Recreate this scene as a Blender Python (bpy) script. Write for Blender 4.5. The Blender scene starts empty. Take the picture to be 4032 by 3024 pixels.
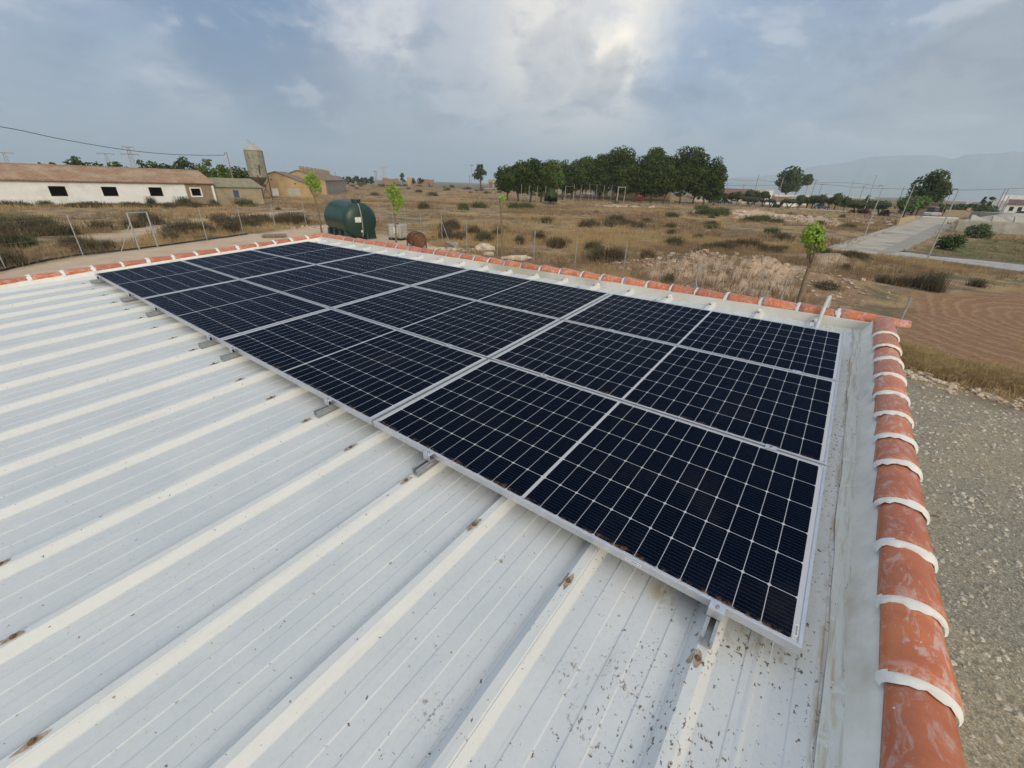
import bpy, bmesh, math, random
import numpy as np
from mathutils import Vector, Matrix, Euler
random.seed(7); rng = np.random.default_rng(7)
sc = bpy.context.scene
COL = sc.collection
PI = math.pi
# ------------------------------------------------------------------ camera survey of the place
F = 1620.694
RC = np.array([[0.7964329, 0.6039517, 0.0306096], [0.2859923, -0.3315738, -0.8990368], [-0.5328255, 0.7247766, -0.4368018]])
CW = np.array([8.17763, -1.15815, 1.30855])
RW = np.array([[0.9999531, -0.0005923, -0.0096701], [0.0, 0.9981296, -0.0611336], [0.0096882, 0.0611307, 0.9980827]])
GZ = CW[2] - 4.2
MR = Matrix([list(r) for r in RW]).to_4x4()
Q1 = (0, 400, 2.0109); Q2 = (900, 500, 2.212); Q3 = (1700, 500, 1.8433); Q4 = (2700, 500, 1.6607); Q5 = (2750, 620, 3.16); Q6 = (3600, 600, 5.12)
Q7 = (900, 550, 5.53); QF = (0, 0, 1 / 1.8228); Q8 = (2600, 950, 2.765); Q9 = (2400, 700, 2.1167); QT = (1250, 750, 4.424)
def ray(Q, x, y):
    u, v = Q[0] + x / Q[2], Q[1] + y / Q[2]
    return RC.T @ np.array([(u - 2016) / F, (v - 1512) / F, 1.0])
def g(Q, x, y, z=None):
    z = GZ if z is None else z
    d = ray(Q, x, y); t = (z - CW[2]) / d[2]
    P = CW + t * d
    return (float(P[0]), float(P[1]))
def dist(P): return math.hypot(P[0] - CW[0], P[1] - CW[1])
def atD(Q, x, y, D):
    d = ray(Q, x, y); h = math.hypot(d[0], d[1])
    return (CW[0] + D * d[0] / h, CW[1] + D * d[1] / h)
def zat(P, Q, x, y):
    d = ray(Q, x, y)
    return CW[2] + dist(P) * d[2] / math.hypot(d[0], d[1])
def onwall(Q, x, y, A, d):
    r = ray(Q, x, y)
    # CW + t r = A + s d  (2d)
    M = np.array([[r[0], -d[0]], [r[1], -d[1]]]); b = np.array([A[0] - CW[0], A[1] - CW[1]])
    t, s = np.linalg.solve(M, b)
    return Vector((CW[0] + t * r[0], CW[1] + t * r[1], CW[2] + t * r[2]))
def facing(P):
    v = np.array([P[0] - CW[0], P[1] - CW[1]]); v /= np.linalg.norm(v)
    return (v[1], -v[0])
def fw(Q, x0, x1, y, P):
    d = facing(P)
    return (onwall(Q, x0, y, P, d) - onwall(Q, x1, y, P, d)).length

# ------------------------------------------------------------------ noise in numpy, terrain
_perm = rng.random((256, 256))
def vn(x, y):
    xi = np.floor(x).astype(int); yi = np.floor(y).astype(int)
    fx = x - xi; fy = y - yi; fx = fx * fx * (3 - 2 * fx); fy = fy * fy * (3 - 2 * fy)
    a = _perm[xi % 256, yi % 256]; b = _perm[(xi + 1) % 256, yi % 256]; c = _perm[xi % 256, (yi + 1) % 256]; d = _perm[(xi + 1) % 256, (yi + 1) % 256]
    return (a * (1 - fx) + b * fx) * (1 - fy) + (c * (1 - fx) + d * fx) * fy
def fbm(x, y, o=4):
    s = 0; a = .5; n = 0
    for i in range(o):
        s = s + a * vn(x * 2 ** i + 17.3 * i, y * 2 ** i + 9.1 * i); n += a; a *= .5
    return s / n
def sm(a, b, t):
    t = np.clip((t - a) / (b - a), 0, 1); return t * t * (3 - 2 * t)
def polydist(px, py, poly):
    """signed distance (positive inside) to a polygon, vectorised"""
    px = np.asarray(px, float); py = np.asarray(py, float)
    dmin = np.full(px.shape, 1e9); ins = np.zeros(px.shape, bool); n = len(poly)
    for i in range(n):
        x0, y0 = poly[i]; x1, y1 = poly[(i + 1) % n]
        dx, dy = x1 - x0, y1 - y0; L = dx * dx + dy * dy + 1e-12
        t = np.clip(((px - x0) * dx + (py - y0) * dy) / L, 0, 1)
        dmin = np.minimum(dmin, np.hypot(px - x0 - t * dx, py - y0 - t * dy))
        c = ((y0 > py) != (y1 > py)) & (px < dx * (py - y0) / (dy + 1e-12) + x0)
        ins ^= c
    return np.where(ins, dmin, -dmin)
# ground polygons, surveyed
ROAD = [g(Q4, 1000, 803), g(Q4, 1545, 588), g(Q4, 1782, 600), g(Q4, 1395, 828), (12.0, 44.6)]
ROAD_A = [g(Q4, 985, 812), g(Q4, 1545, 588), g(Q4, 1782, 600), g(Q4, 1400, 830)]
XS_T = [g(Q4, 1400, 830), g(Q4, 2212, 906), g(Q4, 2212, 960), g(Q4, 1400, 852), g(Q4, 1040, 822), g(Q4, 985, 812)]
YARD = [(-8, -14), (-30, -14), g(Q1, -200, 1400), g(Q1, 0, 1345), g(Q1, 660, 1222), g(Q1, 1100, 1170), g(Q1, 1640, 1100), g(Q1, 1950, 1055), g(Q2, 600, 885), g(Q2, 850, 850), (-27.5, 21.5), (-19, 22.0), (-14, 19.6), (-6, 18.6), (-6, 3)]
GRAVEL = [(9.2, -14), (9.2, 6), (9.3, 11.0), g((3000, 1100, 2.0736), 1160, 800), g((3000, 1100, 2.0736), 1450, 930), g((3000, 1100, 2.0736), 2140, 1080), (30, 11), (40, -14)]
PLOUGH = [g((3000, 1100, 2.0736), 1110, 480), g((3000, 1100, 2.0736), 1130, 300), g((3000, 1100, 2.0736), 1230, 160), g((3000, 1100, 2.0736), 1700, 120), g((3000, 1100, 2.0736), 2140, 70), (45, 33), (45, 16), g((3000, 1100, 2.0736), 2140, 800), g((3000, 1100, 2.0736), 1560, 640)]
TRACK = [g(Q1, 1500, 950), g(Q1, 1850, 900), g(Q1, 2200, 870), g(Q2, 620, 725), g(Q2, 620, 738), g(Q1, 2200, 900), g(Q1, 1700, 960), g(Q1, 1260, 1060), g(Q1, 1000, 1130), g(Q1, 640, 1110), g(Q1, 900, 1060)]
BARE = [g(Q8, 700, 230), g(Q8, 1500, 270), g(Q8, 1700, 300), g(Q8, 1880, 200), g(Q8, 2000, 230), g(Q8, 1750, 340), g(Q8, 1400, 380), g(Q8, 800, 290)]
BARE2 = [g(Q4, 270, 560), g(Q4, 480, 545), g(Q4, 700, 590), g(Q4, 900, 600), g(Q4, 1100, 640), g(Q4, 900, 640), g(Q4, 600, 640), g(Q4, 330, 600)]
HEAP = [g(Q8, -100, 320), g(Q8, 200, 250), g(Q8, 800, 290), g(Q8, 1250, 380), g(Q8, 1450, 500), g(Q8, 1400, 640), g(Q8, 300, 520), g(Q8, -100, 420)]
GREENF = [g(Q4, 1500, 835), g(Q4, 1700, 740), g(Q4, 2212, 716), (46, 88), (46, 48), g(Q4, 2212, 905)]
BLD = [(-1.2, -9), (9.1, -9), (9.1, 4.2), (-1.2, 4.2)]
MOUNDS = [(g(Q8, 1000, 420), 3.4, 1.9, 1.0), (g(Q8, 200, 330), 3.0, 1.6, .6), (g(Q8, 1900, 220), 3.0, 2.0, .5), (g(Q4, 420, 570), 6, 3, .9), (g(Q4, 900, 610), 6, 3, .5),
          (g(Q3, 950, 560), 7, 3, .6), (g(Q3, 1380, 575), 5, 2.5, .6), (g(Q1, 500, 1100), 6, 3, .3), (g(Q4, 1250, 1080), 3, 1.6, .3), (g(Q1, 1550, 1010), 5, 3, .35)]
def gz(x, y):
    x = np.asarray(x, float); y = np.asarray(y, float)
    D = np.hypot(x - CW[0], y - CW[1])
    amp = .10 + .25 * sm(40, 150, D)
    z = (fbm(x * .18, y * .18, 3) - .5) * 2 * amp + (fbm(x * .035 + 5, y * .035 + 3, 2) - .5) * .9 * sm(30, 90, D)
    z = z + (fbm(x * 1.1, y * 1.1, 2) - .5) * .07
    hd = sm(-1.0, .5, polydist(x, y, HEAP)); z = z + hd * ((fbm(x * 2.2, y * 2.2, 4) - .5) * .55 + (fbm(x * 5, y * 5, 2) - .5) * .16)
    flat = np.ones(D.shape)
    for P, m in ((ROAD_A, 2.5), (XS_T, 2.5)):
        flat = flat * (1 - sm(-m * 2, -m * .4, polydist(x, y, P)))
    flat = flat * (1 - .75 * sm(-2, 0, polydist(x, y, YARD))) * (1 - sm(-4, 0, polydist(x, y, BLD)))
    for (mx, my), rx, ry, h in MOUNDS:
        a = math.atan2(my - CW[1], mx - CW[0]) + PI / 2
        u = (x - mx) * math.cos(a) + (y - my) * math.sin(a); v = -(x - mx) * math.sin(a) + (y - my) * math.cos(a)
        w = np.exp(-(u / rx) ** 2 - (v / ry) ** 2)
        z = z + h * w * (.75 + .5 * fbm(x * 1.6, y * 1.6, 3))
    return GZ + z * flat
def gz1(P): return float(gz(np.array([P[0]]), np.array([P[1]]))[0])

# ------------------------------------------------------------------ object helpers
def tag(o, label=None, cat=None, group=None, kind=None):
    if label: o['label'] = label
    if cat: o['category'] = cat
    if group: o['group'] = group
    if kind: o['kind'] = kind
    return o
def empty(name, loc=(0, 0, 0), rz=0, label=None, cat=None, group=None):
    o = bpy.data.objects.new(name, None); COL.objects.link(o)
    o.location = loc; o.rotation_euler = (0, 0, rz); o.empty_display_size = .2
    return tag(o, label, cat, group)
class MB:
    def __init__(s): s.v = []; s.f = []; s.m = []; s.mi = 0
    def add(s, vs, fs, mi=None):
        n = len(s.v); s.v += [tuple(p) for p in vs]; s.f += [tuple(i + n for i in f) for f in fs]
        s.m += [s.mi if mi is None else mi] * len(fs); return s
    def box(s, c, d, rz=0, mi=None, M=None):
        hx, hy, hz = d[0] / 2, d[1] / 2, d[2] / 2
        R = M if M is not None else Matrix.Rotation(rz, 3, 'Z')
        vs = [Vector(c) + R @ Vector((sx * hx, sy * hy, sz * hz)) for sx, sy, sz in ((-1, -1, -1), (1, -1, -1), (1, 1, -1), (-1, 1, -1), (-1, -1, 1), (1, -1, 1), (1, 1, 1), (-1, 1, 1))]
        return s.add(vs, [(0, 3, 2, 1), (4, 5, 6, 7), (0, 1, 5, 4), (1, 2, 6, 5), (2, 3, 7, 6), (3, 0, 4, 7)], mi)
    def bar(s, a, b, w, h=None, mi=None, up=(0, 0, 1)):
        a = Vector(a); b = Vector(b); d = b - a; L = d.length; x = d.normalized(); u = Vector(up)
        if abs(x.dot(u)) > .98: u = Vector((1, 0, 0))
        y = u.cross(x).normalized(); z = x.cross(y)
        M = Matrix((x, y, z)).transposed()
        return s.box((a + b) / 2, (L, w, h or w), M=M, mi=mi)
    def tube(s, pts, r, n=8, cap=True, mi=None):
        pts = [Vector(p) for p in pts]; rs = r if hasattr(r, '__len__') else [r] * len(pts)
        vs = []; fs = []; prev = None
        for i, p in enumerate(pts):
            t = (pts[min(i + 1, len(pts) - 1)] - pts[max(i - 1, 0)]).normalized()
            if prev is None:
                a = Vector((0, 0, 1)) if abs(t.z) < .9 else Vector((1, 0, 0))
                u = t.cross(a).normalized()
            else: u = (prev - t * prev.dot(t)).normalized()
            prev = u; w = t.cross(u)
            for k in range(n):
                an = 2 * PI * k / n; vs.append(p + (u * math.cos(an) + w * math.sin(an)) * rs[i])
        for i in range(len(pts) - 1):
            for k in range(n): fs.append((i * n + k, i * n + (k + 1) % n, (i + 1) * n + (k + 1) % n, (i + 1) * n + k))
        if cap: fs.append(tuple(range(n - 1, -1, -1))); fs.append(tuple((len(pts) - 1) * n + k for k in range(n)))
        return s.add(vs, fs, mi)
    def lathe(s, prof, n=24, c=(0, 0, 0), M=None, mi=None):
        vs = []; fs = []
        for r, z in prof:
            for k in range(n):
                a = 2 * PI * k / n; p = Vector((r * math.cos(a), r * math.sin(a), z))
                vs.append(Vector(c) + (M @ p if M is not None else p))
        for i in range(len(prof) - 1):
            for k in range(n): fs.append((i * n + k, i * n + (k + 1) % n, (i + 1) * n + (k + 1) % n, (i + 1) * n + k))
        return s.add(vs, fs, mi)
    def prism(s, poly, off, mi=None):
        """poly: list of 3d points (planar); off: extrusion vector"""
        n = len(poly); off = Vector(off); vs = [Vector(p) for p in poly] + [Vector(p) + off for p in poly]
        fs = [tuple(range(n))[::-1], tuple(range(n, 2 * n))] + [(i, (i + 1) % n, n + (i + 1) % n, n + i) for i in range(n)]
        return s.add(vs, fs, mi)
    def ell(s, c, r, n=10, m=7, mi=None, jit=0):
        vs = [Vector(c) + Vector((0, 0, r[2]))]; fs = []
        for j in range(1, m):
            t = PI * j / m
            for k in range(n):
                a = 2 * PI * k / n; q = 1 + jit * (random.random() - .5)
                vs.append(Vector(c) + Vector((r[0] * math.sin(t) * math.cos(a) * q, r[1] * math.sin(t) * math.sin(a) * q, r[2] * math.cos(t) * q)))
        vs.append(Vector(c) - Vector((0, 0, r[2]))); L = len(vs) - 1
        for k in range(n): fs.append((0, 1 + k, 1 + (k + 1) % n)); fs.append((L, 1 + (m - 2) * n + (k + 1) % n, 1 + (m - 2) * n + k))
        for j in range(m - 2):
            for k in range(n): fs.append((1 + j * n + k, 1 + (j + 1) * n + k, 1 + (j + 1) * n + (k + 1) % n, 1 + j * n + (k + 1) % n))
        return s.add(vs, fs, mi)
    def build(s, name, mats, parent=None, smooth=False, loc=None, matrix=None, bevel=0, recalc=True):
        me = bpy.data.meshes.new(name); me.from_pydata([tuple(v) for v in s.v], [], s.f)
        mats = mats if isinstance(mats, (list, tuple)) else [mats]
        for m in mats: me.materials.append(m)
        if len(mats) > 1: me.polygons.foreach_set('material_index', s.m)
        if recalc:
            bm = bmesh.new(); bm.from_mesh(me); bmesh.ops.recalc_face_normals(bm, faces=bm.faces); bm.to_mesh(me); bm.free()
        if smooth: me.polygons.foreach_set('use_smooth', [True] * len(me.polygons))
        me.update()
        o = bpy.data.objects.new(name, me); COL.objects.link(o)
        if parent is not None: o.parent = parent
        if loc is not None: o.location = loc
        if matrix is not None: o.matrix_basis = matrix
        if bevel:
            b = o.modifiers.new('bevel', 'BEVEL'); b.width = bevel; b.segments = 2; b.limit_method = 'ANGLE'
        return o
def quads_mesh(name, V, mat, parent=None, nper=4, smooth=False):
    """V: (N, nper, 3) array -> one mesh"""
    N = len(V); me = bpy.data.meshes.new(name)
    me.vertices.add(N * nper); me.vertices.foreach_set('co', np.ascontiguousarray(V, dtype=np.float32).ravel())
    me.loops.add(N * nper); me.loops.foreach_set('vertex_index', np.arange(N * nper, dtype=np.int32))
    me.polygons.add(N); me.polygons.foreach_set('loop_start', np.arange(N, dtype=np.int32) * nper)
    me.polygons.foreach_set('loop_total', np.full(N, nper, np.int32))
    me.materials.append(mat); me.update(calc_edges=True); me.validate()
    o = bpy.data.objects.new(name, me); COL.objects.link(o)
    if parent is not None: o.parent = parent
    return o
def copy_tree(o, parent=None):
    c = o.copy(); COL.objects.link(c); c.parent = parent
    for ch in list(o.children): copy_tree(ch, c)
    return c

# ------------------------------------------------------------------ materials
def newmat(name):
    m = bpy.data.materials.new(name); m.use_nodes = True
    nt = m.node_tree; b = nt.nodes['Principled BSDF']; return m, nt, b
def N(nt, t, **k):
    n = nt.nodes.new(t)
    for a, v in k.items():
        if a.startswith('i_'): n.inputs[a[2:].replace('_', ' ')].default_value = v
        else: setattr(n, a, v)
    return n
def math_(nt, op, a, b=None, c=None, clamp=False):
    n = nt.nodes.new('ShaderNodeMath'); n.operation = op; n.use_clamp = clamp
    for i, x in enumerate((a, b, c)):
        if x is None: continue
        if isinstance(x, (int, float)): n.inputs[i].default_value = x
        else: nt.links.new(x, n.inputs[i])
    return n.outputs[0]
def mixc(nt, fac, a, b, blend='MIX'):
    n = nt.nodes.new('ShaderNodeMix'); n.data_type = 'RGBA'; n.blend_type = blend
    for i, x in ((0, fac), (6, a), (7, b)):
        if isinstance(x, (int, float)): n.inputs[i].default_value = x
        elif isinstance(x, tuple): n.inputs[i].default_value = (*x[:3], 1)
        else: nt.links.new(x, n.inputs[i])
    return n.outputs[2]
def noise(nt, vec, scale, detail=4, rough=.55, dist=0, out=0):
    n = nt.nodes.new('ShaderNodeTexNoise'); n.inputs['Scale'].default_value = scale; n.inputs['Detail'].default_value = detail
    n.inputs['Roughness'].default_value = rough; n.inputs['Distortion'].default_value = dist
    if vec is not None: nt.links.new(vec, n.inputs['Vector'])
    return n.outputs[out]
def ramp(nt, fac, lo, hi):
    n = nt.nodes.new('ShaderNodeMapRange'); n.interpolation_type = 'SMOOTHSTEP'
    n.inputs[1].default_value = lo; n.inputs[2].default_value = hi; nt.links.new(fac, n.inputs[0]); return n.outputs[0]
def mapping(nt, vec, scale=(1, 1, 1), rot=(0, 0, 0), loc=(0, 0, 0)):
    n = nt.nodes.new('ShaderNodeMapping'); n.inputs['Scale'].default_value = scale; n.inputs['Rotation'].default_value = rot; n.inputs['Location'].default_value = loc
    nt.links.new(vec, n.inputs['Vector']); return n.outputs[0]
def coord(nt, which='Object'): return nt.nodes.new('ShaderNodeTexCoord').outputs[which]
def wpos(nt): return nt.nodes.new('ShaderNodeNewGeometry').outputs['Position']
def bump(nt, b, h, strength=.3, dist=.01):
    n = nt.nodes.new('ShaderNodeBump'); n.inputs['Strength'].default_value = strength; n.inputs['Distance'].default_value = dist
    nt.links.new(h, n.inputs['Height']); nt.links.new(n.outputs[0], b.inputs['Normal'])
def simple(name, c1, c2, scale=4, rough=.8, bstr=.2, bdist=.01, metal=0, detail=5, c3=None, s3=1.0, spec=None, world=False):
    m, nt, b = newmat(name); v = wpos(nt) if world else coord(nt)
    n1 = noise(nt, v, scale, detail, .6); col = mixc(nt, ramp(nt, n1, .35, .65), c1, c2)
    if c3 is not None: col = mixc(nt, ramp(nt, noise(nt, v, s3, 5, .65), .52, .68), col, c3)
    nt.links.new(col, b.inputs['Base Color']); b.inputs['Roughness'].default_value = rough; b.inputs['Metallic'].default_value = metal
    if spec is not None: b.inputs['Specular IOR Level'].default_value = spec
    if bstr: bump(nt, b, n1, bstr, bdist)
    return m
def leafmat(name, c1, c2, scale=.8, c3=None):
    m, nt, b = newmat(name); v = wpos(nt)
    n1 = noise(nt, v, scale, 3, .6); n2 = noise(nt, v, scale * 9, 1, .5)
    col = mixc(nt, ramp(nt, n1, .35, .65), c1, c2)
    col = mixc(nt, ramp(nt, n2, .5, .7), col, c3 or tuple(min(1, x * 1.5) for x in c2))
    nt.links.new(col, b.inputs['Base Color']); b.inputs['Roughness'].default_value = .65; b.inputs['Specular IOR Level'].default_value = .25
    t = nt.nodes.new('ShaderNodeBsdfTranslucent'); nt.links.new(col, t.inputs['Color'])
    mx = nt.nodes.new('ShaderNodeMixShader'); mx.inputs[0].default_value = .12
    nt.links.new(b.outputs[0], mx.inputs[1]); nt.links.new(t.outputs[0], mx.inputs[2]); nt.links.new(mx.outputs[0], nt.nodes['Material Output'].inputs['Surface'])
    return m
# ================================================================== materials of the roof
def make_roofmat():
    m, nt, b = newmat('roof_paint'); v = coord(nt)
    sx = nt.nodes.new('ShaderNodeSeparateXYZ'); nt.links.new(v, sx.inputs[0])
    n1 = noise(nt, v, 3, 5, .6); n2 = noise(nt, v, 60, 3, .6)
    col = mixc(nt, ramp(nt, n1, .3, .7), (.58, .61, .625), (.635, .655, .655))
    col = mixc(nt, math_(nt, 'MULTIPLY', ramp(nt, n2, .45, .7), .18), col, (.47, .49, .46))
    # ribs: warm low sunlight painted into their colour, by height in the sheet
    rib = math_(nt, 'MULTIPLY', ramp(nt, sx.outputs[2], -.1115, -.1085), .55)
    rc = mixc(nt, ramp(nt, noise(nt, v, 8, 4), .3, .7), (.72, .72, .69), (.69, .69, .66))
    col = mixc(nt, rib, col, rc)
    # long faint dirt along the slope
    st = noise(nt, mapping(nt, v, (14, .9, 1)), 2.2, 5, .6)
    col = mixc(nt, math_(nt, 'MULTIPLY', ramp(nt, st, .58, .78), .35), col, (.42, .40, .34))
    # speckles of old dirt, thickest towards the right hand flashing
    gx = ramp(nt, sx.outputs[0], 7.3, 8.55)
    sp = noise(nt, mapping(nt, v, (1, .75, 1)), 72, 3, .62, .3)
    clump = ramp(nt, noise(nt, v, 3.2, 3, .6), .35, .62)
    thr = math_(nt, 'SUBTRACT', .680, math_(nt, 'MULTIPLY', math_(nt, 'MULTIPLY', gx, clump), .11))
    f = math_(nt, 'MULTIPLY', math_(nt, 'SUBTRACT', sp, thr), 22, clamp=True)
    col = mixc(nt, f, col, (.16, .12, .085))
    bs = noise(nt, mapping(nt, v, (1, .5, 1)), 9, 5, .7, .6)
    f2 = math_(nt, 'MULTIPLY', math_(nt, 'MULTIPLY', ramp(nt, bs, .60, .74), ramp(nt, sx.outputs[0], 7.8, 8.6)), .75)
    col = mixc(nt, f2, col, (.36, .29, .19))
    def spot(cx, cy, r0, r1):
        d_ = nt.nodes.new('ShaderNodeVectorMath'); d_.operation = 'DISTANCE'; mm = mapping(nt, v, (1, 1, 0)); nt.links.new(mm, d_.inputs[0]); d_.inputs[1].default_value = (cx, cy, 0); return ramp(nt, d_.outputs['Value'], r1, r0)
    for (cx, cy, r0, r1) in ((8.02, -.33, .01, .11), (7.90, -.42, .01, .08), (8.0, -.52, .01, .08), (7.62, -.75, .01, .09), (8.46, -.50, .01, .10), (8.42, .35, .02, .10), (8.46, .9, .02, .16)):
        fs_ = math_(nt, 'MULTIPLY', spot(cx, cy, r0, r1), ramp(nt, sp, .55, .63)); col = mixc(nt, math_(nt, 'MULTIPLY', fs_, .75), col, (.25, .19, .13))
    for (cx, cy, r0, r1) in ((8.03, .02, .0, .05), (8.30, .02, .01, .045), (8.46, .62, .0, .04)):
        fs_ = math_(nt, 'MULTIPLY', spot(cx, cy, r0, r1 * 1.6), ramp(nt, bs, .42, .56)); col = mixc(nt, math_(nt, 'MULTIPLY', fs_, .8), col, (.40, .31, .18))
    ln_ = math_(nt, 'MULTIPLY', math_(nt, 'SUBTRACT', 1.0, math_(nt, 'MULTIPLY', math_(nt, 'ABSOLUTE', math_(nt, 'SUBTRACT', sx.outputs[0], 8.515)), 60.0), clamp=True), ramp(nt, noise(nt, mapping(nt, v, (9, 1.2, 1)), 5, 5, .7), .40, .60)); col = mixc(nt, math_(nt, 'MULTIPLY', ln_, .8), col, (.33, .25, .15))
    # rust-brown patches here and there
    r1 = noise(nt, mapping(nt, v, (1.4, .8, 1)), 5.2, 4, .7)
    f3 = math_(nt, 'MULTIPLY', ramp(nt, r1, .70, .74), ramp(nt, sp, .42, .55))
    col = mixc(nt, f3, col, (.30, .22, .13))
    nt.links.new(col, b.inputs['Base Color']); b.inputs['Roughness'].default_value = .52; b.inputs['Specular IOR Level'].default_value = .35
    bump(nt, b, noise(nt, v, 140, 4, .6), .12, .003)
    return m
M_roof = make_roofmat()
def make_flash():
    m, nt, b = newmat('painted_flashing'); v = coord(nt)
    st = noise(nt, mapping(nt, v, (22, 1.6, 3)), 2.5, 6, .7, .5)
    col = mixc(nt, ramp(nt, st, .44, .68), (.62, .64, .61), (.46, .41, .31))
    col = mixc(nt, ramp(nt, noise(nt, v, 14, 5, .7), .56, .66), col, (.65, .68, .66))
    col = mixc(nt, ramp(nt, noise(nt, mapping(nt, v, (1, .4, 1)), 60, 4, .75), .64, .70), col, (.13, .10, .08))
    nt.links.new(col, b.inputs['Base Color']); b.inputs['Roughness'].default_value = .7
    bump(nt, b, st, .4, .006); return m
M_flash = make_flash()
M_mort = simple('white_mortar', (.83, .81, .74), (.74, .72, .65), 7, .85, .5, .012, c3=(.62, .58, .49), s3=2.2)
M_mortw = simple('fresh_mortar', (.80, .79, .75), (.72, .71, .67), 30, .85, .3, .003)
def make_terra(ax):
    m, nt, b = newmat('terracotta'); v = wpos(nt)
    n1 = noise(nt, v, 9, 5, .6)
    col = mixc(nt, ramp(nt, n1, .3, .7), (.66, .20, .072), (.52, .14, .052))
    sw = noise(nt, mapping(nt, v, (5, 2.2, 5), (0, .3, .5)), 3.1, 5, .62, 2.2)
    sm2 = noise(nt, mapping(nt, v, (12, 3, 9), (0, .2, .4)), 3.0, 4, .7, .8)
    f = math_(nt, 'MULTIPLY', ramp(nt, sw, .49, .60), ramp(nt, sm2, .38, .58))
    col = mixc(nt, math_(nt, 'MULTIPLY', f, .72), col, (.66, .50, .45))
    gg = nt.nodes.new('ShaderNodeSeparateXYZ'); nt.links.new(coord(nt, 'Generated'), gg.inputs[0]); gy = gg.outputs[ax]
    e1 = math_(nt, 'ADD', ramp(nt, gy, .20, .02), ramp(nt, gy, .72, .90)); en = noise(nt, mapping(nt, v, (16, 16, 16)), 1.6, 5, .7, .6)
    col = mixc(nt, math_(nt, 'MULTIPLY', math_(nt, 'MULTIPLY', e1, ramp(nt, en, .42, .60)), .62), col, (.62, .50, .46))
    oi = nt.nodes.new('ShaderNodeObjectInfo'); rv = oi.outputs['Random']; col = mixc(nt, math_(nt, 'MULTIPLY', ramp(nt, rv, .1, 1.0), .42), col, (.30, .085, .045))
    col = mixc(nt, math_(nt, 'MULTIPLY', ramp(nt, noise(nt, v, 130, 3, .7), .5, .8), .35), col, (.26, .10, .06))
    dots = noise(nt, v, 62, 2, .5)
    col = mixc(nt, ramp(nt, dots, .74, .77), col, (.75, .70, .64))
    nt.links.new(col, b.inputs['Base Color']); b.inputs['Roughness'].default_value = .36; b.inputs['Specular IOR Level'].default_value = .5
    bump(nt, b, noise(nt, v, 50, 3, .6), .15, .002); return m
M_terra = make_terra(1); M_terrax = make_terra(0)
M_wallw = simple('white_render', (.70, .69, .64), (.60, .58, .52), 1.5, .9, .3, .01, c3=(.50, .46, .38), s3=.7)
M_alu = simple('aluminium', (.62, .63, .66), (.56, .57, .60), 20, .38, .05, .001, metal=.65)
M_alud = simple('aluminium_dull', (.46, .47, .48), (.38, .39, .40), 30, .45, .05, .001, metal=.7)
M_black = simple('black_rubber', (.012, .012, .013), (.02, .02, .02), 20, .7, 0)
M_steel = simple('bolt_steel', (.5, .5, .5), (.35, .35, .36), 60, .3, .1, .001, metal=1)
M_rust = simple('rusty_screw', (.12, .075, .05), (.22, .13, .07), 90, .85, .4, .002)
M_patch = simple('bared_metal', (.42, .33, .23), (.26, .19, .13), 45, .85, .3, .002, c3=(.58, .50, .38), s3=25)
M_grey = simple('grey_plastic', (.62, .62, .61), (.54, .54, .54), 8, .45, 0)
M_white = simple('white_paint', (.80, .80, .78), (.72, .72, .70), 3, .6, .05)
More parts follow.
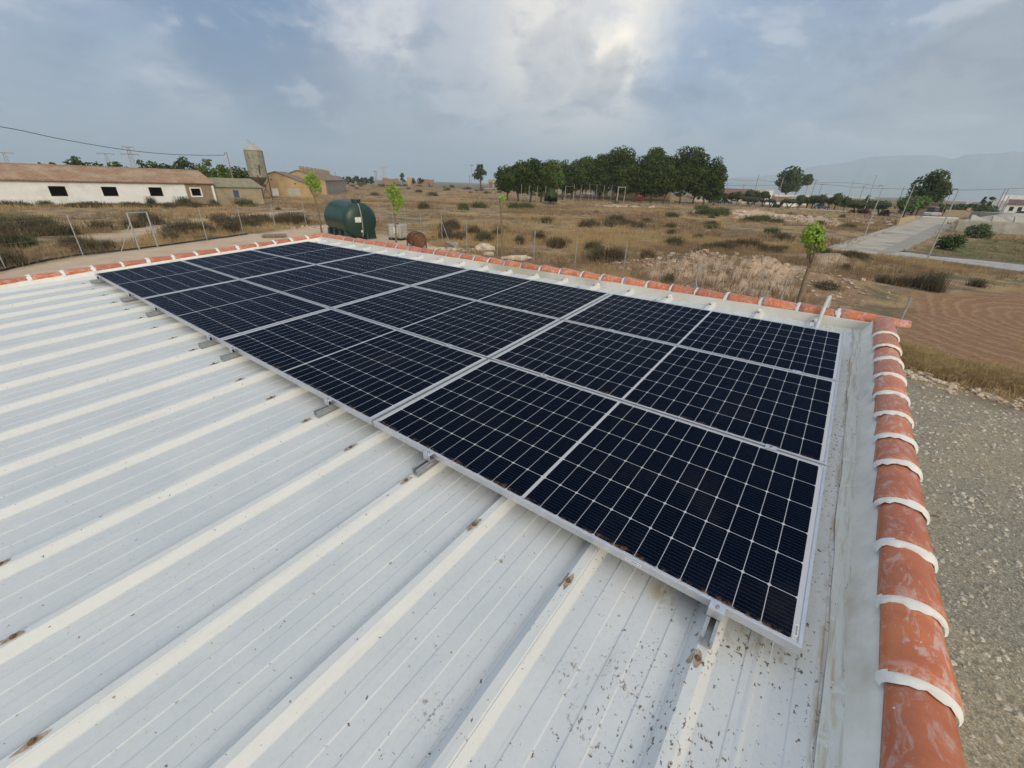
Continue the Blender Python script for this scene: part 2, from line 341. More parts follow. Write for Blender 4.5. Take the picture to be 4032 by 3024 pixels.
def make_cell():
    m, nt, b = newmat('solar_cells'); v = coord(nt)
    sp = nt.nodes.new('ShaderNodeSeparateXYZ'); nt.links.new(v, sp.inputs[0]); u, w = sp.outputs[0], sp.outputs[1]
    us = math_(nt, 'SUBTRACT', math_(nt, 'ABSOLUTE', math_(nt, 'SUBTRACT', u, 1.047)), .0075)
    pu, pv = .0842, .1680
    a = math_(nt, 'DIVIDE', us, pu); ia = math_(nt, 'FLOOR', a); fa = math_(nt, 'FRACT', a)
    du = math_(nt, 'MULTIPLY', math_(nt, 'MINIMUM', fa, math_(nt, 'SUBTRACT', 1.0, fa)), pu)
    vs = math_(nt, 'SUBTRACT', w, .015)
    c = math_(nt, 'DIVIDE', vs, pv); ic = math_(nt, 'FLOOR', c); fc = math_(nt, 'FRACT', c)
    dv = math_(nt, 'MULTIPLY', math_(nt, 'MINIMUM', fc, math_(nt, 'SUBTRACT', 1.0, fc)), pv)
    lu = math_(nt, 'LESS_THAN', du, .00105); lv = math_(nt, 'LESS_THAN', dv, .00120)
    dm = math_(nt, 'LESS_THAN', math_(nt, 'ADD', du, dv), .0085)
    out = math_(nt, 'MAXIMUM', math_(nt, 'LESS_THAN', us, 0.0), math_(nt, 'GREATER_THAN', us, pu * 12))
    out = math_(nt, 'MAXIMUM', out, math_(nt, 'MAXIMUM', math_(nt, 'LESS_THAN', vs, 0.0), math_(nt, 'GREATER_THAN', vs, pv * 6)))
    white = math_(nt, 'MAXIMUM', math_(nt, 'MAXIMUM', lu, lv), math_(nt, 'MAXIMUM', dm, out))
    fb = math_(nt, 'FRACT', math_(nt, 'ADD', math_(nt, 'DIVIDE', vs, pv / 10), .5))
    db = math_(nt, 'MULTIPLY', math_(nt, 'ABSOLUTE', math_(nt, 'SUBTRACT', fb, .5)), pv / 10)
    bus = math_(nt, 'LESS_THAN', db, .00055)
    wn = nt.nodes.new('ShaderNodeTexWhiteNoise'); wn.noise_dimensions = '4D'
    cb = nt.nodes.new('ShaderNodeCombineXYZ'); nt.links.new(ia, cb.inputs[0]); nt.links.new(ic, cb.inputs[1]); nt.links.new(math_(nt, 'SIGN', math_(nt, 'SUBTRACT', u, 1.047)), cb.inputs[2])
    nt.links.new(cb.outputs[0], wn.inputs['Vector'])
    oi = nt.nodes.new('ShaderNodeObjectInfo'); nt.links.new(math_(nt, 'MULTIPLY', oi.outputs['Random'], 91.0), wn.inputs['W'])
    cell = mixc(nt, wn.outputs['Value'], (.0008, .0030, .0100), (.0016, .0040, .0120))
    col = mixc(nt, math_(nt, 'MULTIPLY', bus, .13), cell, (.34, .34, .38))
    col = mixc(nt, math_(nt, 'MULTIPLY', white, .82), col, (.62, .63, .66))
    # settled dust, and leaf litter along the low edge
    dn = noise(nt, wpos(nt), 2.2, 5, .65)
    col = mixc(nt, math_(nt, 'MULTIPLY', ramp(nt, dn, .52, .8), .022), col, (.40, .34, .26))
    ln = noise(nt, v, 38, 5, .7)
    edge = ramp(nt, math_(nt, 'ADD', w, math_(nt, 'MULTIPLY', math_(nt, 'SUBTRACT', noise(nt, v, 7, 2), .5), .07)), .036, .016)
    low = math_(nt, 'MULTIPLY', math_(nt, 'MULTIPLY', edge, ramp(nt, ln, .46, .58)), .8)
    col = mixc(nt, low, col, (.15, .085, .05))
    # matt anti-reflective glass: little mirror-like reflection except at a grazing angle
    df = nt.nodes.new('ShaderNodeBsdfDiffuse'); nt.links.new(col, df.inputs['Color']); gl = nt.nodes.new('ShaderNodeBsdfAnisotropic'); gl.inputs['Roughness'].default_value = .17; gl.inputs['Color'].default_value = (.62, .78, 1, 1)
    lw = nt.nodes.new('ShaderNodeLayerWeight'); lw.inputs[0].default_value = .5
    fr = math_(nt, 'ADD', math_(nt, 'MULTIPLY', math_(nt, 'POWER', lw.outputs['Facing'], 4.5), .13), .004)
    ms = nt.nodes.new('ShaderNodeMixShader'); nt.links.new(fr, ms.inputs[0]); nt.links.new(df.outputs[0], ms.inputs[1]); nt.links.new(gl.outputs[0], ms.inputs[2]); nt.links.new(ms.outputs[0], nt.nodes['Material Output'].inputs['Surface'])
    return m
M_cell = make_cell()

# ================================================================== the building we stand on
RIBS = [8.203, 7.742, 7.281, 6.820, 6.362, 5.903, 5.443, 4.984, 4.525, 4.063, 3.593, 3.111, 2.635, 2.151, 1.673, 1.180, .687, .185, -.32]
PAN = -.115; RT = -.077
YT = 3.725; YB = -8.5
bld = empty('farm_building', (4.2, -2.5, GZ), 0, 'farm building with a white ribbed metal roof edged in terracotta tiles, under the solar panels', 'building')
MB_ = Matrix.Translation((-4.2, 2.5, -GZ)) @ MR
def roof_profile():
    P = [(-.50, PAN)]
    xs = sorted(RIBS)
    def micro(a, b):
        n = max(2, int(round((b - a) / .062))); up = False
        for i in range(1, n):
            x = a + (b - a) * i / n
            z0, z1 = (PAN + .0028, PAN) if up else (PAN, PAN + .0028)
            P.append((x - .0022, z0)); P.append((x + .0022, z1)); up = not up
        if up: P.append((b - .006, PAN + .0028)); P.append((b - .003, PAN))
    prev = -.50
    for i, x in enumerate(xs):
        micro(prev, x - .054)
        P.append((x - .050, PAN)); P.append((x - .016, RT))
        k = len(xs) - 1 - i
        if k % 2 == 1:      # every other rib carries the lap of the next sheet
            P.append((x + .016, RT)); P.append((x + .0205, RT - .0055)); P.append((x + .0225, RT - .0035)); P.append((x + .045, PAN + .0015))
        else: P.append((x + .016, RT)); P.append((x + .044, PAN))
        P.append((x + .048, PAN)); prev = x + .048
    micro(prev, 8.52); P.append((8.52, PAN)); P.append((8.60, PAN))
    return P
prof = roof_profile(); mb = MB()
ys = [YB + (YT + .05 - YB) * i / 34 for i in range(35)]
V = []; Fc = []
for y in ys:
    for (x, z) in prof:
        w = .0022 * math.sin(x * 31 + y * 2.1) * math.sin(y * 3.7 + x * 3)
        V.append((x, y, z + w))
n = len(prof)
for j in range(len(ys) - 1):
    for i in range(n - 1): Fc.append((j * n + i, j * n + i + 1, (j + 1) * n + i + 1, (j + 1) * n + i))
mb.add(V, Fc); sheet = mb.build('roof_sheet', M_roof, bld, matrix=MB_, recalc=False)
# sheet joint step on the right-hand strip and the painted flashing
mb = MB()
mb.prism([(8.335, YB, PAN + .002), (8.352, YB, PAN + .006), (8.36, YB, PAN + .006), (8.364, YB, PAN + .002)], (0, YT - YB, 0))
mb.build('sheet_lap', M_roof, bld, matrix=MB_)
mb = MB(); V = []; Fc = []
yy = np.linspace(YB, YT, 150)
xs_ = [8.522, 8.535, 8.56, 8.585, 8.60]
for y in yy:
    for i, x in enumerate(xs_):
        j = (vn(np.array(x * 9), np.array(y * 5)) - .5)
        V.append((x + (float(j) * .02 if i < 2 else 0), y, PAN + .0035 + (.004 * float(vn(np.array(y * 9), np.array(i * 3.)))) + (.004 if i == 4 else 0)))
n = len(xs_)
for j in range(len(yy) - 1):
    for i in range(n - 1): Fc.append((j * n + i, j * n + i + 1, (j + 1) * n + i + 1, (j + 1) * n + i))
mb.add(V, Fc).build('edge_flashing', M_flash, bld, matrix=MB_)
# walls below (render)
mb = MB()
def wl(mb, a, b, z0=GZ - .4, z1=-.16, t=.22):
    mb.prism([(a[0], a[1], z0), (b[0], b[1], z0), (b[0], b[1], z1), (a[0], a[1], z1)], t)
x0, x1, y0, y1 = -.72, 8.78, -8.6, 3.93
zt = lambda x, y: (RW @ np.array([x, y, -.03]))[2] - .02
def wallp(a, b, nrm, t=.24):
    pts = [(a[0], a[1], GZ - .4), (b[0], b[1], GZ - .4), (b[0], b[1], zt(*b)), (a[0], a[1], zt(*a))]
    pts = [(p[0] - 4.2, p[1] + 2.5, p[2] - GZ) for p in pts]
    MBW.prism(pts, (nrm[0] * t, nrm[1] * t, 0))
MBW = MB(); wallp((x0, y1), (x1, y1), (0, -1)); MBW.build('wall', M_wallw, bld)
MBW = MB(); wallp((x1, y0), (x1, y1 - .245), (-1, 0), .15); MBW.build('wall', M_wallw, bld)
MBW = MB(); wallp((x0, y0), (x0, y1 - .245), (1, 0), .15); MBW.build('wall', M_wallw, bld)
MBW = MB(); wallp((x0 + .155, y0), (x1 - .155, y0), (0, 1)); MBW.build('wall', M_wallw, bld)

# parapets: mortar upstands crowned by tiles
def upstand(name, along, prof, a0, a1, n, jit):
    mb = MB(); V = []; Fc = []
    for t in np.linspace(a0, a1, n):
        for i, (q, z) in enumerate(prof):
            j1 = (float(vn(np.array(t * 6.), np.array(i * 4.3 + 50))) - .5) * jit
            j2 = (float(vn(np.array(t * 17.), np.array(i * 2.3 + 90))) - .5) * jit * .5
            qq, zz = q + j1 + j2, z + (j1 - j2) * .5
            V.append((qq, t, zz) if along == 'y' else (t, qq, zz))
    m = len(prof)
    for j in range(n - 1):
        for i in range(m - 1): Fc.append((j * m + i, j * m + i + 1, (j + 1) * m + i + 1, (j + 1) * m + i))
    Fc.append(tuple(range(m))); Fc.append(tuple((n - 1) * m + k for k in range(m)))
    mb.add(V, Fc); return mb.build(name, M_mort, bld, smooth=True, matrix=MB_)
p_right = upstand('parapet', 'y', [(8.572, PAN - .01), (8.580, PAN + .006), (8.598, PAN + .03), (8.613, -.058), (8.630, -.024), (8.655, -.006), (8.70, .0), (8.76, -.006), (8.785, -.03), (8.785, -.16)], YB, 3.80, 160, .007)
p_top = upstand('parapet', 'x', [(3.700, PAN - .01), (3.712, PAN + .006), (3.722, PAN + .03), (3.727, -.065), (3.735, -.048), (3.76, -.036), (3.81, -.03), (3.87, -.036), (3.90, -.055), (3.93, -.16)], -.70, 8.79, 200, .012)
p_left = upstand('parapet', 'y', [(-.44, PAN - .01), (-.46, PAN + .006), (-.475, PAN + .03), (-.49, -.07), (-.505, -.05), (-.53, -.04), (-.60, -.034), (-.66, -.04), (-.69, -.06), (-.71, -.16)], YB, 3.72, 160, .012)
def ctile(along, q, t0, t1, z, w, h, wide_at_0, seed, par):
    """one half-round tile from t0 to t1 along an axis, centre line q, springing at z; wide end at t0 if wide_at_0"""
    r = random.Random(seed); mb = MB(); nk = 13; nt_ = 7; V = []; th = .011
    dz = r.uniform(-.004, .004); yaw = r.uniform(-.012, .012); wj = r.uniform(-.006, .006)
    for L, off in ((0, 0), (1, -th)):
        for i in range(nt_):
            s = i / (nt_ - 1); t = t0 + (t1 - t0) * s
            k = (1 - s) if wide_at_0 else s
            ww = (w * (.80 + .20 * k) + wj) / 2 + off; hh = h * (.72 + .28 * k) + off + .008 * k
            for a in range(nk):
                an = PI * a / (nk - 1)
                x = q + math.cos(an) * ww + yaw * (s - .5); zz = z + dz + math.sin(an) * hh
                V.append((x, t, zz) if along == 'y' else (t, x, zz))
    Fc = []; o = nk * nt_
    for i in range(nt_ - 1):
        for a in range(nk - 1):
            Fc.append((i * nk + a, i * nk + a + 1, (i + 1) * nk + a + 1, (i + 1) * nk + a))
            Fc.append((o + i * nk + a, o + (i + 1) * nk + a, o + (i + 1) * nk + a + 1, o + i * nk + a + 1))
    for a in range(nk - 1):
        Fc.append((a, o + a, o + a + 1, a + 1)); e = (nt_ - 1) * nk; Fc.append((e + a, e + a + 1, o + e + a + 1, o + e + a))
    for i in range(nt_ - 1):
        Fc.append((i * nk, (i + 1) * nk, o + (i + 1) * nk, o + i * nk)); e = nk - 1; Fc.append((i * nk + e, o + i * nk + e, o + (i + 1) * nk + e, (i + 1) * nk + e))
    mb.add(V, Fc); return mb.build('coping_tile', M_terra if along == 'y' else M_terrax, par, smooth=True)
def joint(along, q, t, z, w, h, seed, par, wid=.026, dirn=-1):
    """crescent of white mortar struck against the wide end of a tile"""
    r = random.Random(seed); mb = MB(); V = []; nk = 15; rows = 4; jz = r.uniform(0, .003); ph = r.random() * 6; wid = wid * r.uniform(.75, 1.1)
    for i in range(rows):
        s = i / (rows - 1)
        for a in range(nk):
            an = PI * (a / (nk - 1)); ex = 1.0
            bw = wid * (.6 + .8 * r.random()) if i == rows - 1 else wid * s
            rr = (1, 1.0, .985, .90)[i]
            x = q + math.cos(an) * (w / 2 + .0015) * rr * ex; zz = z - .002 + math.sin(an) * (h + .0065 + jz * math.sin(3 * an + ph)) * ((1, 1.0, .96, .82)[i])
            tt = t + dirn * (bw + .002) + (.010 if i == 0 else 0) * -dirn
            V.append((x, tt, zz) if along == 'y' else (tt, x, zz))
    Fc = []
    for i in range(rows - 1):
        for a in range(nk - 1): Fc.append((i * nk + a, i * nk + a + 1, (i + 1) * nk + a + 1, (i + 1) * nk + a))
    mb.add(V, Fc); return mb.build('mortar_joint', M_mortw, par, smooth=True)
# right row: seams measured towards the viewer
seams = [3.2, 2.88, 2.6, 2.3, 2.0, 1.72, 1.453, 1.195, .882, .61, .332, .045, -.25, -.54, -.84, -1.13, -1.42, -1.72]
prev = 3.66
for i, s in enumerate(seams):
    t = ctile('y', 8.705, s, prev + .045, -.004, .170, .062, True, 100 + i, p_right)
    joint('y', 8.705, s, -.006, .176, .064, 200 + i, p_right)
    prev = s
# top row
xs_s = [8.385, 8.06, 7.73, 7.402, 7.076, 6.805, 6.52, 6.22, 5.932, 5.641, 5.314, 4.996, 4.671, 4.381, 4.062, 3.767, 3.485, 3.19, 2.888, 2.582, 2.258, 1.917, 1.628, 1.289, 1.009, .632, .293, -.031, -.36]
prev = 8.90
for i, s in enumerate(xs_s):
    ctile('x', 3.815, s, prev + (0 if i == 0 else .04), -.044, .185, .064, True, 300 + i, p_top)
    joint('x', 3.815, s, -.044, .182, .064, 400 + i, p_top, .026)
    prev = s
ctile('x', 3.815, -.66, prev + .03, -.046, .18, .062, True, 390, p_top)
# left row
ly = [3.45 - .335 * i for i in range(20)]
prev = 3.74
for i, s in enumerate(ly):
    ctile('y', -.60, s, prev + .04, -.046, .185, .062, True, 500 + i, p_left)
    joint('y', -.60, s, -.048, .195, .066, 600 + i, p_left, .032)
    prev = s
# mortar plugs where the ribs meet the top parapet
for i, x in enumerate(RIBS[:-1]):
    mb = MB(); r = random.Random(i)
    mb.ell((x + r.uniform(-.01, .012), 3.705, -.088), (.026 + r.random() * .012, .028, .018 + r.random() * .012), 10, 7, jit=.3)
    mb.build('mortar_plug', M_mort, bld, smooth=True, matrix=MB_)
# roof screws with flaked paint around
def screw(x, y, big, seed):
    r = random.Random(seed); mb = MB(); z = RT + .0012
    # flake: irregular plate wrapped over shoulder of the rib
    k = 11; pts = []
    for i in range(k):
        a = 2 * PI * i / k; ry = (.040 if big else .028) * r.uniform(.55, 1.25); rx = .011 * r.uniform(.8, 1.2)
        pts.append((x - .003 + rx * math.cos(a), y + ry * math.sin(a), z))
    mb.prism(pts, (0, 0, .0010), mi=1)
    side = []
    for i in range(6):
        side.append((y + (-.03 + .012 * i) * (1.1 if big else .8)))
    vs = []; 
    for yy_ in side: vs.append((x - .0165, yy_, RT + .001)); vs.append((x - .0175 - .014 * r.uniform(.3, 1) , yy_, None))
    V = []
    for (a, b_, c) in vs:
        if c is None: c = RT - (-.017 + x - a) / .037 * .038 + .0016
        V.append((a - .0012, b_, c))
    mb.add(V, [(2 * i, 2 * i + 1, 2 * i + 3, 2 * i + 2) for i in range(5)], mi=1)
    mb.lathe([(0, .003), (.010, .003), (.010, .0018), (.0, .0016)], 14, (x - .004, y, z), mi=0)
    mb.lathe([(.0062, .002), (.0062, .008), (.004, .0095), (0, .0095)], 6, (x - .004, y, z), mi=0)
    mb.build('roof_screw', [M_rust, M_patch], bld, matrix=MB_)
for i, x in enumerate(RIBS[:-1]):
    screw(x, -.165 - .006 * (i % 3), i > 0, i)
    screw(x, -1.465 + .01 * (i % 3), True, i + 40)
    if i < 14: screw(x, 3.60, False, i + 80)

# ================================================================== solar panels
L, W_ = 2.094, 1.038; GX, GY = .0214, .0172
cols = ['of the nearest column, by the right-hand tiled edge', 'of the second column from the right-hand tiled edge', 'of the third column from the right-hand tiled edge', 'of the farthest column, by the far left tiled edge']
rows_ = ['lowest solar panel', 'middle solar panel', 'uppermost solar panel']
def make_panel():
    e = empty('solar_panel'); mb = MB(); h = .035; lip = .0115
    mb.box((L / 2, lip / 2, -h / 2), (L, lip, h)); mb.box((L / 2, W_ - lip / 2, -h / 2), (L, lip, h))
    mb.box((lip / 2, W_ / 2, -h / 2 - .0002), (lip, W_ - 2 * lip - .0006, h - .0004)); mb.box((L - lip / 2, W_ / 2, -h / 2 - .0002), (lip, W_ - 2 * lip - .0006, h - .0004))
    mb.build('frame', M_alu, e, bevel=.0012)
    mb = MB(); mb.box((L / 2, W_ / 2, -.0055), (L - 2 * lip - .0006, W_ - 2 * lip - .0006, .006)); mb.build('glass', M_cell, e)
    return e
def write_label(par, loc, rot, w, text):
    cu = bpy.data.curves.new('txt', 'FONT'); cu.body = text; cu.size = .010; cu.extrude = .0001
    t = bpy.data.objects.new('txt', cu); COL.objects.link(t); bpy.context.view_layer.update()
    me = bpy.data.meshes.new_from_object(t.evaluated_get(bpy.context.evaluated_depsgraph_get())); bpy.data.objects.remove(t); bpy.data.curves.remove(cu)
    me.materials.clear(); me.materials.append(M_black)
    o = bpy.data.objects.new('lettering', me); COL.objects.link(o); o.parent = par; o.location = loc; o.rotation_euler = rot; return o
P0 = make_panel(); panels = {}
for i in range(4):
    for j in range(3):
        o = P0 if (i, j) == (0, 0) else copy_tree(P0)
        o.matrix_basis = MR @ Matrix.Translation((i * (L + GX), j * (W_ + GY), 0))
        tag(o, '%s %s' % (rows_[j], cols[3 - i]), 'solar panel', 'solar panels in a four by three array'); panels[i, j] = o
def sticker(par, u, w=.062):
    mb = MB(); mb.box((u, -.0006, -.0155), (w, .0008, .011)); s = mb.build('sticker', M_white, par)
    mb = MB(); r = random.Random(3); x = u - w * .42
    while x < u + w * .42:
        ww = r.choice((.0012, .002, .0035)); mb.box((x, -.0013, -.0145), (ww, .0006, .004)); x += ww + r.choice((.001, .002, .004))
    mb.build('print', M_black, s)
sticker(panels[3, 0], 1.565); sticker(panels[1, 0], 1.90, .05)
mb = MB(); mb.box((L - .0195, .055, -.00215), (.009, .045, .0006)); s = mb.build('sticker', M_white, panels[3, 0])
mb = MB()
for k in range(7): mb.box((L - .0195, .038 + k * .0055, -.0016), (.006, .0028, .0004))
mb.build('print', M_black, s)
# ---- rails with their clamps
RX = [8.205, 6.828, 5.915, 4.522, 4.070, 2.645, 1.722, .27]
ordn = ['nearest the right-hand end', 'second from the right-hand end', 'third from the right-hand end', 'fourth from the right-hand end', 'fifth from the right-hand end', 'sixth from the right-hand end', 'seventh from the right-hand end', 'by the far left corner']
def make_rail():
    e = empty('mounting_rail'); mb = MB(); y0, y1 = -.115, 3.20
    pr = [(-.020, -.0005), (-.009, -.0005), (-.009, -.010), (-.013, -.010), (-.013, -.030), (.013, -.030), (.013, -.010), (.009, -.010), (.009, -.0005), (.020, -.0005), (.020, -.014), (.017, -.017), (.020, -.020), (.020, -.0385), (-.020, -.0385), (-.020, -.020), (-.017, -.017), (-.020, -.014)]
    n = len(pr); V = [(x, y, z) for y in (y0, y1) for x, z in pr]
    Fc = [(i, (i + 1) % n, n + (i + 1) % n, n + i) for i in range(n)]
    # end caps as triangle pieces of the wall section
    for o_ in (0, n):
        for q in ((0, 1, 2, 3, 17), (3, 4, 16, 17), (4, 15, 16), (4, 14, 15), (4, 5, 13, 14), (5, 12, 13), (5, 11, 12), (5, 6, 10, 11), (6, 7, 8, 9, 10)):
            Fc.append(tuple(o_ + k for k in q))
    mb.add(V, Fc); mb.build('rail_profile', M_alud, e)
    mb = MB(); mb.box((0, (y0 + y1) / 2, -.0402), (.036, y1 - y0 - .004, .003)); mb.build('rubber_strip', M_black, e)
    def endclamp(y, s):
        mb = MB()
        mb.box((0, y - s * .011, .0375), (.048, .034, .003))               # lip over the frame
        mb.box((0, y - s * .027, .0190), (.048, .003, .034))
        mb.box((0, y - s * .0145, .0035), (.048, .022, .003))
        c = mb.build('end_clamp', M_alu, e, bevel=.0006)
        mb = MB(); mb.lathe([(0, .0), (.0062, .0), (.0062, .007), (.0035, .007), (.0035, .004), (0, .004)], 14, (0, y - s * .012, .0392)); mb.build('bolt', M_steel, c)
        mb = MB(); mb.box((0, y - s * .014, .018), (.016, .016, .026)); mb.build('spacer', M_black, c)
    endclamp(-.004, 1); endclamp(3 * W_ + 2 * GY + .004, -1)
    for k in (1, 2):
        y = k * (W_ + GY) - GY / 2
        mb = MB(); mb.box((0, y, .0378), (.05, .040, .003)); mb.box((0, y, .018), (.048, GY - .004, .036))
        c = mb.build('mid_clamp', M_alu, e, bevel=.0006)
        mb = MB(); mb.lathe([(0, .0), (.0062, .0), (.0062, .007), (.0035, .007), (.0035, .004), (0, .004)], 14, (0, y, .0395)); mb.build('bolt', M_steel, c)
    return e
R0 = make_rail()
for i, x in enumerate(RX):
    o = R0 if i == 0 else copy_tree(R0)
    o.matrix_basis = MR @ Matrix.Translation((x, 0, -.0355))
    tag(o, 'aluminium rail and clamps under the low panel edge, %s' % ordn[i], 'mounting rail', 'mounting rails under the solar panels')
# ---- conduit over the parapet
mb = MB()
cp = [(8.243, 3.18, -.088), (8.243, 3.42, -.085), (8.246, 3.58, -.06), (8.25, 3.68, -.02), (8.255, 3.75, .05), (8.262, 3.82, .098), (8.268, 3.89, .10), (8.273, 3.95, .03), (8.275, 3.97, -.12), (8.275, 3.97, -1.4)]
def smooth_path(P, n=6):
    out = []; P = [Vector(p) for p in P]
    for i in range(len(P) - 1):
        a = P[max(i - 1, 0)]; b = P[i]; c = P[i + 1]; d = P[min(i + 2, len(P) - 1)]
        for k in range(n):
            t = k / n
            out.append(.5 * ((2 * b) + (c - a) * t + (2 * a - 5 * b + 4 * c - d) * t * t + (3 * b - a - 3 * c + d) * t ** 3))
    out.append(P[-1]); return out
pp = smooth_path(cp, 12)
mb.tube(pp, [.0155 + (.0009 if i % 2 else 0) for i in range(len(pp))], 12)
o = mb.build('cable_conduit', M_grey, smooth=True, matrix=MR); tag(o, 'light grey flexible conduit arching over the tiled parapet near the corner', 'conduit')
mb = MB(); mb.tube([(8.72, .955, -.045), (8.846, 1.0, -.045)], .0045, 8); o = mb.build('steel_rod', M_rust, matrix=MR); tag(o, 'rusty steel rod sticking out beyond the right-hand coping tiles', 'rod')
# ================================================================== ground
def ground_mat():
    m, nt, b = newmat('dry_ground'); v = wpos(nt)
    def at(n):
        a = nt.nodes.new('ShaderNodeAttribute'); a.attribute_name = n; return a.outputs['Fac']
    nb = noise(nt, v, .09, 5, .6); nm = noise(nt, v, .8, 6, .65); nf = noise(nt, v, 7, 5, .7); ng = noise(nt, v, 45, 4, .7)
    soil = mixc(nt, ramp(nt, nf, .3, .7), (.35, .225, .14), (.46, .32, .21))
    soil = mixc(nt, ramp(nt, nm, .35, .7), soil, (.27, .17, .105))
    straw = mixc(nt, ramp(nt, nf, .3, .7), (.35, .245, .12), (.45, .325, .16))
    scrub = mixc(nt, ramp(nt, nf, .3, .7), (.145, .12, .07), (.215, .175, .105))
    col = mixc(nt, ramp(nt, noise(nt, v, .22, 5, .65, .5), .46, .58), soil, straw)
    col = mixc(nt, ramp(nt, noise(nt, v, .35, 6, .7, 1.0), .47, .60), col, scrub)
    dirt = mixc(nt, ramp(nt, nm, .3, .7), (.66, .51, .37), (.56, .42, .295))
    dirt = mixc(nt, math_(nt, 'MULTIPLY', ramp(nt, ng, .55, .75), .5), dirt, (.55, .45, .33))
    col = mixc(nt, at('dirt'), col, dirt)
    red = mixc(nt, ramp(nt, nf, .3, .7), (.48, .335, .23), (.60, .46, .34))
    col = mixc(nt, at('bare'), col, red)
    gv = nt.nodes.new('ShaderNodeTexVoronoi'); gv.inputs['Scale'].default_value = 80; nt.links.new(v, gv.inputs['Vector'])
    gs = nt.nodes.new('ShaderNodeSeparateColor'); nt.links.new(gv.outputs['Color'], gs.inputs[0])
    grav = mixc(nt, ramp(nt, noise(nt, v, .55, 5, .6, .6), .35, .62), (.50, .41, .275), (.37, .335, .25))
    grav = mixc(nt, ramp(nt, noise(nt, v, 1.5, 4, .6), .55, .72), grav, (.46, .36, .25))
    gd = nt.nodes.new('ShaderNodeTexVoronoi'); gd.inputs['Scale'].default_value = 30; nt.links.new(v, gd.inputs['Vector'])
    gds = nt.nodes.new('ShaderNodeSeparateColor'); nt.links.new(gd.outputs['Color'], gds.inputs[0])
    grav = mixc(nt, math_(nt, 'MULTIPLY', ramp(nt, gs.outputs[0], .0, 1.0), .55), grav, (.22, .205, .17))
    grav = mixc(nt, math_(nt, 'MULTIPLY', math_(nt, 'GREATER_THAN', gs.outputs[1], .80), .6), grav, (.66, .61, .50))
    grav = mixc(nt, math_(nt, 'MULTIPLY', math_(nt, 'GREATER_THAN', gds.outputs[1], .8), .4), grav, (.15, .135, .11))
    col = mixc(nt, at('gravel'), col, grav)
    # ploughed field: harrow marks turning round a centre
    c = g((3000, 1100, 2.0736), 2330, 350)
    sp = nt.nodes.new('ShaderNodeSeparateXYZ'); nt.links.new(v, sp.inputs[0])
    dx = math_(nt, 'SUBTRACT', sp.outputs[0], c[0]); dy = math_(nt, 'MULTIPLY', math_(nt, 'SUBTRACT', sp.outputs[1], c[1]), .62)
    rr = math_(nt, 'SQRT', math_(nt, 'ADD', math_(nt, 'POWER', dx, 2.0), math_(nt, 'POWER', dy, 2.0)))
    rr = math_(nt, 'ADD', rr, math_(nt, 'MULTIPLY', noise(nt, v, .9, 4), .95))
    fur = math_(nt, 'SINE', math_(nt, 'MULTIPLY', rr, 13.0))
    fur = math_(nt, 'ADD', math_(nt, 'MULTIPLY', fur, .5), .5)
    pl = mixc(nt, ramp(nt, nf, .3, .75), (.27, .145, .08), (.35, .215, .125))
    pl = mixc(nt, ramp(nt, math_(nt, 'ADD', math_(nt, 'MULTIPLY', fur, .45), math_(nt, 'MULTIPLY', nf, .8)), .58, 1.05), pl, (.40, .26, .16))
    pl = mixc(nt, ramp(nt, ng, .66, .76), pl, (.40, .30, .22))
    col = mixc(nt, at('plough'), col, pl)
    farc = mixc(nt, ramp(nt, noise(nt, v, .006, 4, .6), .40, .62), (.15, .14, .10), (.24, .20, .135)); col = mixc(nt, math_(nt, 'MULTIPLY', at('far'), .85), col, farc)
    gr = mixc(nt, ramp(nt, nm, .4, .62), (.24, .18, .085), (.10, .12, .045))
    col = mixc(nt, at('green'), col, gr)
    nt.links.new(col, b.inputs['Base Color']); b.inputs['Roughness'].default_value = .95; b.inputs['Specular IOR Level'].default_value = .15
    h = math_(nt, 'ADD', math_(nt, 'MULTIPLY', nf, .6), math_(nt, 'MULTIPLY', ng, .35))
    h = math_(nt, 'ADD', h, math_(nt, 'MULTIPLY', math_(nt, 'MULTIPLY', fur, at('plough')), .28))
    h = math_(nt, 'ADD', h, math_(nt, 'MULTIPLY', math_(nt, 'MULTIPLY', gs.outputs[0], at('gravel')), .30))
    bump(nt, b, h, .8, .09); return m
M_ground = ground_mat()
az0 = math.atan2(RC[2][1], RC[2][0])     # heading of the view
fine = np.linspace(az0 - math.radians(57), az0 + math.radians(57), 640)
coarse = np.linspace(az0 + math.radians(57), az0 + math.radians(303), 70)[1:-1]
az = np.concatenate([fine, coarse]); nr = 430
rad = np.concatenate([[.5, 2.0], 3.2 * (11500 / 3.2) ** (np.linspace(0, 1, nr) ** 1.12)])
A_, R_ = np.meshgrid(az, rad)
X = CW[0] + R_ * np.cos(A_); Y = CW[1] + R_ * np.sin(A_); Zg = gz(X, Y)
Zg = np.where(R_ > 500, GZ + (Zg - GZ) * (1 - sm(500, 900, R_)), Zg)
na = len(az); nrr = len(rad)
me = bpy.data.meshes.new('ground'); me.vertices.add(na * nrr)
me.vertices.foreach_set('co', np.stack([X, Y, Zg], -1).astype(np.float32).ravel())
I, J = np.meshgrid(np.arange(na), np.arange(nrr - 1)); I2 = (I + 1) % na
Fq = np.stack([J * na + I, (J + 1) * na + I, (J + 1) * na + I2, J * na + I2], -1).reshape(-1, 4)
me.loops.add(Fq.size); me.loops.foreach_set('vertex_index', Fq.astype(np.int32).ravel())
me.polygons.add(len(Fq)); me.polygons.foreach_set('loop_start', np.arange(len(Fq), dtype=np.int32) * 4); me.polygons.foreach_set('loop_total', np.full(len(Fq), 4, np.int32))
me.polygons.foreach_set('use_smooth', [True] * len(Fq)); me.update(calc_edges=True)
xf, yf = X.ravel(), Y.ravel()
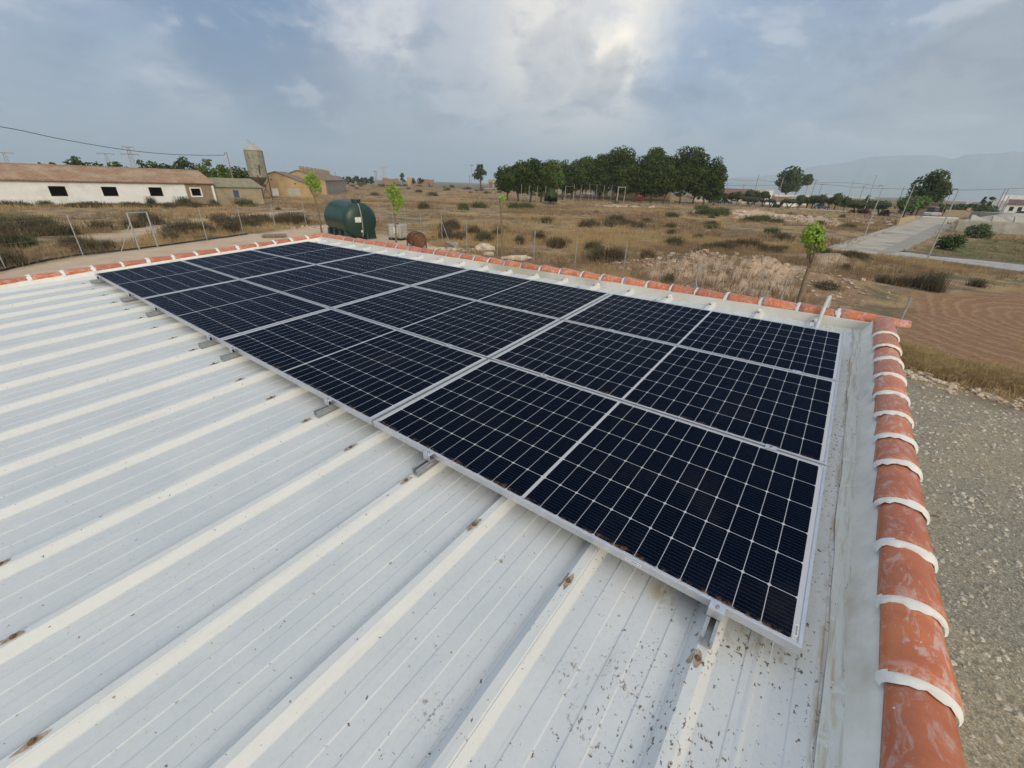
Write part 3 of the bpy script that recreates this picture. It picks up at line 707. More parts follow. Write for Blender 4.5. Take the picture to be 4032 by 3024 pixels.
wob = (fbm(xf * .8, yf * .8, 3) - .5) * 1.6
def zone(polys, soft=.5, w=1.0):
    d = np.full(xf.shape, -1e9)
    near = np.hypot(xf - CW[0], yf - CW[1]) < 400
    for p in polys:
        dd = np.full(xf.shape, -1e9); dd[near] = polydist(xf[near], yf[near], p); d = np.maximum(d, dd)
    return sm(-soft, soft, d + wob * w)
for nme, val in (('dirt', np.maximum(zone([YARD], .4, .5), zone([TRACK], .8, 1.2) * .8)), ('gravel', zone([GRAVEL], .8, .8)), ('plough', zone([PLOUGH], .5, .8)), ('bare', zone([BARE, BARE2, HEAP], .8, 1.4)), ('green', zone([GREENF], .8, 1.0)), ('far', sm(210, 420, np.hypot(xf - CW[0], yf - CW[1])))):
    a = me.attributes.new(nme, 'FLOAT', 'POINT'); a.data.foreach_set('value', val.astype(np.float32))
me.materials.append(M_ground)
o = bpy.data.objects.new('ground', me); COL.objects.link(o); tag(o, kind='structure')

# ------------------------------------------------------------------ road, pavement
M_asph = simple('worn_asphalt', (.40, .35, .28), (.48, .425, .34), .5, .9, .2, .01, c3=(.22, .21, .195), s3=.22, world=True)
M_conc = simple('pale_concrete', (.38, .355, .31), (.45, .415, .36), .9, .9, .2, .01, c3=(.30, .275, .23), s3=.35, world=True)
M_kerb = simple('kerb_stone', (.42, .40, .36), (.50, .48, .43), 1.5, .9, .1, world=True)
M_dark = simple('dark_asphalt', (.10, .10, .10), (.14, .135, .13), 2, .9, .2, world=True)
def sheet_(name, poly, z, mat, thick=.3):
    mb = MB(); mb.prism([(p[0], p[1], z - thick) for p in poly], (0, 0, thick)); o = mb.build(name, mat); return tag(o, kind='structure')
sheet_('road', [g(Q4, 1000, 808), g(Q4, 1545, 590), g(Q4, 1780, 601), g(Q4, 1395, 832), g(Q4, 1290, 842)], GZ + .05, M_asph)
sheet_('road', [g(Q4, 1230, 838), g(Q4, 1395, 832), g(Q4, 1745, 650), g(Q4, 1765, 625), g(Q4, 1640, 642), g(Q4, 1450, 730)], GZ + .054, M_kerb if False else simple('patched_asphalt', (.29, .265, .22), (.34, .31, .26), .6, .9, .2, world=True))
sheet_('pavement', [g(Q4, 905, 803), g(Q4, 1390, 645), g(Q4, 1512, 584), g(Q4, 1541, 589), g(Q4, 996, 808), g(Q4, 960, 812)], GZ + .17, M_conc, .4)
sheet_('pavement', [g(Q4, 1405, 826), g(Q4, 1500, 832), g(Q4, 1600, 853), g(Q4, 2300, 916), g(Q4, 2300, 972), g(Q4, 1560, 868), g(Q4, 1400, 853), g(Q4, 1300, 846)], GZ + .12, M_conc, .4)
sheet_('road', [g(Q4, 1395, 822), g(Q4, 1420, 821), g(Q4, 1500, 838), g(Q4, 2300, 922), g(Q4, 2300, 913), g(Q4, 1520, 834), g(Q4, 1430, 815)], GZ + .13, M_dark, .4)
mb = MB()
for a, b in ((g(Q4, 1545, 589), g(Q4, 1785, 601)),): mb.bar((a[0], a[1], GZ + .16), (b[0], b[1], GZ + .16), .5, .22)
tag(mb.build('kerb', M_white), kind='structure')

# ------------------------------------------------------------------ dry grass and plants (things nobody could count)
M_grassm = leafmat('dry_grass_blades', (.45, .33, .165), (.35, .245, .12), .5, (.54, .41, .22))
M_grassb = leafmat('brown_grass_blades', (.29, .205, .12), (.215, .155, .09), .4, (.36, .26, .15))
def veg_density(x, y):
    d = fbm(x * .12 + 40, y * .12 + 11, 4)
    m = sm(.40, .56, d)
    for P, s in ((YARD, 1.0), (TRACK, .8), (GRAVEL, .6), (PLOUGH, .5), (ROAD_A, .6), (XS_T, .6), (BARE, .6), (BARE2, .5), (BLD, 1.0)):
        m = m * (1 - sm(-.5, .4, polydist(x, y, P)) * min(1, s + .2))
    return m
def scatter(n, r0, r1, a0=-56, a1=56, pw=1.0):
    r = np.sqrt(rng.random(n) ** pw * (r1 * r1 - r0 * r0) + r0 * r0); a = az0 + np.radians(a0 + (a1 - a0) * rng.random(n))
    return CW[0] + r * np.cos(a), CW[1] + r * np.sin(a), r
def tufts(x, y, z, h, w, nb, lean=.45, bw=.02):
    """grass: nb thin blades per tuft, each one quad tapering"""
    n = len(x); T = n * nb
    X0 = np.repeat(x, nb); Y0 = np.repeat(y, nb); Z0 = np.repeat(z, nb); H = np.repeat(h, nb) * (.5 + .6 * rng.random(T)); Wd = np.repeat(w, nb)
    a = rng.random(T) * 2 * PI; rr = np.sqrt(rng.random(T)) * Wd; bx = X0 + rr * np.cos(a); by = Y0 + rr * np.sin(a)
    la = a + (rng.random(T) - .5) * 1.5; le = H * lean * rng.random(T); f = rng.random(T) * 2 * PI
    bwv = np.repeat(bw, nb) if hasattr(bw, '__len__') else np.full(T, bw)
    cx, cy = np.cos(f) * bwv, np.sin(f) * bwv; tx, ty = bx + le * np.cos(la), by + le * np.sin(la)
    V = np.empty((T, 4, 3))
    V[:, 0] = np.stack([bx - cx, by - cy, Z0 - .03], -1); V[:, 1] = np.stack([bx + cx, by + cy, Z0 - .03], -1)
    V[:, 2] = np.stack([tx + cx * .25, ty + cy * .25, Z0 + H], -1); V[:, 3] = np.stack([tx - cx * .25, ty - cy * .25, Z0 + H], -1)
    return V
VV = []
for n, r0, r1, nb, hh, ww, bw in ((26000, 14, 46, 9, .34, .16, .009), (26000, 46, 110, 8, .38, .32, .024), (20000, 110, 330, 7, .45, .8, .07)):
    x, y, r = scatter(n, r0, r1)
    p = veg_density(x, y); k = rng.random(n) < p * .95 + .03; x, y, r = x[k], y[k], r[k]
    inb = np.maximum.reduce([polydist(x, y, P) for P in (YARD, GRAVEL, PLOUGH, ROAD_A, XS_T, BLD)]) > -.2
    inb &= ~(rng.random(len(x)) < .02); x, y, r = x[~inb], y[~inb], r[~inb]
    h = hh * (.6 + .8 * fbm(x * .3 + 3, y * .3, 3)); z = gz(x, y)
    VV.append(tufts(x, y, z, h, ww * (.6 + .8 * rng.random(len(x))), nb, .5, bw))
VG = np.concatenate(VV); pick = fbm(VG[:, 0, 0] * .12, VG[:, 0, 1] * .12, 3) > .53
tag(quads_mesh('dry_grass', VG[pick], M_grassm), kind='stuff'); tag(quads_mesh('weeds', VG[~pick], M_grassb), kind='stuff')
# strip of straw along the front edge of the ploughed field
x = rng.random(9000); s1 = [g((3000, 1100, 2.0736), 1110, 600), g((3000, 1100, 2.0736), 1500, 740), g((3000, 1100, 2.0736), 2140, 870), (34, 12.8)]
seg = np.minimum((x * 3).astype(int), 2); tt = x * 3 - seg; S = np.array(s1)
px_ = S[seg, 0] * (1 - tt) + S[seg + 1, 0] * tt + rng.normal(0, .25, 9000); py_ = S[seg, 1] * (1 - tt) + S[seg + 1, 1] * tt + rng.normal(0, .48, 9000)
tag(quads_mesh('dry_grass', tufts(px_, py_, gz(px_, py_), np.full(9000, .18), np.full(9000, .12), 9, .7, .007), M_grassm), kind='stuff')

# stones and rubble
M_stone = simple('limestone', (.64, .54, .42), (.52, .41, .30), 3, .9, .6, .05, c3=(.30, .22, .15), s3=1.2)
def stones(P, name='rubble', mat=None, n=120, sx=2, sy=1, size=.18):
    mb = MB(); a = math.atan2(P[1] - CW[1], P[0] - CW[0]) + PI / 2
    for i in range(n):
        u, v_ = random.gauss(0, sx), random.gauss(0, sy); x = P[0] + u * math.cos(a) - v_ * math.sin(a); y = P[1] + u * math.sin(a) + v_ * math.cos(a)
        if polydist(np.array([x]), np.array([y]), BLD)[0] > -.5: continue
        s = size * random.choice((.3, .4, .5, .7, 1.0)) * random.uniform(.7, 1.3)
        mb.ell((x, y, gz1((x, y)) + s * .15), (s * random.uniform(.7, 1.3), s * random.uniform(.6, 1.1), s * random.uniform(.35, .7)), 6, 4, jit=.9)
    return tag(mb.build(name, mat or M_stone), kind='stuff')
stones(g(Q8, 150, 320), n=330, sx=2.2, sy=.9, size=.13)
stones(g(Q8, 900, 440), n=520, sx=2.6, sy=1.2, size=.085)
stones(g(Q8, 500, 330), n=160, sx=2.2, sy=.5, size=.15)
stones(g(Q2, 1960, 1075), n=90, sx=1.8, sy=.5, size=.22)
stones(g(Q4, 440, 580), n=160, sx=5, sy=2, size=.5)
stones(g(Q4, 760, 600), n=160, sx=6, sy=2, size=.45)
stones(g(Q3, 1330, 580), n=60, sx=4, sy=1.5, size=.6)
stones(g(Q2, 600, 880), n=70, sx=2.2, sy=.6, size=.16)
stones(g((3000, 1100, 2.0736), 1500, 850), n=220, sx=2.6, sy=.35, size=.10)
stones(g((3000, 1100, 2.0736), 1850, 960), n=160, sx=1.6, sy=.3, size=.10)
for (Q, x, y, r, lb) in ((Q3, 385, 905, (.75, .5, .48), 'big pale boulder standing behind the tiled parapet between two fence posts'), (Q3, 625, 965, (1.05, .5, .26), 'long flat pale boulder lying behind the parapet, right of the bare young tree'), (Q3, 415, 935, (.4, .35, .25), 'small boulder in front of the big pale boulder'), (Q8, 930, 350, (.42, .3, .2), 'brown stone lying on top of the rubble mound')):
    P = g(Q, x, y); mb = MB(); mb.ell((0, 0, r[2] * .42), (r[0] * .85, r[1] * .85, r[2] * .8), 9, 6, jit=.5); mb.ell((r[0] * .5, -.1, r[2] * .3), (r[0] * .5, r[1] * .7, r[2] * .6), 10, 7, jit=.3)
    o = mb.build('boulder', M_stone, loc=(P[0], P[1], gz1(P) - .05)); o.rotation_euler = (0, 0, math.atan2(P[1] - CW[1], P[0] - CW[0]) + PI / 2); tag(o, lb, 'boulder')

# ------------------------------------------------------------------ foliage
def leafcloud(centres, radii, counts, leaf, flat=1.0, shell=.75):
    C = np.repeat(np.array(centres), counts, 0); R = np.repeat(np.array(radii), counts, 0); n = len(C)
    d = rng.normal(size=(n, 3)); d /= np.linalg.norm(d, axis=1, keepdims=True); rr = shell + (1.08 - shell) * rng.random((n, 1))
    p = C + d * R * rr; nn = d + rng.normal(size=(n, 3)) * .55; nn[:, 2] += .25; nn /= np.linalg.norm(nn, axis=1, keepdims=True)
    t = np.cross(nn, rng.normal(size=(n, 3))); t /= np.linalg.norm(t, axis=1, keepdims=True) + 1e-9; b = np.cross(nn, t)
    s = leaf * (.5 + .7 * rng.random((n, 1))); V = np.empty((n, 4, 3))
    V[:, 0] = p - t * s * .5; V[:, 1] = p + b * s * .32; V[:, 2] = p + t * s * .5; V[:, 3] = p - b * s * .32
    return V
M_pine = leafmat('pine_needles', (.026, .048, .009), (.062, .095, .015), .30, (.10, .135, .024))
M_pine2 = leafmat('pine_needles_light', (.065, .11, .02), (.10, .15, .028), .3)
M_dist = leafmat('distant_foliage', (.036, .058, .015), (.058, .085, .022), .2)
M_bark = simple('bark', (.14, .105, .075), (.09, .065, .048), 4, .95, .5, .03)
M_barkp = simple('young_bark', (.235, .175, .115), (.17, .125, .085), 9, .9, .4, .01)
def tree(name, P, h, hw, base, leaf, mat, label, cat='tree', group=None, nl=26, trunk=.18, lean=0, flat=.42, seed=0, forks=2, cover=1.0, z=None, bark=None):
    """P ground point, h height, hw crown half width, base = crown bottom as fraction of h"""
    r = random.Random(seed); zz = gz1(P) if z is None else z; e = empty(name, (P[0], P[1], zz), 0, label, cat, group)
    ch = h * (1 - base); cz = h - ch / 2; cen = []; rad_ = []
    for i in range(nl):
        while True:
            q = Vector((r.uniform(-1, 1), r.uniform(-1, 1), r.uniform(-1, 1)))
            if q.length < 1: break
        s = r.uniform(.30, .48) * (1 - .2 * max(0, q.z)); vz = min(ch * .5, hw * 1.1)
        cen.append((q.x * hw * .80, q.y * hw * .80, cz + q.z * ch * .45)); rad_.append((hw * s, hw * s, vz * s * r.uniform(.6, .9)))
    area = sum(4 * PI * a[0] * a[0] * .8 for a in rad_); cnt = [max(10, int(4 * PI * a[0] * a[0] * .8 / (leaf * leaf) * 1.15 * cover)) for a in rad_]
    V = leafcloud(cen, rad_, cnt, leaf * 1.35); quads_mesh('crown', V, mat, e)
    mb = MB(); top = (lean, 0, cz)
    mb.tube([(0, 0, -.4), (lean * .2, 0, h * base * .5), (lean * .6, .0, h * base), top], [trunk * 1.25, trunk, trunk * .8, trunk * .3], 8)
    for k in range(forks + 3):
        c = cen[r.randrange(nl)]; b0 = (lean * .6, 0, h * base * r.uniform(.6, 1.05)); mb.tube([b0, ((c[0] + b0[0]) * .55, (c[1] + b0[1]) * .55, (c[2] * .55 + b0[2] * .45)), c], [trunk * .45, trunk * .35, trunk * .15], 6)
    mb.build('trunk', bark or M_bark, e, smooth=True); return e
# the four young street trees inside the fence
M_young = leafmat('young_leaves', (.22, .36, .05), (.32, .48, .08), 1.4, (.40, .55, .12))
def young(P, Q, pts, crown, label, seed, cover=1.0, branches=((0, 0),)):
    """pts: pixel track of the trunk from base up, crown: list of (x, y, r) in pixels"""
    d = facing(P); z0 = gz1(P); e = empty('young_tree', (P[0], P[1], z0), 0, label, 'young tree')
    def w(x, y): v = onwall(Q, x, y, P, d); return Vector((v.x - P[0], v.y - P[1], v.z - z0))
    mb = MB()
    for tr in pts:
        q = [w(x, y) for x, y, _ in tr]; mb.tube(smooth_path(q, 4), np.interp(np.linspace(0, len(tr) - 1, (len(tr) - 1) * 4 + 1), range(len(tr)), [t[2] for t in tr]).tolist(), 10)
    sc_ = (w(100, 0) - w(0, 0)).length / 100
    view = Vector((P[0] - CW[0], P[1] - CW[1], 0)).normalized(); cen = []; rad_ = []; r = random.Random(seed)
    for (x, y, rr) in crown:
        c = w(x, y) + view * r.uniform(-.6, .6) * rr * sc_; cen.append(tuple(c)); rad_.append((rr * sc_, rr * sc_, rr * sc_ * .9))
        b0 = w(*pts[0][-1][:2]); mb.tube([b0, (b0 + c) * .5, c], [.016, .011, .006], 5)
    leaf = .075; cnt = [int(260 * cover * (a[0] / .28) ** 2) for a in rad_]
    quads_mesh('crown', leafcloud(cen, rad_, cnt, leaf * 1.5, shell=.25), M_young, e); mb.build('trunk', M_barkp, e, smooth=True); return e
P = g(Q2, 815, 925)
young(P, Q2, [[(815, 930, .085), (800, 850, .07), (780, 720, .06), (745, 610, .055), (718, 560, .045)], [(745, 612, .04), (775, 590, .03), (800, 570, .02)]],
      [(700, 440, 42), (735, 430, 40), (760, 460, 42), (690, 480, 40), (720, 500, 46), (770, 510, 44), (740, 540, 40), (790, 545, 34), (720, 420, 34), (785, 480, 30), (670, 455, 28)], 'young tree with round leafy head left of the green water tank', 1)
P = g(Q2, 1460, 1005)
young(P, Q2, [[(1460, 1010, .075), (1457, 900, .065), (1447, 780, .055), (1440, 700, .05)]],
      [(1400, 540, 40), (1440, 520, 34), (1470, 550, 42), (1395, 590, 36), (1440, 600, 48), (1490, 600, 42), (1515, 640, 34), (1470, 650, 46), (1430, 640, 36), (1500, 690, 32), (1460, 700, 36), (1445, 740, 22), (1480, 735, 20), (1375, 560, 24)], 'young tree with tall leafy head in front of the caged liquid container', 2)
P = g(Q3, 512, 955)
young(P, Q3, [[(512, 960, .07), (510, 820, .06), (506, 700, .055), (503, 600, .045), (490, 520, .02)], [(505, 640, .03), (515, 580, .022), (528, 520, .012)], [(504, 600, .025), (500, 550, .018), (505, 500, .01)]],
      [(520, 525, 15), (535, 515, 12), (500, 510, 14), (485, 520, 10), (510, 498, 9), (495, 580, 9), (510, 560, 9)], 'thin young tree with very few leaves behind the tiled parapet', 3, 1.3)
P = g(Q4, 735, 1162)
young(P, Q4, [[(732, 1170, .085), (755, 1080, .075), (785, 980, .07), (808, 920, .075)], [(808, 925, .05), (800, 880, .035), (812, 830, .025), (815, 790, .015)], [(812, 920, .055), (838, 850, .042), (845, 780, .03), (850, 700, .015)], [(840, 840, .02), (860, 810, .016), (895, 775, .01)]],
      [(835, 660, 40), (800, 690, 38), (870, 680, 38), (790, 740, 34), (835, 720, 48), (885, 730, 32), (810, 780, 30), (860, 770, 32), (815, 820, 20), (890, 790, 22), (770, 715, 18)], 'young tree with forked trunk and bright green ball head near the road', 4, 1.5)
# scrub bushes
M_scrub = leafmat('grey_scrub', (.075, .065, .038), (.13, .108, .062), 1.5, (.19, .155, .095))
M_scrubg = leafmat('green_scrub', (.060, .080, .030), (.10, .12, .048), .7)
def bush_mesh(name, seed, n, leaf, mat, spiky=.5):
    r = random.Random(seed); cen = []; rad_ = []
    for i in range(9):
        a = r.random() * 2 * PI; q = r.random() ** .6 * .62; s = r.uniform(.25, .42); cen.append((q * math.cos(a), q * math.sin(a), s * .5)); rad_.append((s, s, s * r.uniform(.7, 1.3)))
    V = leafcloud(cen, rad_, [n // 9] * 9, leaf, shell=.4)
    nt_ = n // 3; x = rng.normal(0, .38, nt_); y = rng.normal(0, .38, nt_)
    T = tufts(x, y, np.zeros(nt_), np.full(nt_, .62), np.full(nt_, .1), 2, .9, .02)
    o = quads_mesh(name, np.concatenate([V, T]), mat); me_ = o.data; bpy.data.objects.remove(o); return me_
BM = {'grey': [bush_mesh('scrub', i, 560, .13, M_scrub) for i in range(4)], 'green': [bush_mesh('scrub', 9 + i, 560, .14, M_scrubg) for i in range(3)]}
nb_ = 0
def bush(P, w, h, kind='grey', label=None, cat='bush', group='scrub bushes scattered over the dry field'):
    global nb_; nb_ += 1
    o = bpy.data.objects.new('scrub_bush', BM[kind][nb_ % len(BM[kind])]); COL.objects.link(o)
    o.location = (P[0], P[1], gz1(P) - .04); o.rotation_euler = (0, 0, random.random() * 6.28); o.scale = (w * .62, w * .62 * random.uniform(.7, 1.1), h * 1.45)
    tag(o, label or ('low %s scrub bush on the dry field' % ('grey-brown' if kind == 'grey' else 'dull green')), cat, group if not label else None); return o
for (Q, x, y, w, h, kd) in [(Q3, 1110, 725, 1.6, .9, 'grey'), (Q3, 1165, 720, 1.5, .9, 'grey'), (Q3, 1290, 720, 2.0, .9, 'grey'), (Q3, 1340, 690, 2.0, 1.0, 'grey'), (Q3, 1420, 710, 2.0, .8, 'grey'), (Q3, 1500, 730, 2.0, .8, 'grey'), (Q3, 830, 695, 1.6, .8, 'grey'), (Q3, 1760, 855, 1.2, .8, 'grey'),
    (Q3, 1560, 695, 1.3, .7, 'grey'), (Q3, 1740, 655, 2.4, 1.0, 'green'), (Q3, 2000, 640, 4.5, 1.4, 'green'), (Q3, 2080, 645, 3.0, 1.3, 'green'), (Q3, 1960, 605, 4.0, 1.4, 'green'), (Q3, 1740, 780, .9, .6, 'grey'), (Q3, 2030, 740, 1.7, .6, 'green'), (Q3, 1340, 565, 2, 1, 'green'),
    (Q8, 500, 110, 1.0, .6, 'grey'), (Q8, 620, 90, 1.2, .7, 'grey'), (Q8, 740, 80, 1.2, .7, 'grey'), (Q8, 860, 60, 1.3, .7, 'grey'), (Q8, 1000, 70, 1.3, .8, 'grey'), (Q8, 1120, 110, 1.1, .7, 'grey'), (Q8, 1240, 130, 1.1, .7, 'grey'), (Q8, 1330, 110, 1.0, .6, 'grey'), (Q8, 440, 130, .9, .5, 'grey'),
    (Q8, 560, 260, .9, 1.0, 'grey'), (Q8, 90, 450, .55, .6, 'grey'), (Q8, 1900, 185, .9, .5, 'grey'), (Q8, 2050, 240, .9, .5, 'grey'), (Q8, 2150, 250, .9, .5, 'grey'), (Q8, 2010, 310, .6, .5, 'grey'), (Q8, 1750, 190, 1.0, .5, 'grey'), (Q8, 150, 40, 1.2, .6, 'grey'), (Q8, 1780, 560, 1.0, .4, 'grey'),
    (Q4, 1600, 1070, 1.5, 1.1, 'grey'), (Q4, 1530, 1045, 1.0, .7, 'grey'), (Q4, 1410, 1040, .9, .6, 'grey'), (Q4, 1290, 1020, .8, .5, 'grey'), (Q4, 1900, 1040, .8, .5, 'grey'), (Q4, 170, 580, 4, 1.5, 'green'), (Q4, 230, 570, 3, 1.5, 'green'), (Q4, 430, 620, 2.8, 1.0, 'green'), (Q4, 500, 615, 3, 1.2, 'green'), (Q4, 600, 625, 2, .9, 'green'),
    (Q4, 560, 700, 1.6, .8, 'green'), (Q4, 630, 735, 1.6, .8, 'grey'), (Q4, 880, 630, 2, .8, 'green'), (Q4, 1060, 655, 2, .8, 'green'), (Q4, 170, 650, 1.8, .8, 'grey'), (Q4, 80, 730, 1.0, .5, 'grey'),
    (Q3, 640, 855, .9, .8, 'grey'), (Q3, 780, 830, 1.1, .9, 'grey'), (Q3, 900, 880, 1.4, .9, 'grey'), (Q3, 1220, 980, 1.6, 1.0, 'grey'), (Q3, 1330, 990, 1.3, 1.0, 'grey'), (Q3, 1170, 900, 1.3, .8, 'grey'), (Q3, 1560, 1000, 1.0, .8, 'grey'), (Q3, 380, 830, 1.4, .9, 'grey'), (Q3, 300, 780, 1.5, .9, 'grey'), (Q3, 120, 740, 1.5, 1.0, 'grey'), (Q3, 200, 820, 1.2, .8, 'grey'), (Q3, 2080, 990, 1.1, .9, 'grey'), (Q3, 2000, 900, 1.2, .7, 'grey'), (Q3, 2130, 900, 1.2, .7, 'grey'),
    (Q3, 480, 790, 1.2, .8, 'grey'), (Q3, 600, 585, 3, 1.3, 'green'), (Q3, 690, 585, 3, 1.3, 'green'), (Q3, 345, 590, 2.6, 1.2, 'green'), (Q3, 230, 600, 2.4, 1.3, 'green'), (Q2, 1700, 720, 2, 1.2, 'grey'), (Q2, 1660, 570, 3, 1.2, 'grey'), (Q2, 1780, 600, 3, 1.3, 'grey'), (Q2, 1270, 590, 3, 1.2, 'grey'), (Q2, 1900, 560, 3, 1.4, 'grey'), (Q2, 2050, 730, 1.6, 1.0, 'green'), (Q2, 1900, 980, 1.2, 1.1, 'grey'), (Q2, 1960, 900, 1.4, 1.2, 'grey'),
    (Q2, 480, 850, 1.7, 1.2, 'grey'), (Q2, 560, 860, 1.8, 1.3, 'grey'), (Q2, 630, 850, 1.5, 1.2, 'grey'), (Q2, 250, 870, 1.6, 1.0, 'grey'), (Q2, 180, 890, 1.5, .9, 'grey'), (Q2, 30, 920, 1.4, 1.0, 'grey'), (Q1, 1400, 1060, 1.5, .9, 'grey'), (Q1, 1500, 1050, 1.6, 1.0, 'grey'), (Q1, 1620, 1050, 1.6, .9, 'grey'), (Q1, 1800, 1010, 1.7, .9, 'grey'), (Q1, 1360, 1100, 1.0, .6, 'grey'),
    (Q1, 1160, 960, 1.8, 1.2, 'grey'), (Q1, 1230, 980, 1.5, .9, 'grey'), (Q1, 1060, 1020, 1.6, .8, 'grey'), (Q1, 820, 1030, 1.5, .8, 'grey'), (Q1, 330, 1010, 2.4, 1.1, 'green'), (Q1, 220, 1030, 2.2, 1.1, 'grey'), (Q1, 90, 1060, 2.4, 1.0, 'grey'), (Q1, 30, 1010, 2.4, 1.2, 'green'), (Q1, 500, 1080, 1.8, .9, 'grey'), (Q1, 380, 1090, 1.6, .7, 'grey'), (Q1, 60, 1170, 2.0, 1.0, 'grey'),
    (Q1, 180, 1160, 1.8, .7, 'green'), (Q1, 110, 1290, 1.2, .9, 'grey'), (Q1, 700, 1180, 1.4, .6, 'grey'), (Q1, 830, 1170, 1.3, .6, 'grey'), (Q1, 590, 1150, 1.6, .7, 'grey'), (Q1, 2100, 960, 2.0, 1.0, 'grey'), (Q1, 1950, 990, 2.2, 1.0, 'grey'), (Q1, 1750, 980, 2.0, 1.0, 'grey')]:
    bush(g(Q, x, y), w, h, kd)
x, y, r = scatter(1100, 24, 420, pw=1.0)
p = fbm(x * .06, y * .06, 3); bad = np.maximum.reduce([polydist(x, y, P) for P in (YARD, TRACK, GRAVEL, PLOUGH, ROAD_A, XS_T, BARE)])
kk = 0
for i in range(len(x)):
    if bad[i] > -2.5 or p[i] < .45 or kk > 165 or x[i] < -62 and y[i] < 60: continue
    if x[i] > -50 and r[i] > 120: continue
    s = random.uniform(.35, .9) * (1 + r[i] / 110); bush((x[i], y[i]), s, s * random.uniform(.35, .6), random.choice(('grey', 'grey', 'green'))); kk += 1
for (Q, x, y, w, h, kd, lb) in ((Q1, 1465, 824, 2.2, 1.3, 'grey', 'tall brown bush against the white wall end of the long shed'), (Q1, 1935, 824, 3.0, 1.25, 'green', 'dark olive bush in front of the wall with the blue window'), (Q1, 1205, 828, 1.3, 1.5, 'grey', 'bare whitish shrub against the white shed under the third opening'), (Q1, 400, 822, .8, 1.6, 'grey', 'thin brown weed stalk against the white wall under the leftmost opening'),
    (Q1, 1700, 822, 1.4, 1.0, 'grey', 'low brown bush at the corner between the two sheds')):
    bush(g(Q, x, y), w * .9, h, kd, lb)
for i in range(34):
    P = g(Q1, -60 + i * 52, 826 + random.uniform(-4, 10)); s = random.uniform(1.2, 2.2); bush((P[0] + random.uniform(.5, 2.0), P[1]), s, random.uniform(.3, .85), 'grey', None, group='weeds along the foot of the long shed').update_tag()
for o in bpy.data.objects:
    if o.get('group') == 'weeds along the foot of the long shed': o['label'] = 'brown weed clump at the foot of the long white shed'

def round_shrub(Q, x0, x1, yt, yb, mat, label, leaf, seed, name='round_bush'):
    P = g(Q, (x0 + x1) / 2, yb); z0 = gz1(P); R = fw(Q, x0, x1, (yt + yb) / 2, P) / 2; P = (P[0] + (P[0] - CW[0]) / dist(P) * R * .6, P[1] + (P[1] - CW[1]) / dist(P) * R * .6); h = zat(P, Q, (x0 + x1) / 2, yt) - z0
    r = random.Random(seed); cen = []; rad_ = []
    for i in range(30):
        a = r.random() * 2 * PI; q = r.random() ** .5 * .68; zt = (1 - q * q) ** .5 * h * .72; s = r.uniform(.26, .40); cen.append((q * R * math.cos(a), q * R * math.sin(a), r.uniform(.25, 1) * zt)); rad_.append((R * s, R * s, h * s * .62))
    o = quads_mesh(name, leafcloud(cen, rad_, [int(4 * PI * (a[0] ** 2) / leaf ** 2 * .9) for a in rad_], leaf * 1.3, shell=.6), mat); o.location = (P[0], P[1], z0); return tag(o, label, 'bush')
M_olea = leafmat('dark_bush_leaves', (.045, .075, .025), (.07, .11, .035), .8); M_oleb = leafmat('greyish_bush_leaves', (.075, .105, .05), (.11, .145, .07), .8)
round_shrub(Q4, 1592, 1822, 672, 806, M_olea, 'dark round bush at the foot of the nearest street lamp near the road', .17, 4)
round_shrub(Q4, 1772, 2020, 612, 722, M_oleb, 'grey-green round bush in front of the concrete wall', .20, 5)
# loose pebbles on the gravel beside the building
n = 9000; px_ = 8.95 + rng.random(n) ** 1.3 * 7; py_ = -3 + rng.random(n) * 15; k = polydist(px_, py_, GRAVEL) > .2; px_, py_ = px_[k], py_[k]; pz_ = gz(px_, py_); s = .012 + .03 * rng.random(len(px_)) ** 3
V = np.empty((len(px_), 4, 3)); T = []
c0 = np.stack([px_, py_, pz_], -1)
for tri in ((0, 1, 2, 3), (0, 4, 5, 1), (3, 2, 6, 7), (0, 3, 7, 4), (1, 5, 6, 2)):
    T.append(tri)
a = rng.random(len(px_)) * 6.28; ca, sa = np.cos(a), np.sin(a); top = []
for (ux, uy, uz, f) in ((-1, -1, 1, .5), (1, -1, 1, .6), (1, 1, 1, .45), (-1, 1, 1, .6), (-1, -1, -.3, 1), (1, -1, -.3, .9), (1, 1, -.3, 1), (-1, 1, -.3, .9)):
    jx = f * s * ux * (.7 + .6 * rng.random(len(s))); jy = f * s * uy * (.5 + .5 * rng.random(len(s))); top.append(c0 + np.stack([jx * ca - jy * sa, jx * sa + jy * ca, uz * s * (.35 + .4 * rng.random(len(s)))], -1))
VV = np.concatenate([np.stack([top[i] for i in q], 1) for q in T])
tag(quads_mesh('pebbles', VV, simple('pebble', (.60, .54, .43), (.38, .35, .29), 3, .9, 0, world=True)), kind='stuff')
# ================================================================== buildings left
M_ww = simple('lime_wash', (.92, .91, .88), (.86, .85, .81), 1.2, .9, .3, .02, c3=(.76, .73, .66), s3=.35)
M_brick = simple('bare_block', (.34, .26, .17), (.27, .20, .13), 2, .9, .3, .02)
M_beige = simple('beige_render', (.43, .36, .24), (.36, .30, .20), .8, .9, .2, .02, c3=(.30, .24, .16), s3=.5)
M_ochre = simple('ochre_render', (.50, .36, .20), (.43, .31, .17), .7, .9, .2, .02, c3=(.36, .25, .14), s3=.4)
M_ochre2 = simple('ochre_render_pale', (.48, .36, .21), (.40, .30, .18), .7, .9, .2, .02)
M_greyw = simple('grey_block_wall', (.36, .33, .28), (.29, .26, .22), 1.2, .9, .3, .02)
M_int = simple('dark_interior', (.02, .018, .015), (.03, .025, .02), 2, .9, 0)
M_wood = simple('weathered_wood', (.32, .23, .15), (.22, .155, .10), 6, .9, .3, .005)
M_blue = simple('blue_shutter', (.10, .16, .28), (.07, .115, .21), 4, .7, .1)
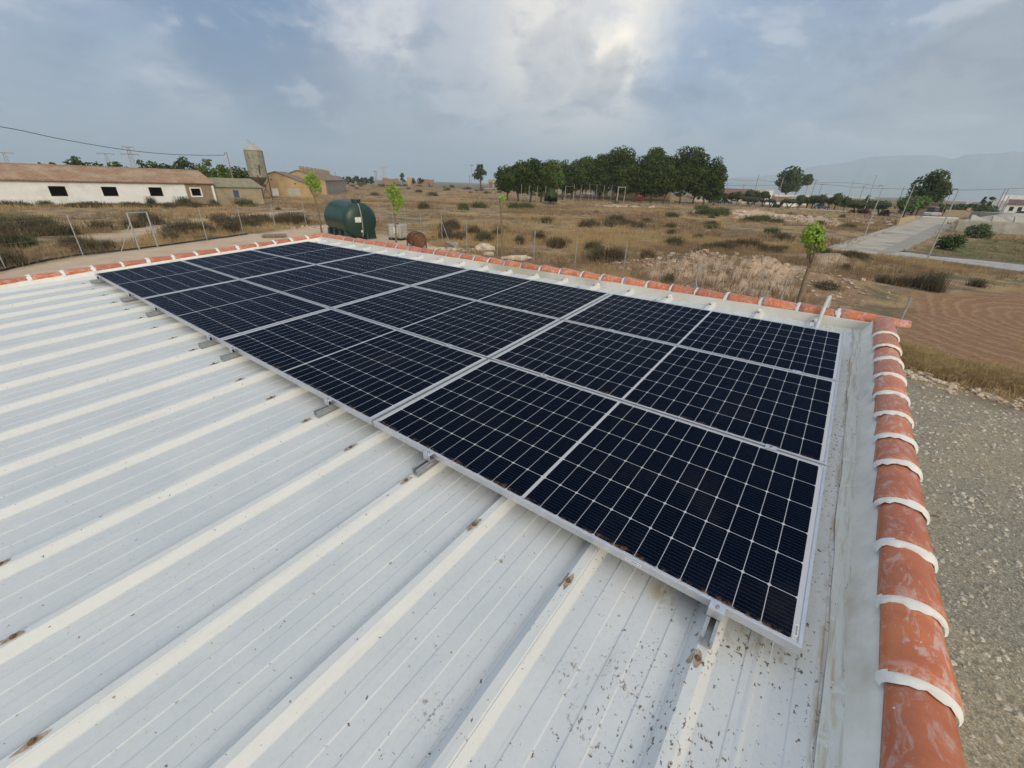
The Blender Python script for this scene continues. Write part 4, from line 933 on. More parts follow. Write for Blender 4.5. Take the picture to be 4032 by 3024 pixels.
M_panel = simple('old_pale_shutter', (.46, .45, .38), (.38, .37, .31), 3, .7, .1)
def tilemat(name, a, b_, rows=3.2, cols_=4.5, c=None):
    m, nt, bb = newmat(name); v = coord(nt)
    br = nt.nodes.new('ShaderNodeTexBrick'); br.offset = 0.5; br.inputs['Scale'].default_value = 1; br.inputs['Mortar Size'].default_value = .035; br.inputs['Brick Width'].default_value = 1 / cols_ ; br.inputs['Row Height'].default_value = 1 / rows
    br.inputs['Color1'].default_value = (*a, 1); br.inputs['Color2'].default_value = (*b_, 1); br.inputs['Mortar'].default_value = (a[0] * .45, a[1] * .45, a[2] * .45, 1)
    mp = nt.nodes.new('ShaderNodeMapping'); mp.inputs['Rotation'].default_value = (0, 0, PI / 2); nt.links.new(v, mp.inputs[0]); nt.links.new(mp.outputs[0], br.inputs['Vector'])
    col = mixc(nt, ramp(nt, noise(nt, v, .5, 5, .7), .4, .66), br.outputs['Color'], c or tuple(x * .75 for x in b_))
    nt.links.new(col, bb.inputs['Base Color']); bb.inputs['Roughness'].default_value = .9; bump(nt, bb, br.outputs['Fac'], -.5, .03); return m
M_tile = tilemat('clay_roof_tiles', (.44, .26, .16), (.35, .20, .12), 3.0, 2.2, (.42, .31, .20))
M_tile2 = tilemat('brown_roof_tiles', (.30, .20, .13), (.25, .165, .11), 3.0, 2.2, (.28, .215, .15))
M_asb = simple('fibre_cement_roof', (.31, .285, .205), (.25, .225, .16), 1.2, .9, .3, .02, c3=(.20, .175, .12), s3=.8)
def wallgrid(name, A, d, s0, s1, z0, z1, ops, thick, mat, par, nrm=None):
    """vertical wall on the line A + s d with rectangular openings, thickness away from the viewer"""
    d = Vector((d[0], d[1], 0)).normalized(); nrm = Vector((nrm[0], nrm[1], 0)); A = Vector((A[0], A[1], 0)); mb = MB()
    S = sorted({s0, s1, *[v for o in ops for v in o[:2] if s0 < v < s1]}); Zs = sorted({z0, z1, *[v for o in ops for v in o[2:4] if z0 < v < z1]})
    for i in range(len(S) - 1):
        run = None
        for j in range(len(Zs) - 1):
            sm_, zm = (S[i] + S[i + 1]) / 2, (Zs[j] + Zs[j + 1]) / 2
            solid = not any(o[0] < sm_ < o[1] and o[2] < zm < o[3] for o in ops)
            if solid and run is None: run = Zs[j]
            if run is not None and (not solid or j == len(Zs) - 2):
                zt_ = Zs[j] if not solid else Zs[j + 1]
                p = [A + d * S[i] + Vector((0, 0, run)), A + d * S[i + 1] + Vector((0, 0, run)), A + d * S[i + 1] + Vector((0, 0, zt_)), A + d * S[i] + Vector((0, 0, zt_))]
                mb.prism(p, nrm * thick); run = None
    off = par.location if par is not None else Vector((0, 0, 0))
    mb.v = [tuple(Vector(v) - off) for v in mb.v]; return mb.build(name, mat, par)
def rel(par, mb):
    o = par.location; mb.v = [tuple(Vector(v) - o) for v in mb.v]; return mb
def rectpx(Q, x0, y0, x1, y1, A, d):
    """pixel rectangle (leaning) -> (s0, s1, z0, z1) on the wall"""
    a = onwall(Q, x0, y0, A, d); b = onwall(Q, x1, y1, A, d); dd = Vector((d[0], d[1])).normalized(); A2 = Vector(A[:2])
    s = sorted(((Vector((a.x, a.y)) - A2).dot(dd), (Vector((b.x, b.y)) - A2).dot(dd))); z = sorted((a.z, b.z)); return (s[0], s[1], z[0], z[1])
def windowframe(par, A, d, o, nrm, mat, bars=0, rows=0, w=.07, depth=.1, label=None, name='window', pane=None, surround=None):
    d = Vector((d[0], d[1], 0)).normalized(); n = Vector((nrm[0], nrm[1], 0)); A3 = Vector((A[0], A[1], 0)) + n * depth; mb = MB(); s0, s1, z0, z1 = o
    def P(s, z): return A3 + d * s + Vector((0, 0, z))
    for a, b in ((P(s0, z0 + w / 2), P(s1, z0 + w / 2)), (P(s0, z1 - w / 2), P(s1, z1 - w / 2)), (P(s0 + w / 2, z0 + w), P(s0 + w / 2, z1 - w)), (P(s1 - w / 2, z0 + w), P(s1 - w / 2, z1 - w))): mb.bar(a, b, w, w, up=(0, 0, 1) if a.z == b.z else (n.x, n.y, 0))
    for k in range(bars): s = s0 + (s1 - s0) * (k + 1) / (bars + 1); mb.bar(P(s, z0 + w), P(s, z1 - w), w * .5, w * .5, up=(n.x, n.y, 0))
    for k in range(rows): z = z0 + (z1 - z0) * (k + 1) / (rows + 1); mb.bar(P(s0 + w, z), P(s1 - w, z), w * .35, w * .35)
    f = rel(par, mb).build(name, mat, par)
    if label: f['label'] = label
    if pane is not None:
        mb = MB(); mb.prism([P(s0 + w * .5, z0 + w * .5) + n * .05, P(s1 - w * .5, z0 + w * .5) + n * .05, P(s1 - w * .5, z1 - w * .5) + n * .05, P(s0 + w * .5, z1 - w * .5) + n * .05], n * .03); rel(par, mb).build('pane', pane, f)
    if surround is not None:
        mb = MB(); q = .16; o2 = -n * (depth + .025)
        for a, b in ((P(s0 - q, z0 - q / 2), P(s1 + q, z0 - q / 2)), (P(s0 - q, z1 + q / 2), P(s1 + q, z1 + q / 2)), (P(s0 - q / 2, z0), P(s0 - q / 2, z1)), (P(s1 + q / 2, z0), P(s1 + q / 2, z1))): mb.bar(a + o2, b + o2, q, .04, up=(0, 0, 1)) if False else mb.bar(a + o2, b + o2, .05 if a.z == b.z else q, q if a.z == b.z else .05, up=(0, 0, 1) if a.z == b.z else (n.x, n.y, 0))
        rel(par, mb).build('surround', surround, f)
    return f
# ---- long white shed
XW = -68.8; A = (XW, 0); d = (0, 1); nn = (-1, 0); ze = GZ + 2.90; YE = 26.3; YW = 22.7
shed = empty('long_shed', (XW - 4, 0, GZ), 0, 'long low white shed with a red tiled roof and dark square openings, far left', 'shed')
wins = [rectpx(Q1, 372, 660, 541, 742, A, d), rectpx(Q1, 797, 674, 944, 750, A, d), rectpx(Q1, 1174, 685, 1300, 755, A, d), rectpx(Q1, 1512, 703, 1600, 758, A, d)]
z0w = sum(w[2] for w in wins[:3]) / 3; z1w = sum(w[3] for w in wins[:3]) / 3
wins = [(w[0], w[1], z0w, z1w) for w in wins[:3]] + [(wins[3][0], wins[3][1], z0w + .05, z1w - .1)]
dy = wins[1][0] - wins[0][0]
more = [(wins[0][0] - dy * k, wins[0][1] - dy * k, z0w, z1w) for k in (3, 4)]
wallgrid('wall', A, d, -32, YW, GZ - .5, ze, wins + more, .3, M_ww, shed, nn)
wallgrid('wall', A, d, YW, YE, GZ - .5, ze, wins, .3, M_brick, shed, nn)['label'] = 'unpainted brown end of the wall'
for w in wins[:3] + more: windowframe(shed, A, d, w, nn, M_int, 4, 1, .05, .12, pane=None, name='window', surround=M_ww if False else None)
windowframe(shed, A, d, wins[3], nn, M_int, 3, 2, .05, .12, surround=M_ww, label='barred opening with a white painted surround')
mb = MB()
for (a, b) in (((XW - .3, -32), (XW - 9, -32)), ((XW - 9, -32), (XW - 9, YE)), ((XW - 9, YE), (XW - .3, YE))):
    mb.prism([(a[0], a[1], GZ - .5), (b[0], b[1], GZ - .5), (b[0], b[1], ze), (a[0], a[1], ze)], (0, .2, 0) if a[1] == b[1] and a[1] < 0 else ((0, -.2, 0) if a[1] == b[1] else (.2, 0, 0)))
mb.prism([(XW - .05, YE - .01, ze), (XW - 8.95, YE - .01, ze), (XW - 4.5, YE - .01, GZ + 4.38)], (0, -.2, 0)); rel(shed, mb).build('back_wall', M_brick, shed)
def gable_roof(par, x0, x1, xr, y0, y1, ze_, zr, mat, t=.12, over=.25, name='roof', hip=0):
    mb = MB()
    for xe in (x0, x1):
        s = (zr - ze_) / abs(xr - xe); o = over if xe == x0 else over; sg = 1 if xe > xr else -1
        mb.prism([(xe + sg * o, y0, ze_ - s * o + .02), (xe + sg * o, y1, ze_ - s * o + .02), (xr + sg * .003, y1 - hip, zr + .02), (xr + sg * .003, y0, zr + .02)], (0, 0, t))
    return rel(par, mb).build(name, mat, par)
gable_roof(shed, XW, XW - 9, XW - 4.5, -32.2, YE + .15, ze, GZ + 4.45, M_tile, over=.16)
mb = MB(); mb.bar((XW - 4.5, -32.2, GZ + 4.60), (XW - 4.5, YE + .15, GZ + 4.60), .34, .10); rel(shed, mb).build('ridge', simple('ridge_mortar', (.44, .34, .24), (.36, .26, .17), 2), shed)
mb = MB(); mb.bar((XW + .19, -32.2, ze - .10), (XW + .19, YE + .15, ze - .10), .10, .07); rel(shed, mb).build('eave_board', simple('eave_brown', (.20, .10, .06), (.15, .08, .05), 2), shed)
# ---- lower shed with blue window
XB = XW - .35; A2 = (XB, 0); YB1 = 33.3; ze2 = GZ + 2.42
s2 = empty('small_shed', (XB - 3, 30, GZ), 0, 'small sandy shed with grey sheet roof and one blue window', 'shed')
wb = rectpx(Q1, 1842, 702, 1900, 761, A2, d)
wallgrid('wall', A2, d, YE + .02, YB1, GZ - .5, ze2, [wb], .25, M_beige, s2, nn)
windowframe(s2, A2, d, wb, nn, M_blue, 2, 1, .08, .06, pane=M_blue)
mb = MB(); mb.prism([(XB - .25, YB1, GZ - .5), (XB - 7, YB1, GZ - .5), (XB - 7, YB1, ze2), (XB - 3.6, YB1, GZ + 3.5), (XB - .02, YB1, ze2), (XB - .25, YB1, ze2)], (0, -.2, 0)); rel(s2, mb).build('side_wall', M_beige, s2)
mb = MB(); nxx = 46; V = []; Fc = []
for side in (0, 1):
    base_ = len(V)
    for i in range(nxx * 2 + 1):
        y = YE + .05 + (YB1 + .3 - YE - .05) * i / (nxx * 2); zz = .035 * (1 if i % 2 else -1)
        for (xx, z_) in (((XB + .3, ze2 - .05), (XB - 3.6, GZ + 3.62)) if side == 0 else ((XB - 3.6, GZ + 3.62), (XB - 7.3, ze2))): V.append((xx, y, z_ + zz + .06))
    for i in range(nxx * 2): k = base_ + i * 2; Fc.append((k, k + 1, k + 3, k + 2))
mb.add(V, Fc); o = rel(s2, mb).build('roof', M_asb, s2); md = o.modifiers.new('s', 'SOLIDIFY'); md.thickness = .02
# white painted stripe between the sheds
mb = MB(); mb.box((XW + .02, YE - .12, GZ + 1.3), (.04, .28, 2.6)); rel(shed, mb).build('painted_stripe', M_ww, shed)
# ---- silo
Ps = g(Q1, 2085, 772); fs = facing(Ps); zs = gz1(Ps); sw = fw(Q2, 110, 272, 210, Ps) / 2
silo = empty('feed_silo', (Ps[0], Ps[1], zs), 0, 'tall grey sheet-metal feed silo with a conical cap beside the ochre building', 'silo')
zz = lambda x, y: onwall(Q2, x, y, Ps, fs).z - zs
zt_, zb_, zh_, za_ = zz(190, 205), zz(245, 435), zz(288, 518), zz(180, 150)
M_silo = simple('galvanised_old', (.36, .345, .27), (.28, .27, .21), 2, .6, .1, c3=(.22, .20, .15), s3=1.0, metal=.15); M_silor = simple('rusty_iron', (.13, .085, .055), (.08, .055, .04), 3, .8, .2)
mb = MB(); pr = [(sw * .25, zt_ + .002)] ; n8 = 12
mb.lathe([(0, zb_), (sw, zb_), (sw, zt_), (0, zt_)], n8); mb.build('tank', M_silo, silo)
mb = MB()
for z in (zt_, zt_ * .72 + zb_ * .28, zt_ * .46 + zb_ * .54, zt_ * .22 + zb_ * .78, zb_): mb.lathe([(sw + .002, z - .05), (sw + .05, z - .05), (sw + .05, z + .03), (sw + .002, z + .03)], n8)
for k in range(n8): a = 2 * PI * k / n8; mb.bar((sw * 1.02 * math.cos(a), sw * 1.02 * math.sin(a), zb_), (sw * 1.02 * math.cos(a), sw * 1.02 * math.sin(a), zt_), .05)
mb.build('hoops', M_silo, silo)
mb = MB(); mb.lathe([(sw * 1.07, zt_ + .04), (sw * .22, za_), (sw * .22, za_ + .12), (0, za_ + .2)], n8); mb.build('cap', simple('cap_sheet', (.44, .42, .35), (.37, .35, .29), 2, .6), silo)
mb = MB(); mb.lathe([(sw * .97, zb_ - .02), (sw * .16, zh_), (sw * .16, zh_ - .4), (0, zh_ - .4)], n8); mb.build('hopper', simple('hopper_sheet', (.16, .145, .115), (.11, .10, .08), 2, .7), silo)
for k in range(4):
    a = PI / 4 + PI / 2 * k + .3; mb = MB(); c, s = math.cos(a) * sw * 1.05, math.sin(a) * sw * 1.05; mb.bar((c, s, -.3), (c, s, zb_ + .3), .14, up=(1, 0, 0)); a2 = a + PI / 2; mb.bar((c, s, .3), (math.cos(a2) * sw * 1.05, math.sin(a2) * sw * 1.05, zb_ - .3), .07); mb.build('leg', M_silor, silo)
mb = MB(); tq = onwall(Q2, 262, 330, Ps, fs); bq = onwall(Q2, 288, 520, Ps, fs); vv = Vector((CW[0] - Ps[0], CW[1] - Ps[1], 0)).normalized() * (sw + .15)
mb.tube([tq - Vector((Ps[0], Ps[1], zs)) + vv, bq - Vector((Ps[0], Ps[1], zs)) + vv * .6], .11, 8); mb.build('pipe', M_silor, silo)
mb = MB(); mb.bar((0, 0, za_ + .15), (-.5, -.5, za_ + .75), .08); mb.build('lid_arm', M_silo, silo)
# ---- ochre buildings
def traced(par, Q, pts, A, d, depth, mat, name, nrm, front=0.0):
    """a flat wall or panel whose outline stands in the vertical plane through A along d"""
    n = Vector((nrm[0], nrm[1], 0)).normalized(); P = [onwall(Q, x, y, A, d) - n * front for x, y in pts]; mb = MB(); mb.prism(P, n * depth); return rel(par, mb).build(name, mat, par)
Ao = g(Q2, 345, 612); do = (.62, .785); no = (-.785, .62)
oc = empty('ochre_house', (Ao[0], Ao[1], GZ), 0, 'old ochre farmhouse with a low gable and a wide pale shutter', 'house')
traced(oc, Q7, [(870, 1400), (790, 760), (1000, 705), (1480, 880), (1640, 940), (1900, 1290), (1900, 1400)], Ao, do, .4, M_ochre, 'wall', no)
for (pts, nm, mt) in (([(1270, 1065), (1550, 1065), (1580, 1225), (1300, 1230)], 'shutter', M_panel), ([(935, 1062), (1070, 1062), (1105, 1222), (965, 1225)], 'shutter', M_white), ([(970, 1228), (1105, 1225), (1125, 1330), (985, 1340)], 'door', M_greyw)): traced(oc, Q7, pts, Ao, do, .1, mt, nm, no, .06)
traced(oc, Q7, [(1300, 1232), (1570, 1230), (1590, 1290), (1312, 1300)], Ao, do, .1, M_ochre2, 'sill_panel', no, .06)
traced(oc, Q7, [(1520, 1300), (1840, 1290), (1845, 1330), (1530, 1345)], Ao, do, .5, M_greyw, 'low_wall', no, .9)
for (x, y) in ((925, 870), (1447, 960)): traced(oc, Q7, [(x - 16, y - 13), (x + 16, y - 13), (x + 18, y + 13), (x - 14, y + 13)], Ao, do, .1, M_int, 'vent_hole', no, .02)
mb = MB(); n3 = Vector((no[0], no[1], 0)).normalized(); d3 = Vector((do[0], do[1], 0)).normalized()
pk = [onwall(Q7, x, y, Ao, do) for x, y in ((780, 765), (1000, 700), (1480, 876), (1660, 948))]
for a, b in zip(pk[:-1], pk[1:]): mb.prism([a - n3 * .3, b - n3 * .3, b + n3 * 11, a + n3 * 11], (0, 0, .14))
rel(oc, mb).build('roof', M_tile2, oc)
mb = MB()
for a in (onwall(Q7, 800, 770, Ao, do), onwall(Q7, 1900, 1290, Ao, do)):
    mb.prism([a + n3 * .4, a + n3 * 11, Vector((a.x, a.y, GZ - .5)) + n3 * 11, Vector((a.x, a.y, GZ - .5)) + n3 * .4], d3 * .2)
rel(oc, mb).build('side_wall', M_ochre, oc)
# the long ochre barn behind
Ab = g(Q2, 862, 600); Bb = g(Q2, 1040, 552); db = np.array(Bb) - np.array(Ab); Lb = float(np.linalg.norm(db)) * .9; db = db / np.linalg.norm(db)
barn = empty('long_barn', (Ab[0], Ab[1], GZ), 0, 'long ochre barn with a row of small roof vents behind the farmhouse', 'barn')
dg = np.array([-db[1], db[0]]); dg = dg if dg[0] < 0 else -dg          # gable direction
dg = np.array([-.60, -.80]); ng = np.array([-.80, .60])
zeb = onwall(Q2, 858, 468, Ab, dg).z
apex = onwall(Q7, 1500, 672, Ab, dg); hw_ = (Vector((apex.x, apex.y)) - Vector(Ab)).length
d3 = Vector((db[0], db[1], 0)); g3 = Vector((dg[0], dg[1], 0)); A3 = Vector((Ab[0], Ab[1], 0)); n3 = d3
zr = apex.z; up3 = Vector((0, 0, 1))
mb = MB(); mb.prism([A3 + up3 * (GZ - .5), A3 + up3 * zeb, A3 + g3 * hw_ + up3 * zr, A3 + g3 * 2 * hw_ + up3 * zeb, A3 + g3 * 2 * hw_ + up3 * (GZ - .5)], d3 * .3); rel(barn, mb).build('gable_wall', M_ochre2, barn)
mb = MB(); mb.prism([A3 + d3 * .31 + up3 * (GZ - .5), A3 + d3 * Lb + up3 * (GZ - .5), A3 + d3 * Lb + up3 * zeb, A3 + d3 * .31 + up3 * zeb], g3 * .3); rel(barn, mb).build('wall', M_greyw, barn)
mb = MB()
for s, e in ((0, 1), (2, 1)): 
    E0 = A3 + g3 * (hw_ * s + (-.3 if s == 0 else .3)) + up3 * (zeb - .04); R0_ = A3 + g3 * (hw_ + (-.003 if s == 0 else .003)) + up3 * (zr + .03)
    mb.prism([E0 - d3 * .3, E0 + d3 * (Lb + .3), R0_ + d3 * (Lb + .3), R0_ - d3 * .3], (0, 0, .15))
rel(barn, mb).build('roof', M_tile2, barn)
for k in range(9):
    c = A3 + d3 * (.5 + k * Lb / 8.6) + g3 * (hw_ - .9) + up3 * (zr + .1); mb = MB(); mb.box(c + up3 * .15, (.9, .9, .9), rz=math.atan2(db[1], db[0])); mb.box(c + up3 * .85, (1.1, 1.1, .1), rz=math.atan2(db[1], db[0]))
    for sx_ in (-.4, .4):
        for sy_ in (-.4, .4): mb.box(c + Vector((sx_, sy_, .7)), (.08, .08, .3))
    rel(barn, mb).build('roof_vent', M_brick, barn)
for k in range(8):
    c = A3 + d3 * (2.5 + k * Lb / 8.2) + up3 * (GZ + 1.6); mb = MB(); mb.box(c - g3 * .03, (1.1, .12, 1.7), rz=math.atan2(db[1], db[0])); rel(barn, mb).build('window', M_beige, barn)
mb = MB(); P0_ = onwall(Q2, 818, 515, Ao, do)
# ---- utility pole with cable
Pp = atD(Q1, 1838, 590, 88); fp_ = facing(Pp); pz = gz1(Pp); e = empty('utility_pole', (Pp[0], Pp[1], pz), 0, 'thin utility pole with hooked top rising behind the small sandy shed', 'utility pole')
tp = onwall(Q1, 1795, 405, Pp, fp_); mb = MB(); mb.tube([(0, 0, -.5), (tp.x - Pp[0], tp.y - Pp[1], tp.z - pz)], [.11, .07], 8); mb.build('pole', M_wood, e, smooth=True)
hk = onwall(Q1, 1776, 425, Pp, fp_); hk2 = onwall(Q1, 1778, 405, Pp, fp_); O = Vector((Pp[0], Pp[1], pz)); mb = MB(); mb.tube([tp - O, hk2 - O, hk - O], .04, 6); mb.build('hook', M_silor, e)
P2 = atD(Q1, -900, 60, 70); e2 = empty('utility_pole', (P2[0], P2[1], gz1(P2)), 0, 'utility pole beyond the left end of the long shed', 'utility pole'); zt2 = zat(P2, Q1, -900, 80) - gz1(P2); mb = MB(); mb.tube([(0, 0, -.5), (0, 0, zt2)], [.12, .08], 8); mb.build('pole', M_wood, e2)
mb = MB(); a = Vector(hk); c = Vector((P2[0], P2[1], gz1(P2) + zt2))
mid = Vector((*atD(Q1, 0, 200, 72), 0)); mid.z = zat(mid, Q1, 0, 198); q1_ = Vector((*atD(Q1, 1000, 383, 80), 0)); q1_.z = zat(q1_, Q1, 1000, 383); q2_ = Vector((*atD(Q1, 500, 300, 75), 0)); q2_.z = zat(q2_, Q1, 500, 300)
q3_ = Vector((*atD(Q1, 1400, 420, 84), 0)); q3_.z = zat(q3_, Q1, 1400, 420)
mb.tube(smooth_path([a, q3_, q1_, q2_, mid, c], 6), .035, 5); tag(mb.build('overhead_cable', M_black), 'black overhead cable sagging across the sky above the long shed', 'cable')
# ---- lattice pylons
M_pyl = simple('pylon_steel', (.36, .34, .36), (.30, .28, .29), 3, .7, 0); M_pylr = simple('pylon_red', (.42, .20, .17), (.46, .40, .37), 1.5, .7, 0)
def pylon(Q, xb, yb, xt, yt, D, arms, label, mat, w=.9):
    P = atD(Q, xb, yb, D); z0 = GZ; h = zat(P, Q, xt, yt) - z0; e = empty('lattice_pylon', (P[0], P[1], z0), math.atan2(facing(P)[1], facing(P)[0]), label, 'pylon'); mb = MB()
    for sx_, sy_ in ((-1, -1), (1, -1), (1, 1), (-1, 1)): mb.bar((sx_ * w, sy_ * w, -.5), (sx_ * w * .35, sy_ * w * .35, h), .18, up=(1, 0, 0))
    n = 9
    for i in range(n):
        f0, f1 = i / n, (i + 1) / n; r0, r1 = w * (1 - .65 * f0), w * (1 - .65 * f1)
        for s in (-1, 1): mb.bar((-r0 * s, -r0, h * f0), (r1 * s, -r1, h * f1), .10); mb.bar((-r0 * s, r0, h * f0), (r1 * s, r1, h * f1), .10)
    mb.build('mast', mat, e)
    for (f, L_) in arms: mb = MB(); mb.bar((-L_, 0, h * f), (L_, 0, h * f), .35, .3); [mb.bar((s * L_ * .9, 0, h * f - .7), (s * L_ * .9, 0, h * f), .12, up=(1, 0, 0)) for s in (-1, 1)]; mb.build('crossarm', mat, e)
    return e
pylon(Q1, 1060, 515, 1015, 360, 190, [(1.0, 1.5), (.82, 2.3)], 'tall lattice pylon with two crossarms behind the long shed', M_pyl)
pylon(Q1, 868, 510, 845, 410, 240, [(.99, 2.6)], 'lattice pylon with one wide crossarm left of the tall pylon', M_pyl)
pylon(Q1, 55, 470, 22, 404, 260, [(1.0, 2.6)], 'lattice pylon with one crossarm at the far left edge', M_pyl)
pylon(Q2, 1362, 460, 1357, 345, 420, [(.995, 4.2), (.93, 3.2)], 'red and grey lattice pylon standing on the far plain', M_pylr, 1.8)
for (x, h_, lb) in ((1279, 380, 'left thin distant pole near the red pylon'), (1291, 382, 'right thin distant pole near the red pylon'), (935, 388, 'faint distant pole above the barn end'), (2100, 420, 'tiny distant pole left of the floodlight')):
    P = atD(Q2, x, 455, 420); mb = MB(); h = zat(P, Q2, x - 6, h_) - GZ; mb.tube([(0, 0, -1), (0, 0, h)], .32, 6); mb.bar((-1.2, 0, h - .6), (1.2, 0, h - .6), .25); tag(mb.build('distant_pole', M_pyl, loc=(P[0], P[1], GZ)), lb, 'pole')
# ---- trees behind the shed
for i, (x, yt, hwp, D, mat, lb) in enumerate([(570, 432, 75, 150, M_dist, 'biggest dark tree above the tiled roof of the long shed, left group'), (655, 462, 60, 152, M_dist, 'dark tree behind the long shed, right of the biggest one'), (760, 476, 60, 150, M_dist, 'dark tree behind the long shed, under the one-armed pylon'), (900, 478, 60, 150, M_dist, 'dark tree behind the long shed between the two pylons'), (1000, 500, 50, 150, M_dist, 'small dark tree touching the foot of the tall pylon'),
        (1100, 465, 50, 140, M_dist, 'tree with narrow top just right of the tall pylon'), (1245, 470, 75, 135, M_dist, 'broad tree behind the shed, middle of the right group'), (1330, 505, 60, 135, M_dist, 'low tree behind the shed roof before the broad crown'), (1440, 455, 80, 125, M_dist, 'tall spreading dark tree left of the bright green pine'),
        (1540, 500, 50, 120, M_dist, 'low dark tree behind the end of the tiled ridge'), (1625, 465, 62, 105, M_pine2, 'bright green pine behind the small sandy shed'), (1725, 500, 70, 105, M_pine2, 'green pine behind the small shed, left of the utility pole'), (1870, 508, 75, 112, M_pine, 'green pine between the utility pole and the silo'), (310, 478, 45, 190, M_dist, 'tiny dark tree far left above the ridge'), (410, 476, 35, 190, M_dist, 'small dark tree above the ridge left of the big tree')]):
    P = atD(Q1, x, yt, D); h = zat(P, Q1, x, yt) - GZ; hw = fw(Q1, x - hwp, x + hwp, yt, P) / 2 * 1.5
    tree('tree', P, h * 1.03, hw, .05, D * .0036, mat, lb, group=None, nl=44, seed=i, z=GZ, cover=.85)
for i, (x, yt, hwp, D) in enumerate([(945, 430, 30, 420), (990, 432, 30, 425), (1035, 428, 34, 420), (1080, 434, 28, 430), (1115, 420, 22, 420), (1150, 436, 30, 430), (1195, 438, 30, 425), (1240, 426, 36, 420), (880, 420, 40, 400)]):
    P = atD(Q2, x, yt, D); h = zat(P, Q2, x, yt) - GZ; hw = fw(Q2, x - hwp, x + hwp, yt, P) / 2
    tree('tree', P, h, hw, .15, D * .0036, M_dist, 'small distant tree in the row on the horizon right of the barn', nl=12, seed=50 + i, z=GZ, cover=.8, group='row of distant trees behind the barn')
for (x, yt, hwp, lb) in ((1510, 398, 30, 'round dark tree alone on the plain right of the red pylon'), (1607, 436, 18, 'little tree beside the distant square ruin'), (1672, 432, 28, 'little tree between the distant ruin and the red mound')):
    P = atD(Q2, x, yt, 380); h = zat(P, Q2, x, yt) - GZ; hw = fw(Q2, x - hwp, x + hwp, yt, P) / 2; tree('tree', P, h, hw, .25, 1.2, M_dist, lb, nl=12, seed=x, z=GZ)
# distant ruins
M_ruin = simple('ruin_earth', (.30, .21, .14), (.24, .17, .11), .3, .95, 0)
for (Q, x0, x1, yt, yb, D, lb) in ((Q2, 1340, 1485, 443, 470, 400, 'long low earth-coloured ruin below the round dark tree'), (Q2, 1556, 1610, 438, 472, 390, 'small square sandy ruin far on the plain'), (Q2, 1640, 1790, 452, 473, 400, 'low reddish ruin at the right of the far row')):
    P = atD(Q, (x0 + x1) / 2, yb, D); w = fw(Q, x0, x1, yb, P); h = zat(P, Q, (x0 + x1) / 2, yt) - GZ; e = empty('distant_ruin', (P[0], P[1], GZ), math.atan2(facing(P)[1], facing(P)[0]), lb, 'ruin'); mb = MB(); r = random.Random(x0)
    k = 7; pts = [(-w / 2, 0, -1), (w / 2, 0, -1)] + [(w / 2 - w * i / k, 0, h * r.uniform(.88, 1)) for i in range(k + 1)]; mb.prism(pts, (0, 6, 0)); mb.build('wall', M_ruin if x0 != 1556 else M_ochre2, e)
    mb = MB(); mb.box((w * .2, -.05, h * .25), (w * .06, .2, h * .4)); mb.build('doorway', M_int, e)

# ================================================================== yard things
# green tank
Pt = (-24.3, 20.4); M_tank = simple('green_fibreglass', (.009, .040, .030), (.012, .048, .037), 1.5, .38, .05, c3=(.014, .055, .045), s3=.8)
R_t = 1.30; axis = Vector((-.98, .17, 0)).normalized()       # from the near end to the far end
F0 = Vector((*g(Q2, 1150, 975), 0)); fd = None
zt0 = GZ
tank = empty('water_tank', (-21.0, 18.6, GZ), math.atan2(axis.y, axis.x), 'big horizontal dark green water tank with a white notice on its end', 'tank')
Lt = 4.1; cz = 1.35
def ring_prof():
    return [(0, -.26), (.35, -.25), (.7, -.20), (1.0, -.10), (1.17, .0), (1.26, .12), (1.30, .3)] + [(1.30 + (.012 if i % 2 else 0), .3 + (Lt - .6) * i / 22) for i in range(1, 22)] + [(1.30, Lt - .3), (1.26, Lt - .12), (1.17, Lt), (.9, Lt + .12), (0, Lt + .2)]
Mx = Matrix(((0, 0, 1), (1, 0, 0), (0, 1, 0)))   # lathe axis z -> local x
mb = MB(); mb.lathe(ring_prof(), 48, (0, 0, cz), M=Mx); mb.build('body', M_tank, tank, smooth=True)
for k in range(4):
    mb = MB(); x = .45 + k * (Lt - .9) / 3; mb.prism([(x - .18, -1.22, -.15), (x - .18, 1.22, -.15), (x - .18, 1.16, .62), (x - .18, .6, .15), (x - .18, -.6, .15), (x - .18, -1.16, .62)], (.36, 0, 0)); mb.build('saddle', M_tank, tank)
mb = MB(); mb.lathe([(0, 0), (.34, 0), (.34, .16), (.30, .16), (.30, .18), (0, .18)], 24, (.55, 0, cz + 1.26)); mb.build('neck', M_tank, tank)
mb = MB(); mb.lathe([(0, .0), (.38, .0), (.38, .05), (0, .08)], 24, (.55, 0, cz + 1.44)); mb.build('lid', simple('brown_lid', (.17, .085, .06), (.12, .06, .045), 5, .7), tank)
def endx(y, z):
    r = math.hypot(y, z - cz); pr = [(0, -.26), (.35, -.25), (.7, -.20), (1.0, -.10), (1.17, .0), (1.26, .12), (1.30, .3)]
    return float(np.interp(r, [p[0] for p in pr], [p[1] for p in pr])) - .035
mb = MB(); mb.tube([(endx(.05 - .0 * t, cz + 1.2 - 2.3 * t), .10 - .05 * t, cz + 1.2 - 2.3 * t) for t in np.linspace(0, 1, 12)], .035, 8); mb.build('level_tube', simple('grey_tube', (.34, .33, .29), (.28, .27, .24), 5), tank)
mb = MB(); mb.tube([(endx(-.35, .5), -.30, z) for z in (.0, .25, .5)], .045, 8); mb.build('outlet_pipe', simple('green_pipe', (.03, .13, .10), (.03, .11, .09), 5), tank)
mb = MB(); mb.box((endx(.45, cz + .1) + .0, .36, cz + .10), (.02, .46, .36)); sg = mb.build('notice', M_white, tank)
